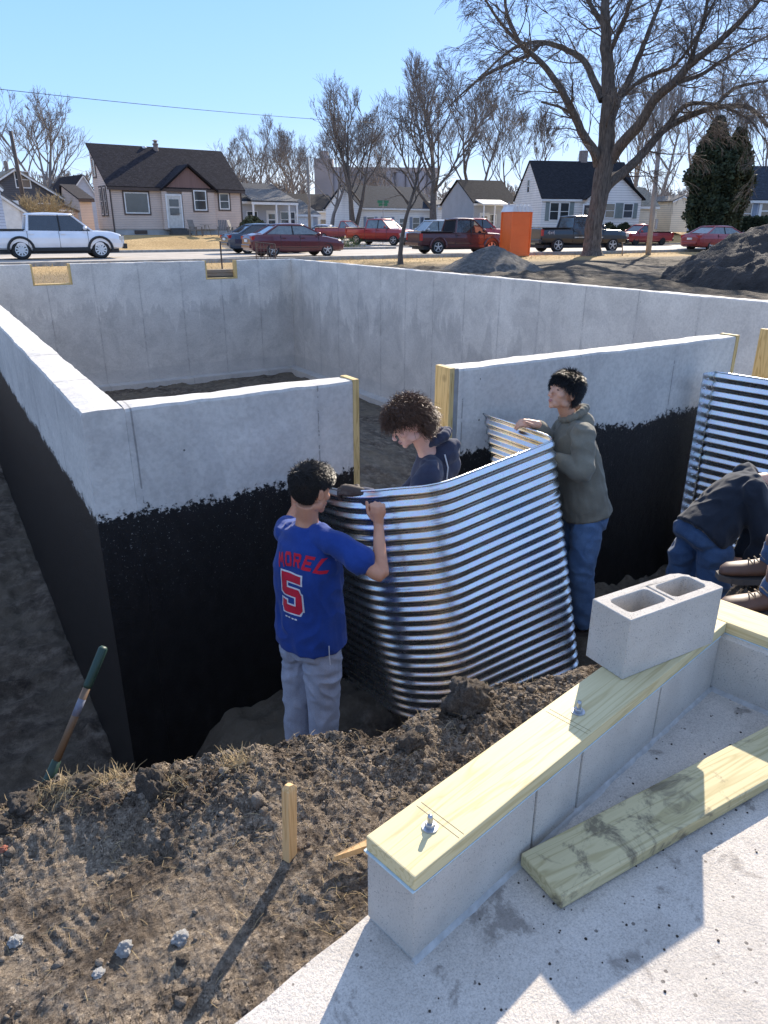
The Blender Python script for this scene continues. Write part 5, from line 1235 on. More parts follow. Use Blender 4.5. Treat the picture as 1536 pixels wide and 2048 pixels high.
def grow(T, C, rnd, p, d, L, r, depth, rmin, droop=0.0, up=0.25, spread=0.7, kids=(4, 6), wander=0.22, lr=0.62, rr=0.5, thick_lim=0.03, kr=0.72):
    """T: trunk+limb tubes, C: twig tubes"""
    n = 7 if depth > 1 else 5; pts = [p.copy()]; dirs = []; dd = d.normalized()
    for i in range(n):
        dd = (dd + Vector((rnd.gauss(0, wander), rnd.gauss(0, wander), rnd.gauss(0, wander) * .7 + (up if depth > 1 else up * .5 - droop) * .3))).normalized()
        pts.append(pts[-1] + dd * (L / n)); dirs.append(dd.copy())
    rad = [max(rmin, r * (1 - (1 - kr) * 0 - .75 * (i / n) ** 1.1)) for i in range(n + 1)]
    (T if r > thick_lim else C).add(pts, rad, 6 if r > .06 else (4 if r > .025 else 3))
    if depth <= 0: return
    k = rnd.randint(*kids)
    for j in range(k):
        f = rnd.uniform(.25, 1.0) if j % 3 else rnd.uniform(.6, 1.0)
        x = f * n; i = min(int(x), n - 1); q = pts[i].lerp(pts[i + 1], x - i); t_ = dirs[i]
        s = Vector((rnd.gauss(0, 1), rnd.gauss(0, 1), rnd.gauss(0, .6))); s = (s - t_ * s.dot(t_)).normalized()
        nd = (t_ + s * spread * rnd.uniform(.6, 1.5)).normalized()
        grow(T, C, rnd, q, nd, L * lr * rnd.uniform(.7, 1.2) * (1.15 - .45 * f), max(rmin, r * rr * rnd.uniform(.75, 1.1)), depth - 1, rmin, droop, up, spread, kids, wander, lr, rr, thick_lim, kr)
def bare_tree(name, label, px, py, r_, ztop_py, tr_r, seed, depth=4, stems=1, lean=0.0, rmin=.010, spread=.75, up=.3, droop=0, kids=(4, 6), mat=(BARK2, TWIG), first=.3, z0=None, group=None, lim=7, wander=.14, trunk_f=.38, scale=1.0):
    p = W(px, py, r_); z0 = p.z if z0 is None else z0; H = zat(px, ztop_py, p) - z0
    P = empty(name, (p.x, p.y, z0), 0, label, 'tree', group); rnd = random.Random(seed); T = Tubes(); C = Tubes()
    for s in range(stems):
        d0 = Vector((lean + (rnd.uniform(-.35, .35) if stems > 1 else 0), rnd.uniform(-.2, .2) if stems > 1 else 0, 1)).normalized()
        n = 12; pts = [Vector((0.1 * s, 0, 0))]; dd = d0; hh = H * rnd.uniform(.80, .9) if s else H * .9
        for i in range(n):
            dd = (dd + Vector((rnd.gauss(0, .07), rnd.gauss(0, .07), .06))).normalized(); pts.append(pts[-1] + dd * hh / n)
        rr_ = tr_r * (1 if not s else .75)
        T.add(pts, [rr_ * (1.35 if i == 0 else 1) * max(.06, 1 - (i / n) * .95) for i in range(n + 1)], 9)
        for j in range(lim):
            f = first + (1 - first) * (j + rnd.random()) / lim; x = min(f, .985) * n; i = int(x); q = pts[i].lerp(pts[i + 1], x - i)
            a = rnd.uniform(0, 2 * pi) if j % 2 else (0 if rnd.random() < .5 else pi) + rnd.uniform(-.6, .6)
            nd = Vector((cos(a) * spread, sin(a) * spread, rnd.uniform(.5, 1.1))).normalized()
            grow(T, C, rnd, q, nd, H * trunk_f * (1.25 - .75 * f) * scale, rr_ * .42 * (1.15 - f * .7), min(depth, 4) - 1, rmin * .62, droop, up, .50, (kids[0], kids[1] + 1), wander * .7, .70, .48)
    T.build('trunk', mat[0], P)
    c = C.build('crown', mat[1], P)
    if c: c['kind'] = 'stuff'
    return P
# ---- the big tree on the lawn: limbs traced, twigs grown
RB = 41.5
def bl(pts):  # px, py, depth offset
    return [W(x, y_, RB + dz) for x, y_, dz in pts]
base = W(1183, 513, RB); P = empty('bare_tree', (base.x, base.y, -1.46), 0, 'huge bare spreading tree with a thick leaning trunk on the lawn strip', 'tree')
off = Vector((base.x, base.y, -1.46)); T = Tubes(); C = Tubes(); rnd = random.Random(77)
k_ = RB * .93 / FPX
LIMBS = [
 ([(1183, 514, 0), (1184, 498, 0), (1188, 450, 0), (1200, 390, 0), (1208, 330, 0), (1214, 270, 0), (1217, 200, 0), (1216, 140, 0), (1212, 80, 0), (1210, 20, 0), (1206, -60, .5), (1212, -140, 1)], (62, 40, 37, 37, 38, 34, 30, 26, 22, 18, 13, 6), 3),
 ([(1196, 330, 0), (1189, 305, -.3), (1163, 262, -.9), (1140, 212, -1.4), (1110, 160, -1.8), (1075, 118, -2), (1041, 88, -2.3), (1016, 30, -2.6), (1005, -30, -3)], (22, 21, 18, 16, 13, 11, 9, 7, 4), 3),
 ([(1041, 90, -2.3), (996, 39, -2), (960, -20, -2)], (8, 6, 3), 3),
 ([(1205, 200, 0), (1196, 180, .3), (1169, 123, .9), (1125, 96, 1.4), (1075, 84, 1.8), (1026, 98, 2.2), (977, 138, 2.5), (928, 190, 3)], (18, 16, 13, 11, 9, 7, 5, 3), 3),
 ([(1082, 85, 1.7), (1052, 112, 1.4), (967, 152, 1.0), (915, 195, .6)], (10, 8, 6, 3), 3),
 ([(1148, 230, -1.3), (1118, 214, -1.2), (1082, 204, -1.1)], (7, 5, 4), 1),
 ([(1214, 60, 0), (1180, 10, .6), (1150, -50, 1)], (12, 9, 5), 3),
 ([(1222, 240, 0), (1238, 197, .4), (1257, 162, .8), (1277, 113, 1.2), (1297, 64, 1.5), (1321, 0, 2), (1335, -70, 2.5)], (18, 16, 14, 12, 10, 8, 4), 3),
 ([(1222, 320, 0), (1243, 288, -.4), (1282, 246, -1), (1311, 197, -1.5), (1346, 167, -2), (1375, 133, -2.3), (1420, 98, -2.7), (1469, 54, -3), (1518, 0, -3.4), (1560, -60, -4)], (26, 24, 21, 19, 17, 15, 12, 10, 8, 4), 3),
 ([(1346, 167, -2), (1400, 150, -1), (1450, 118, 0), (1520, 80, 1)], (9, 8, 6, 4), 3),
 ([(1206, 385, 0), (1218, 368, .3), (1252, 340, .9), (1292, 300, 1.5), (1326, 261, 2), (1370, 236, 2.4), (1420, 217, 2.8), (1469, 212, 3), (1503, 217, 3.3), (1540, 256, 3.6), (1570, 300, 4)], (26, 24, 21, 19, 17, 14, 12, 10, 9, 6, 4), 3),
 ([(1326, 261, 2), (1368, 213, 2.3), (1410, 207, 2.6), (1452, 216, 3), (1500, 240, 3.5)], (11, 10, 8, 6, 4), 3),
 ([(1430, 214, 2.8), (1463, 180, 3), (1500, 168, 3.3), (1545, 160, 3.6)], (9, 8, 6, 4), 3),
 ([(1238, 197, .4), (1290, 155, 0), (1350, 130, -.4), (1400, 60, -1), (1430, 0, -1.5)], (9, 8, 7, 5, 3), 3),
 ([(1212, 120, 0), (1240, 60, -.5), (1262, 0, -1), (1280, -60, -1)], (12, 9, 7, 4), 3),
 ([(1375, 133, -2.3), (1395, 80, -2.5), (1412, 20, -2.6), (1420, -50, -3)], (9, 7, 6, 3), 3),
]
for pts, wd, dep in LIMBS:
    Q = [p - off for p in bl(pts)]; R_ = [w_ * k_ / 2 * .86 for w_ in wd]
    # smooth
    SQ, SR = [], []
    for i in range(len(Q) - 1):
        a = Q[max(i - 1, 0)]; b_ = Q[i]; c = Q[i + 1]; d = Q[min(i + 2, len(Q) - 1)]
        for s in range(4):
            t_ = s / 4; SQ.append(0.5 * ((2 * b_) + (c - a) * t_ + (2 * a - 5 * b_ + 4 * c - d) * t_ ** 2 + (3 * b_ - a - 3 * c + d) * t_ ** 3) + Vector((rnd.gauss(0, .02), rnd.gauss(0, .02), 0)) * (1 if i else 0)); SR.append(R_[i] * (1 - t_) + R_[i + 1] * t_)
    SQ.append(Q[-1]); SR.append(R_[-1]); T.add(SQ, SR, 14 if wd[0] > 30 else 8)
    if dep > 1:
        L = sum((SQ[i + 1] - SQ[i]).length for i in range(len(SQ) - 1)); n = int(L * 2.3)
        for j in range(n):
            i = rnd.randint(int(len(SQ) * (.45 if wd[0] > 30 else .18)), len(SQ) - 2); t_ = (SQ[i + 1] - SQ[i]).normalized()
            s = Vector((rnd.gauss(0, 1), rnd.gauss(0, 1), rnd.gauss(0, .7) - .12)); s = (s - t_ * s.dot(t_)).normalized(); nd = (t_ * .7 + s * rnd.uniform(.7, 1.3)).normalized()
            grow(T, C, rnd, SQ[i], nd, rnd.uniform(1.1, 2.9), min(SR[i] * .36, .04), 3, .0068, .42, .10, .5, (3, 5), .13, .74, .52, .02)
        grow(T, C, rnd, SQ[-1], (SQ[-1] - SQ[-3]).normalized(), 2.2, SR[-1], 3, .0068, .4, .1, .5, (4, 6), .14, .74)
T.build('trunk', BARK, P); cr = C.build('crown', TWIG, P); cr['kind'] = 'stuff'; print('BIGTREE tris', len(T.f) * 2, len(C.f) * 2)
# young tree, linden, and the others
bare_tree('young_tree', 'slim young bare tree standing just beyond the foundation wall', 801, 523, 30, 170, .10, 5, depth=3, rmin=.008, spread=1.1, up=.12, droop=.05, kids=(4, 5), first=.34, z0=-1.46, lim=18, wander=.16, trunk_f=.26)
bare_tree('bare_tree', 'bare linden with dense upright crown between the white house and grey house', 868, 470, 78, 150, .42, 8, depth=5, rmin=.020, spread=.75, up=.45, kids=(4, 6), first=.22, z0=-1.4, lim=13, trunk_f=.42, mat=(BARK2, BARKF))
bare_tree('bare_tree', 'tall bare multi stemmed tree left of the linden, behind the red pickups', 705, 470, 90, 185, .38, 12, depth=5, stems=3, rmin=.022, spread=.8, up=.3, kids=(3, 5), first=.30, z0=-1.4, lim=6, trunk_f=.36, mat=(BARK2, BARKF))
bare_tree('bare_tree', 'bare tree with pale trunk leaning over the dark roofed house', 660, 462, 96, 235, .26, 15, depth=4, stems=2, lean=-.25, rmin=.022, first=.3, z0=-1.4, lim=7, mat=(BARKF, BARKF))
bare_tree('bare_tree', 'bare tree right of the linden behind the grey house roof', 960, 455, 105, 165, .36, 18, depth=5, stems=2, rmin=.024, up=.35, kids=(3, 5), first=.35, z0=-1, lim=9, trunk_f=.36)
bare_tree('bare_tree', 'bare tree with spread stems left of the white cape', 1020, 455, 120, 225, .30, 22, depth=4, stems=2, rmin=.026, first=.35, z0=-1, lim=9)
bare_tree('bare_tree', 'bare tree at the far left behind the dark grey house', 103, 420, 95, 212, .36, 25, depth=4, stems=3, rmin=.022, up=.3, kids=(3, 5), first=.38, z0=-1, lim=7, mat=(BARKF, BARKF))
bare_tree('bare_tree', 'thin bare tree top behind the leaning pole at the left edge', 10, 430, 100, 240, .2, 28, depth=4, rmin=.02, first=.4, z0=-1, lim=8, mat=(BARKF, BARKF))
for i, (px, top, r_) in enumerate(((500, 300, 130), (545, 272, 125), (590, 290, 135))):
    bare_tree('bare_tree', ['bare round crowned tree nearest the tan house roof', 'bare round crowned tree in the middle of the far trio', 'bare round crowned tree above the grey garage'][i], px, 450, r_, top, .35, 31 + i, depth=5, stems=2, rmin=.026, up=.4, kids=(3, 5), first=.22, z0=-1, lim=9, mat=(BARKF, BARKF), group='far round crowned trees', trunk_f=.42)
for i, (px, top, r_, l_) in enumerate(((1262, 170, 100, 'bare tree seen behind the big trunk and the white cape'), (1300, 200, 95, 'bare tree rising behind the light pole'), (1400, 150, 110, 'bare tree behind the dark evergreens'), (1520, 190, 80, 'bare tree behind the house at the right edge'), (780, 260, 125, 'far bare tree in front of the grain elevator'), (730, 330, 140, 'small far bare tree before the grain elevator'))):
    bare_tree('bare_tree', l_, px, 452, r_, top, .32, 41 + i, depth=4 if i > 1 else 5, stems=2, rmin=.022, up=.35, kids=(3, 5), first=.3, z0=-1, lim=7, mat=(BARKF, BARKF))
# far tree line
T = Tubes(); C = Tubes(); rnd = random.Random(3)
for i in range(130):
    px = rnd.uniform(-120, 1700); r_ = rnd.uniform(170, 260); p = W(px, 455, r_); z0 = -2; H = rnd.uniform(7, 13)
    for s in range(3):
        grow(C, C, rnd, Vector((p.x + rnd.uniform(-2, 2), p.y + rnd.uniform(-2, 2), z0)), Vector((rnd.gauss(0, .2), 0, 1)), H * .7, .22, 3, .05, 0, .4, .6, (4, 5), .12)
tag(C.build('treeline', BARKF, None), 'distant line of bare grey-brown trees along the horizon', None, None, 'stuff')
# bare shrub, evergreens, bushes, hedge
LEAF = simple('evergreen_foliage', (0.055, 0.075, 0.032), (0.018, 0.028, 0.014), 0.85, scale=3); LEAFB = simple('boxwood_foliage', (0.075, 0.085, 0.035), (0.025, 0.034, 0.016), .85, scale=3); LEAFO = simple('bronzed_yew_foliage', (0.12, 0.12, 0.05), (0.04, 0.045, 0.02), .85, scale=2)
def leafy(name, label, cat, pos, shape, n, leaf, m, seed, stem=True):
    """shape(rnd)->(point, outward)"""
    P = empty(name, pos, 0, label, cat); rnd = random.Random(seed); V = []; F = []
    for i in range(n):
        p, o = shape(rnd); a = Vector((rnd.gauss(0, 1), rnd.gauss(0, 1), rnd.gauss(0, 1))).normalized(); b_ = (o + a * .9).normalized(); c = b_.cross(a).normalized(); s = leaf * rnd.uniform(.6, 1.5)
        k = len(V); V += [p, p + b_ * s + c * s * .4, p + b_ * s * 1.4, p + b_ * s - c * s * .4]; F.append((k, k + 1, k + 2, k + 3))
    from_np('foliage', np.array([tuple(v) for v in V]), F, m, P)['kind'] = 'stuff'
    if stem: MB().tube([(0, 0, -.3), (0, 0, .8)], [.12, .06], 7).build('trunk', BARK2, P)
    return P
def column(R_, H):
    def f(rnd):
        z = rnd.random() ** .9 * H; t_ = z / H; rr_ = R_ * (.62 + .5 * sin(min(1, t_ * 1.3) * pi * .5)) * (1 - max(0, t_ - .55) / .45 * .92) * (1 + .16 * mnoise.noise(Vector((t_ * 6, rnd.random(), R_))))
        a = rnd.uniform(0, 2 * pi); rr_ *= rnd.random() ** .45 * (1 + .45 * mnoise.noise(Vector((cos(a) * 2, sin(a) * 2, z * 1.3)))); d = Vector((cos(a), sin(a), .5))
        return Vector((cos(a) * rr_, sin(a) * rr_, z)), d
    return f
def ball_(rx, ry, rz_):
    def f(rnd):
        d = Vector((rnd.gauss(0, 1), rnd.gauss(0, 1), abs(rnd.gauss(0, 1)))).normalized(); q = rnd.random() ** .25 * (1 + .18 * mnoise.noise(d * 2.5))
        return Vector((d.x * rx * q, d.y * ry * q, d.z * rz_ * q)), d
    return f
p = W(1404, 470, 60); leafy('evergreen_tree', 'tall dark columnar evergreen, the taller of the pair by the light pole', 'evergreen', (p.x, p.y, -.5), column(1.35, zat(1408, 240, p) + .5), 26000, .17, LEAF, 1)
p = W(1448, 470, 61); leafy('evergreen_tree', 'shorter browner columnar evergreen right of the tallest one', 'evergreen', (p.x, p.y, -.5), column(1.15, zat(1450, 262, p) + .5), 20000, .17, LEAFO, 2)
p = W(508, 470, 52.5); leafy('round_bush', 'olive green round bush at the right corner of the tan house', 'bush', (p.x, p.y, -.68), ball_(.95, .9, 1.15), 5200, .10, LEAFO, 3, False)
for i, (px, r_) in enumerate(((1217, 68), (1248, 68))):
    p = W(px, 465, r_); leafy('round_bush', ['clipped round bush left of its twin below the cape windows', 'clipped round bush right of its twin near the cape corner'][i], 'bush', (p.x, p.y, -.5), ball_(.62, .62, .75), 2600, .09, LEAFB, 4 + i, False)
def hedge_(L, D, H):
    def f(rnd): return Vector((rnd.uniform(0, L), rnd.uniform(-D, D), H * rnd.random() ** .5 * (1 + .1 * mnoise.noise(Vector((rnd.random() * 9, 1, 2)))))), Vector((rnd.gauss(0, .5), -.6, .7))
    return f
p = W(1450, 470, 62); leafy('hedge', 'low dark green hedge below the house at the right edge', 'hedge', (p.x, p.y, -.55), hedge_(4.2, .7, 1.15), 9000, .12, LEAF, 9, False).rotation_euler = (0, 0, radians(-30))
# bare shrub and ornamental grasses
p = W(92, 470, 56); P = empty('bare_shrub', (p.x, p.y, -.8), 0, 'wide bare twiggy shrub in front of the dark grey house', 'shrub'); C = Tubes(); rnd = random.Random(8)
for i in range(60):
    a = rnd.uniform(0, 2 * pi); grow(C, C, rnd, Vector((cos(a) * .2, sin(a) * .2, 0)), Vector((cos(a) * .55, sin(a) * .55, 1)), 2.0, .022, 2, .010, 0, .1, .4, (3, 4), .16)
c = C.build('branches', STRAW, P); c['kind'] = 'stuff'
DRYG = simple('dead_flower_stems', (0.42, 0.34, 0.24), (0.22, 0.17, 0.11), .9, scale=6); GRN = simple('grass_blades', (0.14, 0.20, 0.06), (0.06, 0.10, 0.03), .8, scale=6)
p = W(672, 485, 50); P = empty('flower_bed_plant', (p.x, p.y, -1.42), 0, 'clump of dried stems and green blades on the street corner bed', 'plant'); C = Tubes(); D_ = Tubes(); rnd = random.Random(11)
for i in range(420):
    q = Vector((rnd.gauss(-.2, 1.0), rnd.gauss(0, .35), 0)); d = Vector((rnd.gauss(0, .35), rnd.gauss(0, .3), 1)); L = rnd.uniform(.4, .95); (C if q.x < .35 else D_).add([q, q + d * L * .6, q + d * L + Vector((rnd.gauss(0, .12), 0, -.1))], [.010, .008, .004], 3)
C.build('dried_stems', DRYG, P)['kind'] = 'stuff'; D_.build('green_blades', GRN, P)['kind'] = 'stuff'
# lawn tufts for relief along the near strip
rnd = random.Random(12); C = Tubes()
for i in range(9000):
    x = rnd.uniform(-2, 40); y_ = rnd.uniform(20, 30.6)
    if x > 9 and y_ < 27 + mnoise.noise(Vector((x * .3, 1, 1))) * 2: continue
    z = -1.47 if y_ < 29.6 else -1.42; L = rnd.uniform(.05, .13); a = rnd.uniform(0, 6.28); C.add([Vector((x, y_, z)), Vector((x + cos(a) * L * .5, y_ + sin(a) * L * .5, z + L))], [.008, .003], 3)
tag(C.build('lawn_tufts', simple('dry_lawn', (0.60, 0.44, 0.22), (0.40, 0.28, 0.12), .9, scale=2), None), 'short dry grass tufts on the lawn strip by the street', None, None, 'stuff')

# ------------------------------------------------------------------ poles, wire, toilet, signs
WOODP = simple('old_pole_wood', (0.13, 0.10, 0.085), (0.07, 0.055, 0.045), .9, scale=5, stretch=(4, 4, .3)); MPOLE = simple('pale_metal_pole', (0.48, 0.44, 0.40), (0.36, 0.33, 0.30), .6, .3, scale=3)
def W2(px, py, like): return W(px, py, hypot(like.x, like.y))
b0 = W(1297, 503, 44); t0 = W2(1329, 190, b0); P = empty('street_light', (b0.x, b0.y, -1.46), 0, 'slightly leaning pale street light pole right of the big tree', 'street light')
d = t0 - Vector((b0.x, b0.y, -1.46)); MB().tube([(0, 0, 0), d * .5, d], [.15, .12, .085], 12).build('pole', MPOLE, P, True)
lv = cR.copy(); lv.z = 0; lv.normalize(); top = d * .985
MB().tube([top, top - lv * .8 + Vector((0, 0, .25)), top - lv * 1.75 + Vector((0, 0, .2))], [.03, .03, .03], 6).build('lamp_arm', MPOLE, P, True)
MB().ball(top - lv * 2.1 + Vector((0, 0, .17)), (.42, .18, .10), 12, Matrix.Rotation(-YAW, 3, 'Z')).build('lamp_head', MPOLE, P, True)
MB().box((0.12, -.17, 1.6), (.16, .06, .5)).build('notice_plate', MPOLE, P)
b0 = W(54, 430, 62); t0 = W2(21, 262, b0); P = empty('utility_pole', (b0.x, b0.y, -.9), 0, 'dark wooden utility pole leaning left before the dark grey house', 'utility pole'); d = t0 - Vector((b0.x, b0.y, -.9)); MB().tube([(0, 0, 0), d], [.17, .12], 10).build('pole', WOODP, P, True); MB().tube([d * .9, d * .92 + lv * .5], .025, 5).build('insulator_bracket', MPOLE, P)
b0 = W(620, 470, 66); t0 = W2(619, 314, b0); P = empty('utility_pole', (b0.x, b0.y, -1.4), 0, 'slender pale wooden pole rising beside the small garage', 'utility pole'); MB().tube([(0, 0, 0), (0, 0, t0.z + 1.4)], [.13, .10], 10).build('pole', simple('pale_pole', (0.26, 0.23, 0.20), (0.18, 0.16, 0.14), .9), P, True); MB().tube([(0, 0, t0.z + .2), lv * .5 + Vector((0, 0, t0.z + .5))], .02, 5).build('insulator_bracket', MPOLE, P)
a = W(-260, 148, 60); b_ = W(760, 246, 92); pts = []
for i in range(41):
    f = i / 40; q = a.lerp(b_, f); q.z -= .9 * (4 * f * (1 - f)) * .35; pts.append(q)
tag(MB().tube(pts, .022, 5).build('power_line', BLKP, None), 'thin dark overhead wire crossing the sky from the left edge', 'overhead wire')
a = W(60, 285, 62); b_ = W(196, 352, 88); tag(MB().tube([a, a.lerp(b_, .5) - Vector((0, 0, .4)), b_], .016, 4).build('service_line', BLKP, None), 'short faint wire running from the leaning pole towards the tan house', 'overhead wire')
ORG = simple('orange_plastic', (0.90, 0.17, 0.03), (0.82, 0.145, 0.025), .5, scale=1.5); WPL = simple('white_plastic_roof', (0.75, 0.75, 0.75), (0.62, 0.62, 0.62), .5, scale=2)
b0 = W(1029, 498, 40.5); P = empty('portable_toilet', (b0.x, b0.y, -1.42), radians(-12), 'orange portable toilet with ribbed white roof behind the gravel heap', 'portable toilet')
HT = zat(1030, 424, b0) + 1.42
MB().b2((-.56, -.56, 0), (.56, .56, .12)).build('base', ORG, P, bevel=.02)
for a_, b__, nm in (((-.54, -.54, .12), (.54, -.50, HT), 'door_side'), ((-.54, -.499, .12), (-.50, .54, HT), 'side_panel'), ((.50, -.499, .12), (.54, .54, HT), 'side_panel'), ((-.499, .50, .12), (.499, .54, HT), 'back_panel')): MB().b2(a_, b__).build(nm, ORG, P)
for sx in (-.55, .55):
    for sy in (-.55, .55): MB().box((sx, sy, HT / 2 + .06), (.07, .07, HT - .12)).build('corner_post', ORG, P, bevel=.015)
for z in (.45, 1.0, 1.5): MB().b2((-.42, -.555, z), (.42, -.54, z + .03)).build('door_rib', ORG, P)
MB().add([(-.6, -.6, HT), (.6, -.6, HT), (.6, .6, HT), (-.6, .6, HT), (-.48, -.52, HT + .30), (.48, -.52, HT + .30), (.48, .52, HT + .30), (-.48, .52, HT + .30)], [(0, 3, 2, 1), (4, 5, 6, 7), (0, 1, 5, 4), (1, 2, 6, 5), (2, 3, 7, 6), (3, 0, 4, 7)]).build('roof', WPL, P)
for k in range(5): MB().b2((-.5 + k * .22, -.62, HT + .02), (-.42 + k * .22, .55, HT + .34)).build('roof_rib', WPL, P)
MB().lathe([(.05, 0), (.05, .32), (.06, .33), (.001, .34)], 10, None, (-.30, .35, HT + .15)).build('vent_pipe', simple('grey_pipe', (.2, .2, .2), None, .6), P, True)
# thin stakes and sign post
def stick(name, label, cat, px, py0, py1, r_, rad, m, lean=0):
    b0 = W(px, py0, r_); t0 = W2(px + lean, py1, b0); q = t0 - b0; o = MB().tube([(0, 0, -.1), q], [rad, rad * .9], 6).build(name, m, None); o.location = b0; return tag(o, label, cat)
stick('marker_stake', 'thin dark marker stake on the grass beyond the notch in the far wall', 'stake', 444, 531, 482, 24, .025, WOODP, -4)
stick('marker_stake', 'small wooden marker stake on the lawn right of the big tree', 'stake', 1245, 510, 484, 42, .03, simple('stake_wood', (.4, .25, .14), None, .8))
stick('sign_post', 'slim pale sign post at the side street corner', 'sign post', 806, 487, 444, 55, .03, MPOLE)
b0 = W(766, 455, 62); P = empty('street_sign', (b0.x, b0.y, -1.4), 0, 'green street name signs on a slim post behind the young tree', 'street sign'); zt = zat(766, 404, b0) + 1.4
MB().tube([(0, 0, 0), (0, 0, zt + .1)], .03, 8).build('post', MPOLE, P); GS = simple('green_sign', (0.03, 0.20, 0.09), None, .5)
MB().box((0, 0, zt + .02), (.9, .02, .2), Matrix.Rotation(-YAW, 3, 'Z')).build('sign_blade', GS, P); MB().box((0, 0, zt - .20), (.02, .8, .2), Matrix.Rotation(.5, 3, 'Z')).build('sign_blade', GS, P)
# leaning wire rack by the sedan
b0 = W(532, 517, 27.5); P = empty('metal_rack', (b0.x, b0.y, -1.45), radians(-32), 'small rusty metal grid panel standing on the lawn before the dark red sedan', 'metal rack'); RUST = simple('rusty_metal', (0.16, 0.11, 0.085), (0.09, 0.06, 0.05), .8)
h_ = zat(532, 484, b0) + 1.45
for a_, c_ in (((-.34, 0, 0), (-.34, 0, h_)), ((.34, 0, 0), (.34, 0, h_ * .92)), ((-.34, 0, h_), (.34, 0, h_ * .92)), ((-.34, 0, h_ * .3), (.34, 0, h_ * .3))): MB().tube([a_, c_], .022, 6).build('rail', RUST, P)
for k in range(6): MB().tube([(-.34 + .68 * (k + .5) / 6, 0, h_ * .3), (-.34 + .68 * (k + .5) / 6, 0, h_ * .95)], .012, 5).build('rod', RUST, P)
for k in range(3): MB().tube([(-.34, 0, h_ * (.45 + .15 * k)), (.34, 0, h_ * (.45 + .15 * k))], .012, 5).build('rod', RUST, P)
# planks stacked outside the far wall notch
GW = simple('weathered_plank', (0.30, 0.25, 0.19), (0.18, 0.15, 0.12), .9, scale=2, stretch=(.4, 8, 8))
for k in range(4):
    o = MB().b2((0, 0, 0), (2.3, .19, .075)).build('plank', GW, None); o.location = (5.75 + .05 * (k % 2), 19.60 + .03 * (k % 2), -1.43 + .085 * k); tag(o, 'weathered plank in the stack outside the far wall notch, %s' % ['bottom one', 'second from the ground', 'third from the ground', 'top one'][k], 'plank', 'planks stacked behind the far wall')
# porch furniture of the tan house
CHAIRM = simple('weathered_chair', (0.20, 0.19, 0.18), None, .8)
def garden_chair(px, r_, rz, label):
    b0 = W(px, 470, r_); P = empty('garden_chair', (b0.x, b0.y, -.66), rz, label, 'chair', 'chairs in front of the tan house')
    MB().b2((-.28, -.25, .34), (.28, .25, .38)).build('seat', CHAIRM, P)
    for k in range(5): MB().add([(-.27 + k * .11, .22, .36), (-.18 + k * .11, .22, .36), (-.18 + k * .11, .42, 1.0), (-.27 + k * .11, .42, 1.0), (-.27 + k * .11, .25, .36), (-.18 + k * .11, .25, .36), (-.18 + k * .11, .45, 1.0), (-.27 + k * .11, .45, 1.0)], [(0, 3, 2, 1), (4, 5, 6, 7), (0, 1, 5, 4), (1, 2, 6, 5), (2, 3, 7, 6), (3, 0, 4, 7)]).build('back_slat', CHAIRM, P)
    for s in (-1, 1):
        MB().b2((s * .33 - .05, -.32, .55), (s * .33 + .05, .30, .58)).build('armrest', CHAIRM, P)
        for y_ in (-.27, .22): MB().b2((s * .31 - .03, y_ - .03, 0), (s * .31 + .03, y_ + .03, .55)).build('leg', CHAIRM, P)
garden_chair(392, 52.5, .5, 'garden chair nearest the front door of the tan house'); garden_chair(447, 52.5, -.3, 'garden chair between the table and the wooden lounge chair'); garden_chair(470, 52.2, .9, 'slatted lounge chair at the right end by the bush')
b0 = W(414, 470, 52.5); P = empty('garden_table', (b0.x, b0.y, -.66), 0, 'small round garden table between the chairs before the tan house', 'table'); MB().lathe([(.42, .68), (.42, .71)], 20).build('table_top', CHAIRM, P)
for k in range(3): a = 2.1 * k; MB().tube([(cos(a) * .32, sin(a) * .32, 0), (cos(a) * .12, sin(a) * .12, .68)], .018, 5).build('leg', CHAIRM, P)
# shovel
sb = Vector(G(92, 1572, -1.75)); top = W(208, 1293, hypot(sb.x, sb.y) + .12); d = (top - sb)
P = empty('shovel', sb, 0, 'shovel with green ended wooden handle leaning in the pit at the left', 'shovel'); n_ = lambda f: d * f
SH = simple('shovel_green', (0.010, 0.040, 0.026), None, .5); SW = simple('shovel_wood', (0.20, 0.13, 0.075), (0.13, 0.08, 0.045), .5, scale=8)
MB().tube([n_(.17), n_(.72)], .0125, 12).build('handle', SW, P, True); MB().tube([n_(.70), n_(.72), n_(.985), n_(1)], [.0130, .0150, .0158, .010], 12).build('grip', SH, P, True); MB().tube([n_(-.10), n_(.0), n_(.18)], [.016, .019, .015], 12).build('socket', SH, P, True)
MB().tube([n_(.50), n_(.62)], .0130, 12).build('paper_label', simple('paper_label', (0.17, 0.18, 0.22), (0.12, 0.13, 0.17), .6, scale=60), P, True)
dn = d.normalized(); sx_ = dn.cross(Vector((0, 1, 0))).normalized()
MB().add([tuple(n_(-.10) + sx_ * a + dn * b_ + Vector((0, c, 0))) for a, b_, c in ((-.10, 0, 0), (.10, 0, 0), (.105, -.20, .02), (0, -.29, .03), (-.105, -.20, .02), (-.10, 0, .003), (.10, 0, .003), (.105, -.20, .023), (0, -.29, .033), (-.105, -.20, .023))], [(0, 1, 2, 3, 4), (9, 8, 7, 6, 5), (0, 5, 6, 1), (1, 6, 7, 2), (2, 7, 8, 3), (3, 8, 9, 4), (4, 9, 5, 0)]).build('blade', MPOLE, P)
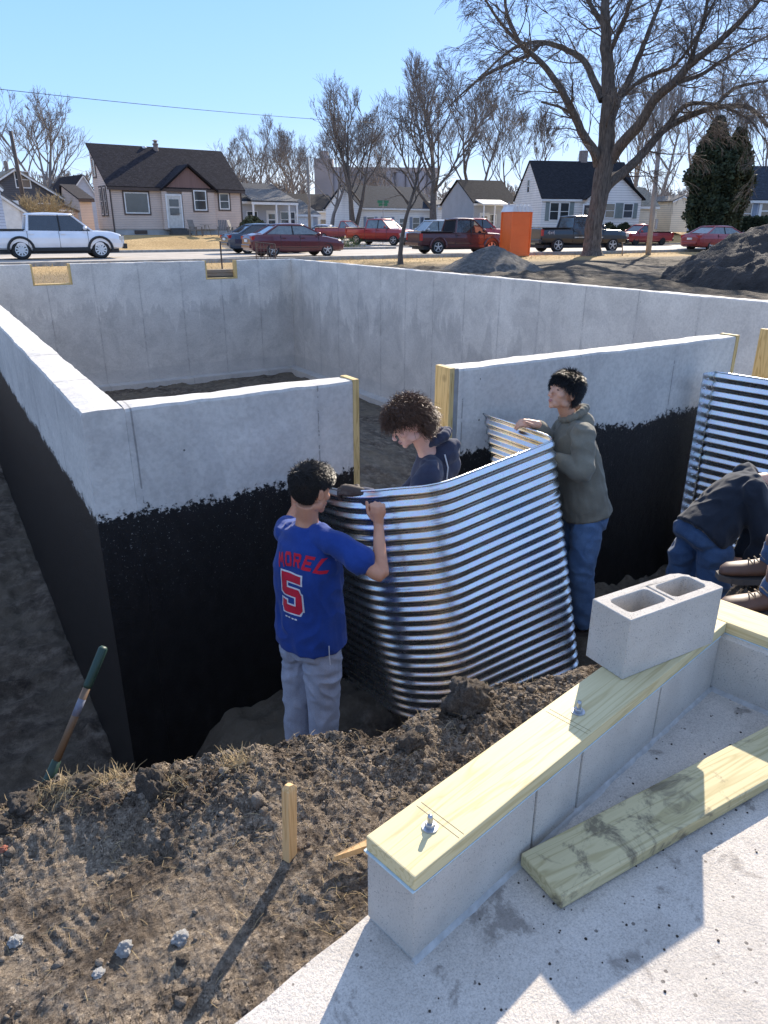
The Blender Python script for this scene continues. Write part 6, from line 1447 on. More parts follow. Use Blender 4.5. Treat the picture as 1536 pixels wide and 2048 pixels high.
# ------------------------------------------------------------------ people
def skin_mat(name, c):
    m, t, b = base_mat(name, 0.5, 0, 0.4); v = coords(t)
    r = ramp(t, nz(t, v, 14, 4), [(0.35, tuple(x * q for x, q in zip(c, (.90, .84, .82)))), (0.65, c)]); t.links.new(r.outputs[0], b.inputs['Base Color'])
    b.inputs['Subsurface Weight'].default_value = 0.12; b.inputs['Subsurface Radius'].default_value = (0.02, 0.008, 0.005); b.inputs['Subsurface Scale'].default_value = 0.4
    bump(t, b, nz(t, v, 160, 3), 0.15, 0.001); return m
def cloth_mat(name, c, c2=None, rough=.92, weave=420, axis=None):
    m, t, b = base_mat(name, rough, 0, 0.15); v = coords(t); c2 = c2 or tuple(x * .78 for x in c)
    r = ramp(t, nz(t, v, 7, 5, .6), [(0.32, c2), (0.68, c)])
    g = ramp(t, nz(t, v, weave, 2, .6), [(0.3, (.78, .78, .78)), (0.7, (1.08, 1.08, 1.08))])
    t.links.new(mixc(t, 1, r.outputs[0], g.outputs[0], 'MULTIPLY'), b.inputs['Base Color'])
    b.inputs['Sheen Weight'].default_value = .15
    bump(t, b, nz(t, v, weave, 2, .6), .25, .001, bump(t, b, nz(t, v, 22, 3, .5, .6), .25, .01)); return m
def fuse(mb, name, m, parent, voxel, it=4, wr=0.0, wscale=(9, 9, 5), seed=0):
    o = mb.build('tmp_' + name, m, None, True)
    md = o.modifiers.new('r', 'REMESH'); md.mode = 'VOXEL'; md.voxel_size = voxel; md.use_smooth_shade = True
    s = o.modifiers.new('s', 'SMOOTH'); s.factor = .6; s.iterations = it
    me = evaluated(o); bpy.data.objects.remove(o)
    if wr:
        n = len(me.vertices); co = np.empty(n * 3, np.float32); me.vertices.foreach_get('co', co); co = co.reshape(-1, 3)
        nr = np.empty(n * 3, np.float32); me.vertices.foreach_get('normal', nr); nr = nr.reshape(-1, 3)
        d = np.empty(n, np.float32); sx, sy, sz = wscale
        for i in range(n):
            x, y, z = co[i]; q = Vector((x * sx + seed, y * sy, z * sz + x * 3))
            a = mnoise.noise(q + Vector((mnoise.noise(q * .7), 0, mnoise.noise(q * .6 + Vector((5, 5, 5)))))  * 1.3); a2 = mnoise.noise(q * 2.3)
            d[i] = (1 - abs(a) * 2.6) * .8 + a2 * .5
        co += nr * (d * wr)[:, None]; me.vertices.foreach_set('co', co.ravel())
    me.materials.clear(); ml = m if isinstance(m, (list, tuple)) else [m]
    for q in ml: me.materials.append(q)
    me.polygons.foreach_set('use_smooth', [True] * len(me.polygons)); me.name = name; me.update()
    oo = bpy.data.objects.new(name, me); col.objects.link(oo); oo.parent = parent; return oo
def az(a): a = radians(a); return Vector((sin(a), cos(a), 0))
def basis3(x, y, z): return Matrix((x, y, z)).transposed()
def spine_rings(pts, lat, ab, n=24, sq=2.3):
    """pts along the spine, ab = (half width, half depth); superellipse rings"""
    out = []
    for i, p in enumerate(pts):
        d = (pts[min(i + 1, len(pts) - 1)] - pts[max(i - 1, 0)]).normalized(); l = (lat - d * lat.dot(d)).normalized(); f = d.cross(l).normalized(); a, b_ = ab[i]; r = []
        for k in range(n):
            q = 2 * pi * k / n; c, s = cos(q), sin(q); r.append(p + l * (a * abs(c) ** (2 / sq) * (1 if c >= 0 else -1)) + f * (b_ * abs(s) ** (2 / sq) * (1 if s >= 0 else -1)))
        out.append(r)
    return out
def limb(mb, pts, rads, n=14):
    """smooth tapered limb through joints"""
    P_, R_ = [], []
    for i in range(len(pts) - 1):
        a = pts[max(i - 1, 0)]; b_ = pts[i]; c = pts[i + 1]; d = pts[min(i + 2, len(pts) - 1)]
        for s in range(4):
            t_ = s / 4; P_.append(0.5 * ((2 * b_) + (c - a) * t_ + (2 * a - 5 * b_ + 4 * c - d) * t_ ** 2 + (3 * b_ - a - 3 * c + d) * t_ ** 3)); R_.append(rads[i] * (1 - t_) + rads[i + 1] * t_)
    P_.append(pts[-1]); R_.append(rads[-1]); mb.tube(P_, R_, n)
    mb.ball(pts[0], rads[0] * .99, 12); mb.ball(pts[-1], rads[-1] * .99, 12)
def hand(mb, wrist, Y, Z, side, curl=(35, 60, 50), spread=.0, scale=1.0, thumb=(.9, .45, -.2)):
    """Y: wrist->knuckles, Z: back of the hand, side +1 = thumb on +X"""
    Y = Y.normalized(); X = Y.cross(Z).normalized(); Z = X.cross(Y).normalized(); M = basis3(X, Y, Z); s = scale
    def T(x, y, z): return wrist + M @ Vector((x * s, y * s, z * s))
    mb.tube([T(0, -.02, 0), T(0, .02, 0), T(0, .06, 0), T(0, .092, -.001)], [.024 * s, .027 * s, .030 * s, .026 * s], 12)
    mb.ball(T(-.014, .060, 0), (.026 * s, .034 * s, .014 * s), 12, M); mb.ball(T(.014, .060, 0), (.026 * s, .034 * s, .014 * s), 12, M)
    for k, (x, L) in enumerate(((.029, .070), (.010, .080), (-.010, .075), (-.029, .060))):
        x *= side; a = 0; p = T(x, .086 - .004 * abs(k - 1), .002); pts = [p]
        for j, (c, f) in enumerate(zip(curl, (.42, .32, .26))):
            a += radians(c); d = Vector((x * spread * 8, cos(a), -sin(a))).normalized(); pts.append(pts[-1] + M @ (d * L * f * s))
        mb.tube(pts, [.0098 * s, .0090 * s, .0085 * s, .0072 * s], 8)
        for q in pts[1:]: mb.ball(q, .0086 * s, 8)
    p0 = T(.024 * side, .022, -.006); tx, ty, tz = thumb; d = Vector((tx * side, ty, tz)).normalized(); p1 = p0 + M @ (d * .036 * s); d2 = Vector((tx * side * .25, ty + .5, tz - .35)).normalized(); p2 = p1 + M @ (d2 * .030 * s); p3 = p2 + M @ (d2 * .024 * s)
    mb.tube([p0, p1, p2, p3], [.013 * s, .0115 * s, .0105 * s, .0085 * s], 8); mb.ball(p3, .0085 * s, 8)
def head_prims(mb, M, c, s=1.0, jaw=1.0):
    """head frame: X person's right, Y forward, Z up"""
    def b(x, y, z, rx, ry, rz): mb.ball(c + M @ Vector((x * s, y * s, z * s)), (rx * s, ry * s, rz * s), 20, M)
    b(0, -.012, .032, .076, .096, .086); b(0, .028, .012, .067, .068, .078); b(0, .034, -.040, .056 * jaw, .054, .052); b(0, .050, -.078, .036 * jaw, .040, .026); b(0, .076, -.096, .017, .016, .016)
    for q in (-1, 1):
        b(q * .040, .056, -.022, .024, .026, .022); b(q * .044, .010, -.066, .018, .034, .022); b(q * .078, -.006, -.008, .007, .019, .030); b(q * .083, -.012, .006, .006, .015, .018); b(q * .026, .083, .024, .022, .012, .008); b(q * .011, .106, -.038, .008, .009, .007)
    mb.tube([c + M @ Vector(p) * s for p in ((0, .086, .016), (0, .102, -.012), (0, .116, -.034))], [.007 * s, .0078 * s, .0088 * s], 10); mb.ball(c + M @ Vector((0, .112, -.036)) * s, .0095 * s, 10)
    b(0, .094, -.061, .020, .009, .0055); b(0, .092, -.072, .018, .009, .0065)
def recolor(o, spheres):
    me = o.data; ctr = np.empty(len(me.polygons) * 3, np.float32); me.polygons.foreach_get('center', ctr); ctr = ctr.reshape(-1, 3); mi = np.zeros(len(me.polygons), np.int32)
    for idx, c, M, r in spheres:
        q = (ctr - np.array(c)) @ np.array(M); mi[((q / np.array(r)) ** 2).sum(1) < 1] = idx
    me.polygons.foreach_set('material_index', mi)
def hair_obj(M, c, s, style, m, parent, seed):
    """strands rooted on the skull"""
    rnd = random.Random(seed); V = []; F = []; N_ = {'short': 9000, 'curly': 5600, 'straight': 7000}[style]; cap = MB()
    def allowed(q):
        x, y, z = q
        if style == 'short': return (z > .012 + .60 * max(0, y - .0) if y > -.02 else z > -.055 - .0 * y)
        if style == 'curly': return z > .020 + .34 * max(0, y) if y > -.03 else z > -.085
        return z > .010 + .42 * max(0, y) if y > -.03 else z > -.075
    def skull(d): return Vector((d.x * .078, d.y * .098 - .012, d.z * .090 + .032))
    # scalp shell
    nA, nB = 40, 26; idx = {}; Vc = []; Fc = []
    for i in range(nB + 1):
        for k in range(nA):
            th = pi * i / nB; ph = 2 * pi * k / nA; d = Vector((sin(th) * cos(ph), sin(th) * sin(ph), cos(th))); q = skull(d); ok = allowed(q) or allowed(q + Vector((0, 0, .012)))
            off_ = {'short': .006, 'curly': .014, 'straight': .012}[style] * (1.0 if q.z > .04 else .6)
            idx[i, k] = len(Vc) if ok else None
            if ok: Vc.append(c + M @ ((q + d * off_) * s))
    for i in range(nB):
        for k in range(nA):
            q = [idx[i, k], idx[i + 1, k], idx[i + 1, (k + 1) % nA], idx[i, (k + 1) % nA]]
            if all(v is not None for v in q): Fc.append(q)
    T = Tubes(); down = Vector((0, 0, -1))
    for i in range(N_):
        d = Vector((rnd.gauss(0, 1), rnd.gauss(0, 1), rnd.gauss(0, 1))).normalized(); q = skull(d)
        if not allowed(q): continue
        topness = max(0, min(1, (q.z - .03) / .06)); n = 6
        if style == 'short': L = .007 + .030 * topness ** .8 + (.012 if q.y > .03 else 0); dirn = (d * .55 + Vector((rnd.gauss(0, .35), .75 * topness + rnd.gauss(0, .3), rnd.gauss(0, .2))) + down * (.75 * (1 - topness))).normalized(); r = .0013; curl = .0018; grav = .35
        elif style == 'curly': L = .040 + .028 * rnd.random() + (.03 if q.y < -.02 and q.z < .02 else 0) + (.012 if q.y > .03 else 0); dirn = (d * .9 + Vector((0, .25 if q.y > .02 else -.25, -.15)) + Vector((rnd.gauss(0, .5), rnd.gauss(0, .5), rnd.gauss(0, .4)))).normalized(); r = .0014; curl = .010; grav = .85
        else: L = .034 + .020 * rnd.random() - (.012 if q.y > .05 else 0); dirn = (d * .50 + Vector((d.x * .3, d.y * .45 + .12, 0)) * topness + down * .6 * (1 - topness) + Vector((rnd.gauss(0, .12), rnd.gauss(0, .12), 0))).normalized(); r = .0013; curl = .0012; grav = .85
        p = q + d * .003; pts = []; ph = rnd.uniform(0, 6.28); a = dirn.cross(Vector((.3, .5, .8))).normalized(); b_ = dirn.cross(a)
        dd = dirn.copy()
        for j in range(n + 1):
            t_ = j / n; pts.append(c + M @ ((p + (a * cos(ph + t_ * 8) + b_ * sin(ph + t_ * 8)) * curl * t_) * s)); dd = (dd + down * grav / n * 1.2).normalized(); p = p + dd * (L / n)
            # keep outside the skull
            e = Vector((p.x / .080, (p.y + .012) / .100, (p.z - .032) / .092))
            if e.length < 1.06: e = e.normalized() * 1.06; p = Vector((e.x * .080, e.y * .100 - .012, e.z * .092 + .032))
        T.add(pts, [r * s, r * s, r * s, r * s * .9, r * s * .8, r * s * .6, r * s * .25], 3)
    k = len(T.v); T.v += Vc
    fs = np.array(T.f + [[x + k for x in f] for f in Fc])
    return from_np('hair', np.array([tuple(v) for v in T.v]), fs, m, parent, True)
def hair_m(name, c1, c2):
    m, t, b = base_mat(name, 0.42, 0, 0.5); r = ramp(t, nz(t, coords(t), 60, 3), [(0.3, c2), (0.7, c1)]); t.links.new(r.outputs[0], b.inputs['Base Color']); return m
LIP = simple('lips', (0.42, 0.17, 0.15), None, .5); BROW = simple('eyebrow', (0.03, 0.02, 0.015), None, .8); EYE = simple('eye', (0.02, 0.014, 0.01), None, .1)
SOLE = simple('shoe_sole', (0.09, 0.075, 0.065), None, .8)
def person(label, J, body_az, face_az, pitch, roll, skin, hs, hair, hairm, top, tm, bot, bm, shoe, foot_az, hs_l=None, hs_r=None, voxel=.0055, skinrad=1.0, belt=None, sleeves='long', hood=False, hem=-.04, head=True, group=None, glove=None, tw=.011, leg=1.0):
    """J: world joints: pelvis, chest(top of sternum), head, shl shr, ell elr, wrl wrr, hil hir, knl knr, anl anr"""
    org = (J['anl'] + J['anr']) / 2; org = Vector((org.x, org.y, min(J['anl'].z, J['anr'].z) - .09)); P = empty('person', org, 0, label, 'person', group); j = {k: v - org for k, v in J.items()}
    rt = -az(body_az).cross(Vector((0, 0, 1))) * -1; rt = az(body_az + 90)   # person's right
    F = az(body_az)
    # head frame
    fz = Matrix.Rotation(0, 3, 'Z'); fy = az(face_az); up = Vector((0, 0, 1)); fr = az(face_az + 90)
    Rp = Matrix.Rotation(radians(-pitch), 3, fr); fy2 = Rp @ fy; up2 = Rp @ up; Rr = Matrix.Rotation(radians(roll), 3, fy2); fr2 = Rr @ fr; up2 = Rr @ up2; M = basis3(fr2, fy2, up2)
    H = j['head']; nb = (j['shl'] + j['shr']) / 2 + Vector((0, 0, .03)) if 'neck' not in j else j['neck']
    pel = j['pelvis']; ax = (nb - pel); lat = (j['shr'] - j['shl']).normalized() ; lat2 = (j['hir'] - j['hil']).normalized()
    sp = [pel - ax * .10, pel + ax * .06, pel + ax * .32, pel + ax * .62, pel + ax * .86, nb]
    b = MB(); b.rings(spine_rings(sp, lat, [(.150, .10), (.158, .11), (.135, .095), (.155, .11), (.135, .085), (.06, .055)]))
    b.tube([nb - ax.normalized() * .05, nb + (H - nb) * .25, H + M @ Vector((0, -.018, -.055)) * hs], [.062, .054, .052], 16)
    if head: head_prims(b, M, H, hs)
    for s in ('l', 'r'):
        limb(b, [j['sh' + s], j['sh' + s].lerp(j['el' + s], .5), j['el' + s], j['el' + s].lerp(j['wr' + s], .35), j['wr' + s]], [.052 * skinrad, .046 * skinrad, .040 * skinrad, .040 * skinrad, .026 * skinrad])
        limb(b, [j['hi' + s], j['hi' + s].lerp(j['kn' + s], .5), j['kn' + s], j['kn' + s].lerp(j['an' + s], .4), j['an' + s]], [.082, .072, .055, .052, .038])
        hp = hs_l if s == 'l' else hs_r
        if hp is None:
            d = (j['wr' + s] - j['el' + s]).normalized(); hp = (d, F.cross(d).cross(d) * -1 if False else (rt if s == 'r' else -rt), (20, 25, 20))
        if not (glove and s == glove[0]): hand(b, j['wr' + s], hp[0], hp[1], hp[3] if len(hp) > 3 else (-1 if s == 'r' else 1), hp[2], thumb=hp[4] if len(hp) > 4 else (.9, .45, -.2))
        b.ball(j['an' + s] + Vector((0, 0, -.02)), (.04, .04, .05), 10)
    bo = fuse(b, 'body', [skin, LIP, BROW], P, voxel, 3)
    if head:
        hq = lambda x, y, z: tuple(H + M @ Vector((x, y, z)) * hs)
        recolor(bo, [(1, hq(0, .098, -.066), M, (.022 * hs, .014 * hs, .0085 * hs)), (2, hq(-.030, .090, .028), M, (.020 * hs, .02, .0042)), (2, hq(.030, .090, .028), M, (.020 * hs, .02, .0042))])
        for s_ in (-1, 1):
            e = MB(); e.ball(hq(s_ * .030, .0835, .006), (.0115 * hs, .007 * hs, .0036 * hs), 10, M); e.build('eye', EYE, P, True)
        hair_obj(M, H, hs, hair, hairm, P, 7)
    # top garment
    t = MB(); e_ = top
    spt = [pel + ax * hem, pel + ax * .08, pel + ax * .32, pel + ax * .62, pel + ax * .86, nb + ax.normalized() * .012]
    t.rings(spine_rings(spt, lat, [(.190 * e_, .160 * e_), (.188 * e_, .156 * e_), (.176 * e_, .146 * e_), (.184 * e_, .146 * e_), (.160 * e_, .115), (.068, .066)]))
    for s in ('l', 'r'):
        a, m_, w_ = j['sh' + s], j['el' + s], j['wr' + s]
        t.tube([nb - ax.normalized() * .045, nb.lerp(a, .55) - Vector((0, 0, .012)), a - Vector((0, 0, .008))], [.055, .062, .060], 14)
        t.ball(pel + (nb - pel) * .70 + (a - nb) * .62, (.075, .075, .10), 12)
        if sleeves == 'short': limb(t, [a, a.lerp(m_, .30), a.lerp(m_, .58)], [.058, .060, .068], 18)
        else: limb(t, [a, a.lerp(m_, .5), m_, m_.lerp(w_, .5), m_.lerp(w_, .90)], [.076 * e_, .070 * e_, .063 * e_, .056, .041], 16)
    if hood:
        bk = -F
        for k in range(16):
            q = 2 * pi * k / 16; p_ = nb + Vector((0, 0, .035)) + rt * (.080 * cos(q)) + F * (.070 * sin(q) - .014) + Vector((0, 0, -.035 * sin(q) + .03 * hood)); t.ball(p_, .025, 10)
        t.ball(nb + bk * .080 + Vector((0, 0, .00)), (.085, .070, .070), 14); t.ball(nb + bk * .105 + Vector((0, 0, -.07)), (.07, .05, .09), 14)
        if hood > 1: t.ball(nb + bk * .10 + Vector((0, 0, .045)), (.065, .05, .045), 14)
    to = fuse(t, tm[1], tm[0], P, voxel * 1.05, 9, tw, (8, 8, 6), 3)
    # trousers
    q = MB(); g = leg
    q.rings(spine_rings([pel - ax * .20, pel - ax * .08, pel + ax * .04, pel + ax * .10], lat2 if lat2.dot(lat) > 0 else lat, [(.130 * g, .11), (.168, .13), (.164, .125), (.155, .115)]))
    for s in ('l', 'r'):
        a, k_, n_ = j['hi' + s], j['kn' + s], j['an' + s]
        limb(q, [a, a.lerp(k_, .5), k_, k_.lerp(n_, .5), n_ + Vector((0, 0, .01))], [.104 * g, .098 * g, .082 * g, .076 * g, .066 * g], 18)
        q.ball(a - F * .045 + Vector((0, 0, -.0)), (.085, .085, .095), 12)
    fuse(q, bm[1], bm[0], P, voxel * 1.1, 6, .010, (7, 7, 9), 9)
    if belt:
        MB().rings(spine_rings([pel + ax * .045, pel + ax * .10], lat, [(.176, .134), (.172, .130)])).build('belt', belt, P, True)
    # shoes
    for i, s in enumerate(('l', 'r')):
        d = az(foot_az[i]); l = d.cross(Vector((0, 0, 1))); a = j['an' + s] + Vector((0, 0, -.085)); S = MB()
        ks = 1.12 if shoe is BOOT else 1.0
        if shoe is BOOT: S.tube([a + Vector((0, 0, .05)), a + Vector((0, 0, .19))], [.052, .056], 14)
        secs = [(-.07, .034, .075), (-.04, .042, .098), (.02, .043, .095), (.08, .046, .074), (.14, .051, .062), (.185, .046, .055), (.208, .030, .042), (.218, .012, .026)]
        rings = []
        for x, hw, hz in secs:
            c = a + d * x; r = []
            for k in range(16):
                w_ = 2 * pi * k / 16; r.append(c + l * (hw * cos(w_)) + Vector((0, 0, hz / 2 + .012 + hz / 2 * sin(w_) * (1 if sin(w_) > 0 else .75))))
            rings.append(r)
        S.rings(rings); so_ = S.build('shoe', shoe, P, True)
        S2 = MB(); S2.rings([[a + d * x + l * (hw * 1.10 * sx) + Vector((0, 0, z)) for sx, z in ((-1, -.005), (1, -.005), (1, .020), (-1, .020))] for x, hw, hz in [(-.078, .030, 0)] + secs[0:7] + [(.225, .020, 0)]]); S2.build('sole', SOLE, so_)
        if hood == 0 and label.startswith('man in brown'):
            S3 = MB()
            for k in range(4): S3.tube([a + d * (.035 + k * .022) + l * .026 + Vector((0, 0, .112 - k * .010)), a + d * (.045 + k * .022) + Vector((0, 0, .122 - k * .010)), a + d * (.035 + k * .022) - l * .026 + Vector((0, 0, .112 - k * .010))], .003, 5)
            S3.build('laces', simple('boot_lace', (.30, .22, .14), None, .8) if k and 'boot_lace' not in bpy.data.materials else bpy.data.materials['boot_lace'], so_)
    return P, to, bo, j, M
HB = hair_m('near_black_hair', (0.030, 0.022, 0.017), (0.010, 0.008, 0.006)); HC = hair_m('curly_brown_hair', (0.17, 0.088, 0.050), (0.065, 0.034, 0.020)); HK = hair_m('black_hair', (0.012, 0.011, 0.012), (0.004, 0.004, 0.005))
SK_T = skin_mat('tan_skin', (0.58, 0.29, 0.175)); SK_P = skin_mat('fair_skin', (0.82, 0.50, 0.40)); SK_M = skin_mat('olive_skin', (0.64, 0.37, 0.25))
JRS = cloth_mat('royal_blue_jersey', (0.020, 0.060, 0.27), (0.014, 0.044, 0.21), .85); SWP = cloth_mat('heather_grey_sweatpants', (0.42, 0.45, 0.53), (0.33, 0.36, 0.44), .95, 260)
NAVY = cloth_mat('faded_navy_hoodie', (0.062, 0.068, 0.105), (0.040, 0.044, 0.072)); OLIVE = cloth_mat('olive_grey_hoodie', (0.235, 0.220, 0.170), (0.175, 0.163, 0.128)); JEAN = cloth_mat('blue_jeans', (0.125, 0.215, 0.37), (0.070, 0.130, 0.25), .9, 300)
DJ = cloth_mat('dark_jeans', (0.055, 0.105, 0.20), (0.030, 0.060, 0.125), .9, 300); DNV = cloth_mat('dark_navy_jacket', (0.020, 0.026, 0.038), (0.013, 0.017, 0.026))
SHB = simple('black_shoe', (0.03, 0.03, 0.032), None, .6); BOOT = simple('brown_leather_boot', (0.12, 0.058, 0.034), (0.065, 0.030, 0.018), .55, scale=12); BELT = simple('black_belt', (0.02, 0.018, 0.016), None, .5); GLV = simple('brown_work_glove', (0.085, 0.060, 0.045), (0.05, 0.035, 0.028), .8, scale=30)

# --- boy in the blue jersey
FL1 = -2.84
bf = az(80); br = az(170)
Cc = W(617, 1085, 3.24); pel = W(622, 1262, 3.24)
J = dict(pelvis=pel, head=W(622, 981, 3.24), shl=W(572, 1068, 3.37), shr=W(668, 1082, 3.12), neck=W(612, 1052, 3.25),
         ell=W(578, 1050, 3.62), wrl=W(592, 1012, 3.80), elr=W(761, 1150, 3.02), wrr=W(757, 1047, 3.19),
         hil=W(604, 1285, 3.30), hir=W(643, 1287, 3.18), knl=W(598, 1400, 3.28), knr=W(647, 1405, 3.16), anl=W(598, 1522, 3.24), anr=W(648, 1528, 3.13))
vdir = az(26)
P1 = person('boy in blue number 5 jersey and grey sweatpants, back turned, gripping the panel rim', J, 70, 76, 12, -3, SK_T, 1.0, 'short', HB, .99, (JRS, 'jersey'), 1, (SWP, 'sweatpants'), SHB, (78, 70), sleeves='short', hem=-.09,
            hs_r=(Vector((-.02, .04, 1)), -vdir, (70, 75, 55), -1, (.55, .75, -.35)), hs_l=(Vector((.2, .3, 1)), az(-60), (60, 70, 50)), voxel=.0048, skinrad=.86, tw=.0085, leg=.97)
PE, shirt, body1, j1, M1 = P1
# lettering projected on the shirt
bv = BVHTree.FromPolygons([v.co.copy() for v in shirt.data.vertices], [tuple(p.vertices) for p in shirt.data.polygons])
RLET = cloth_mat('red_lettering', (0.62, 0.015, 0.045), (0.52, 0.012, 0.035), .6); WLET = cloth_mat('white_lettering', (0.80, 0.80, 0.82), None, .6)
GL = {'M': [[(0, 0), (.22, 0), (.22, 1), (0, 1)], [(.78, 0), (1, 0), (1, 1), (.78, 1)], [(.0, 1), (.26, 1), (.56, .45), (.44, .28)], [(1, 1), (.74, 1), (.44, .45), (.56, .28)]],
      'O': [[(0, .15), (.27, .15), (.27, .85), (0, .85)], [(.73, .15), (1, .15), (1, .85), (.73, .85)], [(.12, 0), (.88, 0), (1, .15), (.86, .22), (.14, .22), (0, .15)], [(0, .85), (.14, .78), (.86, .78), (1, .85), (.88, 1), (.12, 1)]],
      'R': [[(0, 0), (.27, 0), (.27, 1), (0, 1)], [(.27, .80), (.85, .80), (1, .88), (.85, 1), (.27, 1)], [(.73, .52), (1, .60), (1, .88), (.73, .80)], [(.27, .38), (.85, .38), (1, .52), (.73, .58), (.27, .58)], [(.50, .38), (.76, .38), (1, 0), (.72, 0)]],
      'E': [[(0, 0), (.28, 0), (.28, 1), (0, 1)], [(.28, 0), (1, 0), (1, .22), (.28, .22)], [(.28, .40), (.82, .40), (.82, .61), (.28, .61)], [(.28, .78), (1, .78), (1, 1), (.28, 1)]],
      'L': [[(0, 0), (.28, 0), (.28, 1), (0, 1)], [(.28, 0), (1, 0), (1, .22), (.28, .22)]],
      '5': [[(0, .50), (.27, .56), (.27, 1), (0, 1)], [(.27, .80), (.98, .80), (.98, 1), (.27, 1)], [(0, .50), (.14, .44), (.86, .44), (.98, .52), (.86, .64), (.27, .64)], [(.71, .12), (1, .12), (1, .52), (.84, .60), (.71, .46)], [(.12, 0), (.86, 0), (1, .12), (.80, .20), (.20, .20), (0, .12)], [(0, .12), (.27, .16), (.27, .30), (0, .30)]]}
from mathutils.geometry import tessellate_polygon as _tp
ax1 = (j1['neck'] - j1['pelvis']).normalized(); bk1 = -az(70); rt1 = az(160); bk1 = (bk1 - ax1 * bk1.dot(ax1)).normalized()
def decal(glyphs, name, m, off_, cell=.005, grow_=0.0):
    """glyphs: (poly list, x0, z0, w, h, rotation) on the back plane; x to the person's right"""
    V, F = [], []
    for polys, x0, z0, w_, h_, ro in glyphs:
        for pl in polys:
            P2 = []
            cx = sum(p[0] for p in pl) / len(pl); cy = sum(p[1] for p in pl) / len(pl)
            for a_, b_ in pl:
                X_, Y_ = (a_ - .5) * w_, b_ * h_
                if grow_:
                    dx, dy = (a_ - cx) * w_, (b_ - cy) * h_; X_ += grow_ * (1 if dx > 0 else -1); Y_ += grow_ * (1 if dy > 0 else -1)
                P2.append((x0 + X_ * cos(ro) - Y_ * sin(ro), z0 + X_ * sin(ro) + Y_ * cos(ro)))
            bm = bmesh.new(); vs = [bm.verts.new((p[0], p[1], 0)) for p in P2]
            try: bm.faces.new(vs)
            except Exception: continue
            for it in range(8):
                es = [e for e in bm.edges if e.calc_length() > cell * 2]
                if not es: break
                bmesh.ops.triangulate(bm, faces=bm.faces[:]); es = [e for e in bm.edges if e.calc_length() > cell * 2]
                bmesh.ops.subdivide_edges(bm, edges=es, cuts=1)
            bmesh.ops.triangulate(bm, faces=bm.faces[:])
            k = len(V); bm.verts.index_update()
            for v in bm.verts:
                o_ = j1['pelvis'] + ax1 * v.co.y + rt1 * v.co.x + bk1 * .5; hit = bv.ray_cast(o_, -bk1)
                V.append((hit[0] + hit[1].normalized() * off_) if hit[0] else o_ - bk1 * .4)
            F += [tuple(x.index + k for x in f.verts) for f in bm.faces]; bm.free()
    me = bpy.data.meshes.new(name); me.from_pydata([tuple(v) for v in V], [], F); o = link_mesh(name, me, m, PE); return o
Lax = (j1['neck'] - j1['pelvis']).length
gl = []; n = 5; Rarc = .30; zc = Lax - .155
for i, ch in enumerate('MOREL'):
    a_ = (i - 2) * .185; gl.append((GL[ch], Rarc * sin(a_) * .86 + .056, zc + Rarc * (cos(a_) - 1) * 1.1, .040, .068, -a_ * .9))
decal(gl, 'name_lettering', RLET, .003)
decal([(GL['5'], .026, Lax - .40, .125, .205, 0)], 'number_outline', WLET, .0022, .006, .008)
decal([(GL['5'], .026, Lax - .40, .125, .205, 0)], 'number', RLET, .0040, .006)
decal([([[(0, 0), (1, 0), (1, 1), (0, 1)]], x_, Lax - .432, .014, .008, 0) for x_ in (-.010, .010, .033, .052)], 'small_print', WLET, .003)
# trouser pocket seam and drawstring
d0 = W(658, 1292, 3.05) - Vector(PE.location); MB().tube([d0, d0 + Vector((0, 0, -.05)), d0 + Vector((.004, 0, -.11))], .0022, 5).build('pocket_seam', WLET, PE)

# --- curly haired boy between the panel and the opening
pel = W(884, 1150, 3.98); J = dict(pelvis=pel, head=W(818, 846, 3.72), neck=W(862, 908, 3.84), shl=W(862, 948, 3.66), shr=W(868, 930, 4.02), ell=W(800, 1035, 3.62), wrl=W(722, 985, 3.56), elr=W(800, 1010, 3.95), wrr=W(745, 1010, 3.92),
    hil=W(880, 1165, 3.88), hir=W(890, 1160, 4.06), knl=W(872, 1280, 3.80), knr=W(885, 1280, 4.0), anl=W(880, 1400, 3.75), anr=W(895, 1390, 3.98))
P2 = person('boy with curly brown hair in faded navy hoodie, looking down behind the panel', J, -58, -70, 30, 0, SK_P, 1.0, 'curly', HC, .90, (NAVY, 'hoodie'), 1, (DJ, 'jeans'), SHB, (-60, -60), hood=2, voxel=.0055, glove=('l',))
o2 = Vector(P2[0].location); g = MB(); hand(g, J['wrl'] - o2, (P_A.lerp(P_B, .35) + Vector((0, 0, .02)) - J['wrl']).normalized() + Vector((-.8, .3, .2)), Vector((0, 0, 1)) - az(30) * .4, 1, (25, 60, 40), scale=1.12)
fuse(g, 'work_glove', GLV, P2[0], .004, 2)
MB().tube([P2[3]['neck'] + Vector((.02, -.10, .02)), P2[3]['neck'] + Vector((.03, -.12, -.05)), P2[3]['neck'] + Vector((.02, -.125, -.12))], .004, 6).build('drawstring', WLET, P2[0])

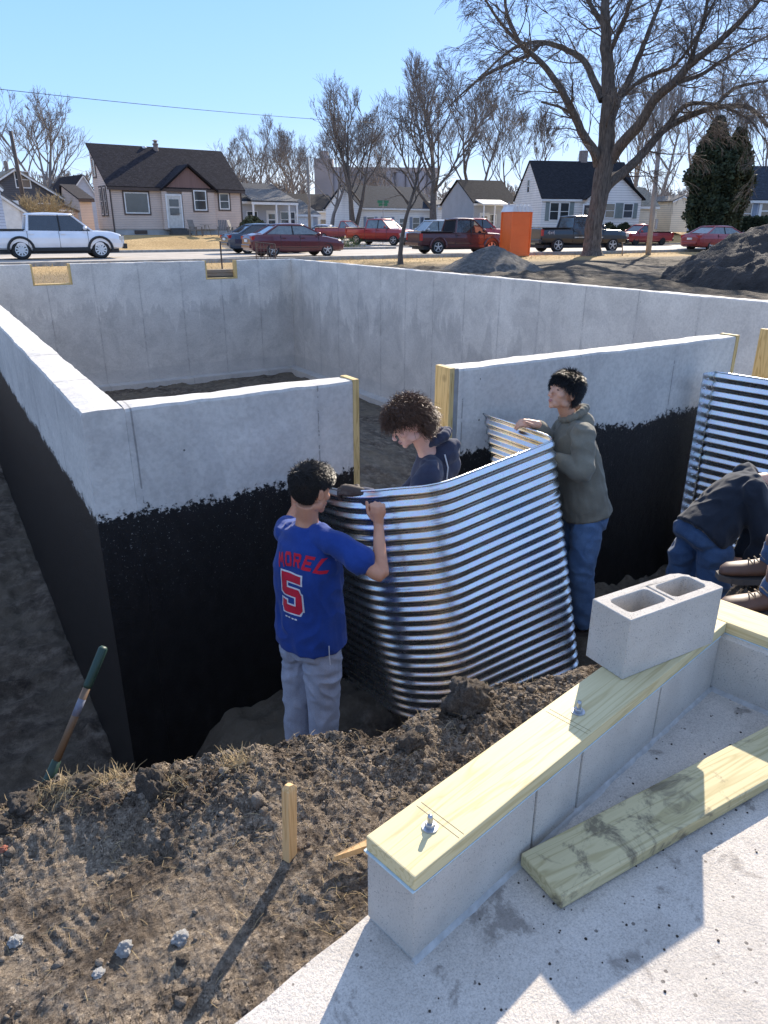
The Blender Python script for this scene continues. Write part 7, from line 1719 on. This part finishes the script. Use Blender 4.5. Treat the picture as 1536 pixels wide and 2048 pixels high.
# --- boy in the olive hoodie
RIMH = P_C.lerp(P_D, .46) + Vector((0, 0, .024))
J = dict(pelvis=W(1172, 1022, 4.78), head=W(1128, 786, 4.72), neck=W(1140, 846, 4.80), shl=W(1166, 868, 4.63), shr=W(1128, 855, 4.98), ell=W(1166, 944, 4.52), wrl=W(1104, 912, 4.62), elr=W(1108, 895, 4.98), wrr=RIMH + cR * .085 + Vector((0, 0, -.012)),
    hil=W(1176, 1036, 4.70), hir=W(1160, 1034, 4.86), knl=W(1164, 1135, 4.62), knr=W(1146, 1130, 4.82), anl=W(1166, 1244, 4.62), anr=W(1146, 1238, 4.84))
P3 = person('boy with straight black hair in olive hoodie and blue jeans holding the panel corner', J, -52, -86, -17, 4, SK_M, 1.02, 'straight', HK, .98, (OLIVE, 'hoodie'), 1, (JEAN, 'jeans'), SHB, (-60, -50), hood=1, voxel=.0055,
    hs_r=(-cR + Vector((0, 0, .12)), Vector((0, 0, 1)) + az(225) * .55, (15, 40, 30), -1, (.35, .5, .8)), hs_l=(W(1090, 905, 4.6) - W(1104, 912, 4.62), Vector((0, 0, 1)), (30, 50, 40)))
# --- bending man
R5 = 4.40
J = dict(pelvis=W(1402, 1068, R5), head=W(1585, 975, R5 + .35), neck=W(1510, 958, R5 + .22), shl=W(1492, 950, R5 + .36), shr=W(1506, 985, R5 + .02), ell=W(1500, 1060, R5 + .38), wrl=W(1480, 1110, R5 + .3), elr=W(1524, 1085, R5 + .02), wrr=W(1496, 1130, R5 + .05),
    hil=W(1374, 1102, R5 + .05), hir=W(1432, 1108, R5 - .05), knl=W(1362, 1190, R5 + .02), knr=W(1424, 1200, R5 - .10), anl=W(1352, 1280, R5 - .02), anr=W(1400, 1300, R5 - .12))
P4 = person('man bending over in dark jacket and blue jeans beside the right hand panel', J, 74, 85, 60, 0, SK_M, 1.0, 'short', HK, 1.0, (DNV, 'jacket'), 1, (DJ, 'jeans'), SHB, (70, 60), voxel=.007, belt=BELT, hem=-.03)
# --- man at the right edge of the photo
rE = hypot(*G(1500, 1208, -1.40).xy); zg_ = -1.385
def JP(px, dz, r_): p = W(px, 1000, r_); return Vector((p.x, p.y, zg_ + dz))
an1 = G(1556, 1190, -1.30); fdir = -48
J = dict(anl=Vector((an1.x, an1.y, zg_ + .09)), anr=Vector((an1.x, an1.y, zg_ + .09)) + az(55) * .30 + Vector((.02, 0, 0)))
mid = (J['anl'] + J['anr']) / 2 + az(fdir + 180) * .08; mid.z = zg_
def off3(f, r_, z): return mid + az(fdir) * f + az(fdir + 90) * r_ + Vector((0, 0, z))
J['anl'] = J['anl']; 
J.update(pelvis=off3(-.12, 0, .98), head=off3(-.05, .02, 1.66), neck=off3(-.10, 0, 1.47), shl=off3(-.10, -.19, 1.42), shr=off3(-.10, .19, 1.42), ell=off3(-.14, -.25, 1.14), wrl=off3(-.02, -.23, .92), elr=off3(-.15, .25, 1.14), wrr=off3(-.03, .23, .90), hil=off3(-.12, -.09, .93), hir=off3(-.12, .09, .93), knl=off3(-.08, -.12, .52), knr=off3(-.06, .12, .52))
P5 = person('man in brown moc toe boots and dark jeans, cut off by the right photo edge', J, fdir, fdir, 20, 0, SK_M, 1.0, 'short', HB, 1.0, (DNV, 'jacket'), 1, (DJ, 'jeans'), BOOT, (fdir - 12, fdir - 5), voxel=.007, leg=.95)
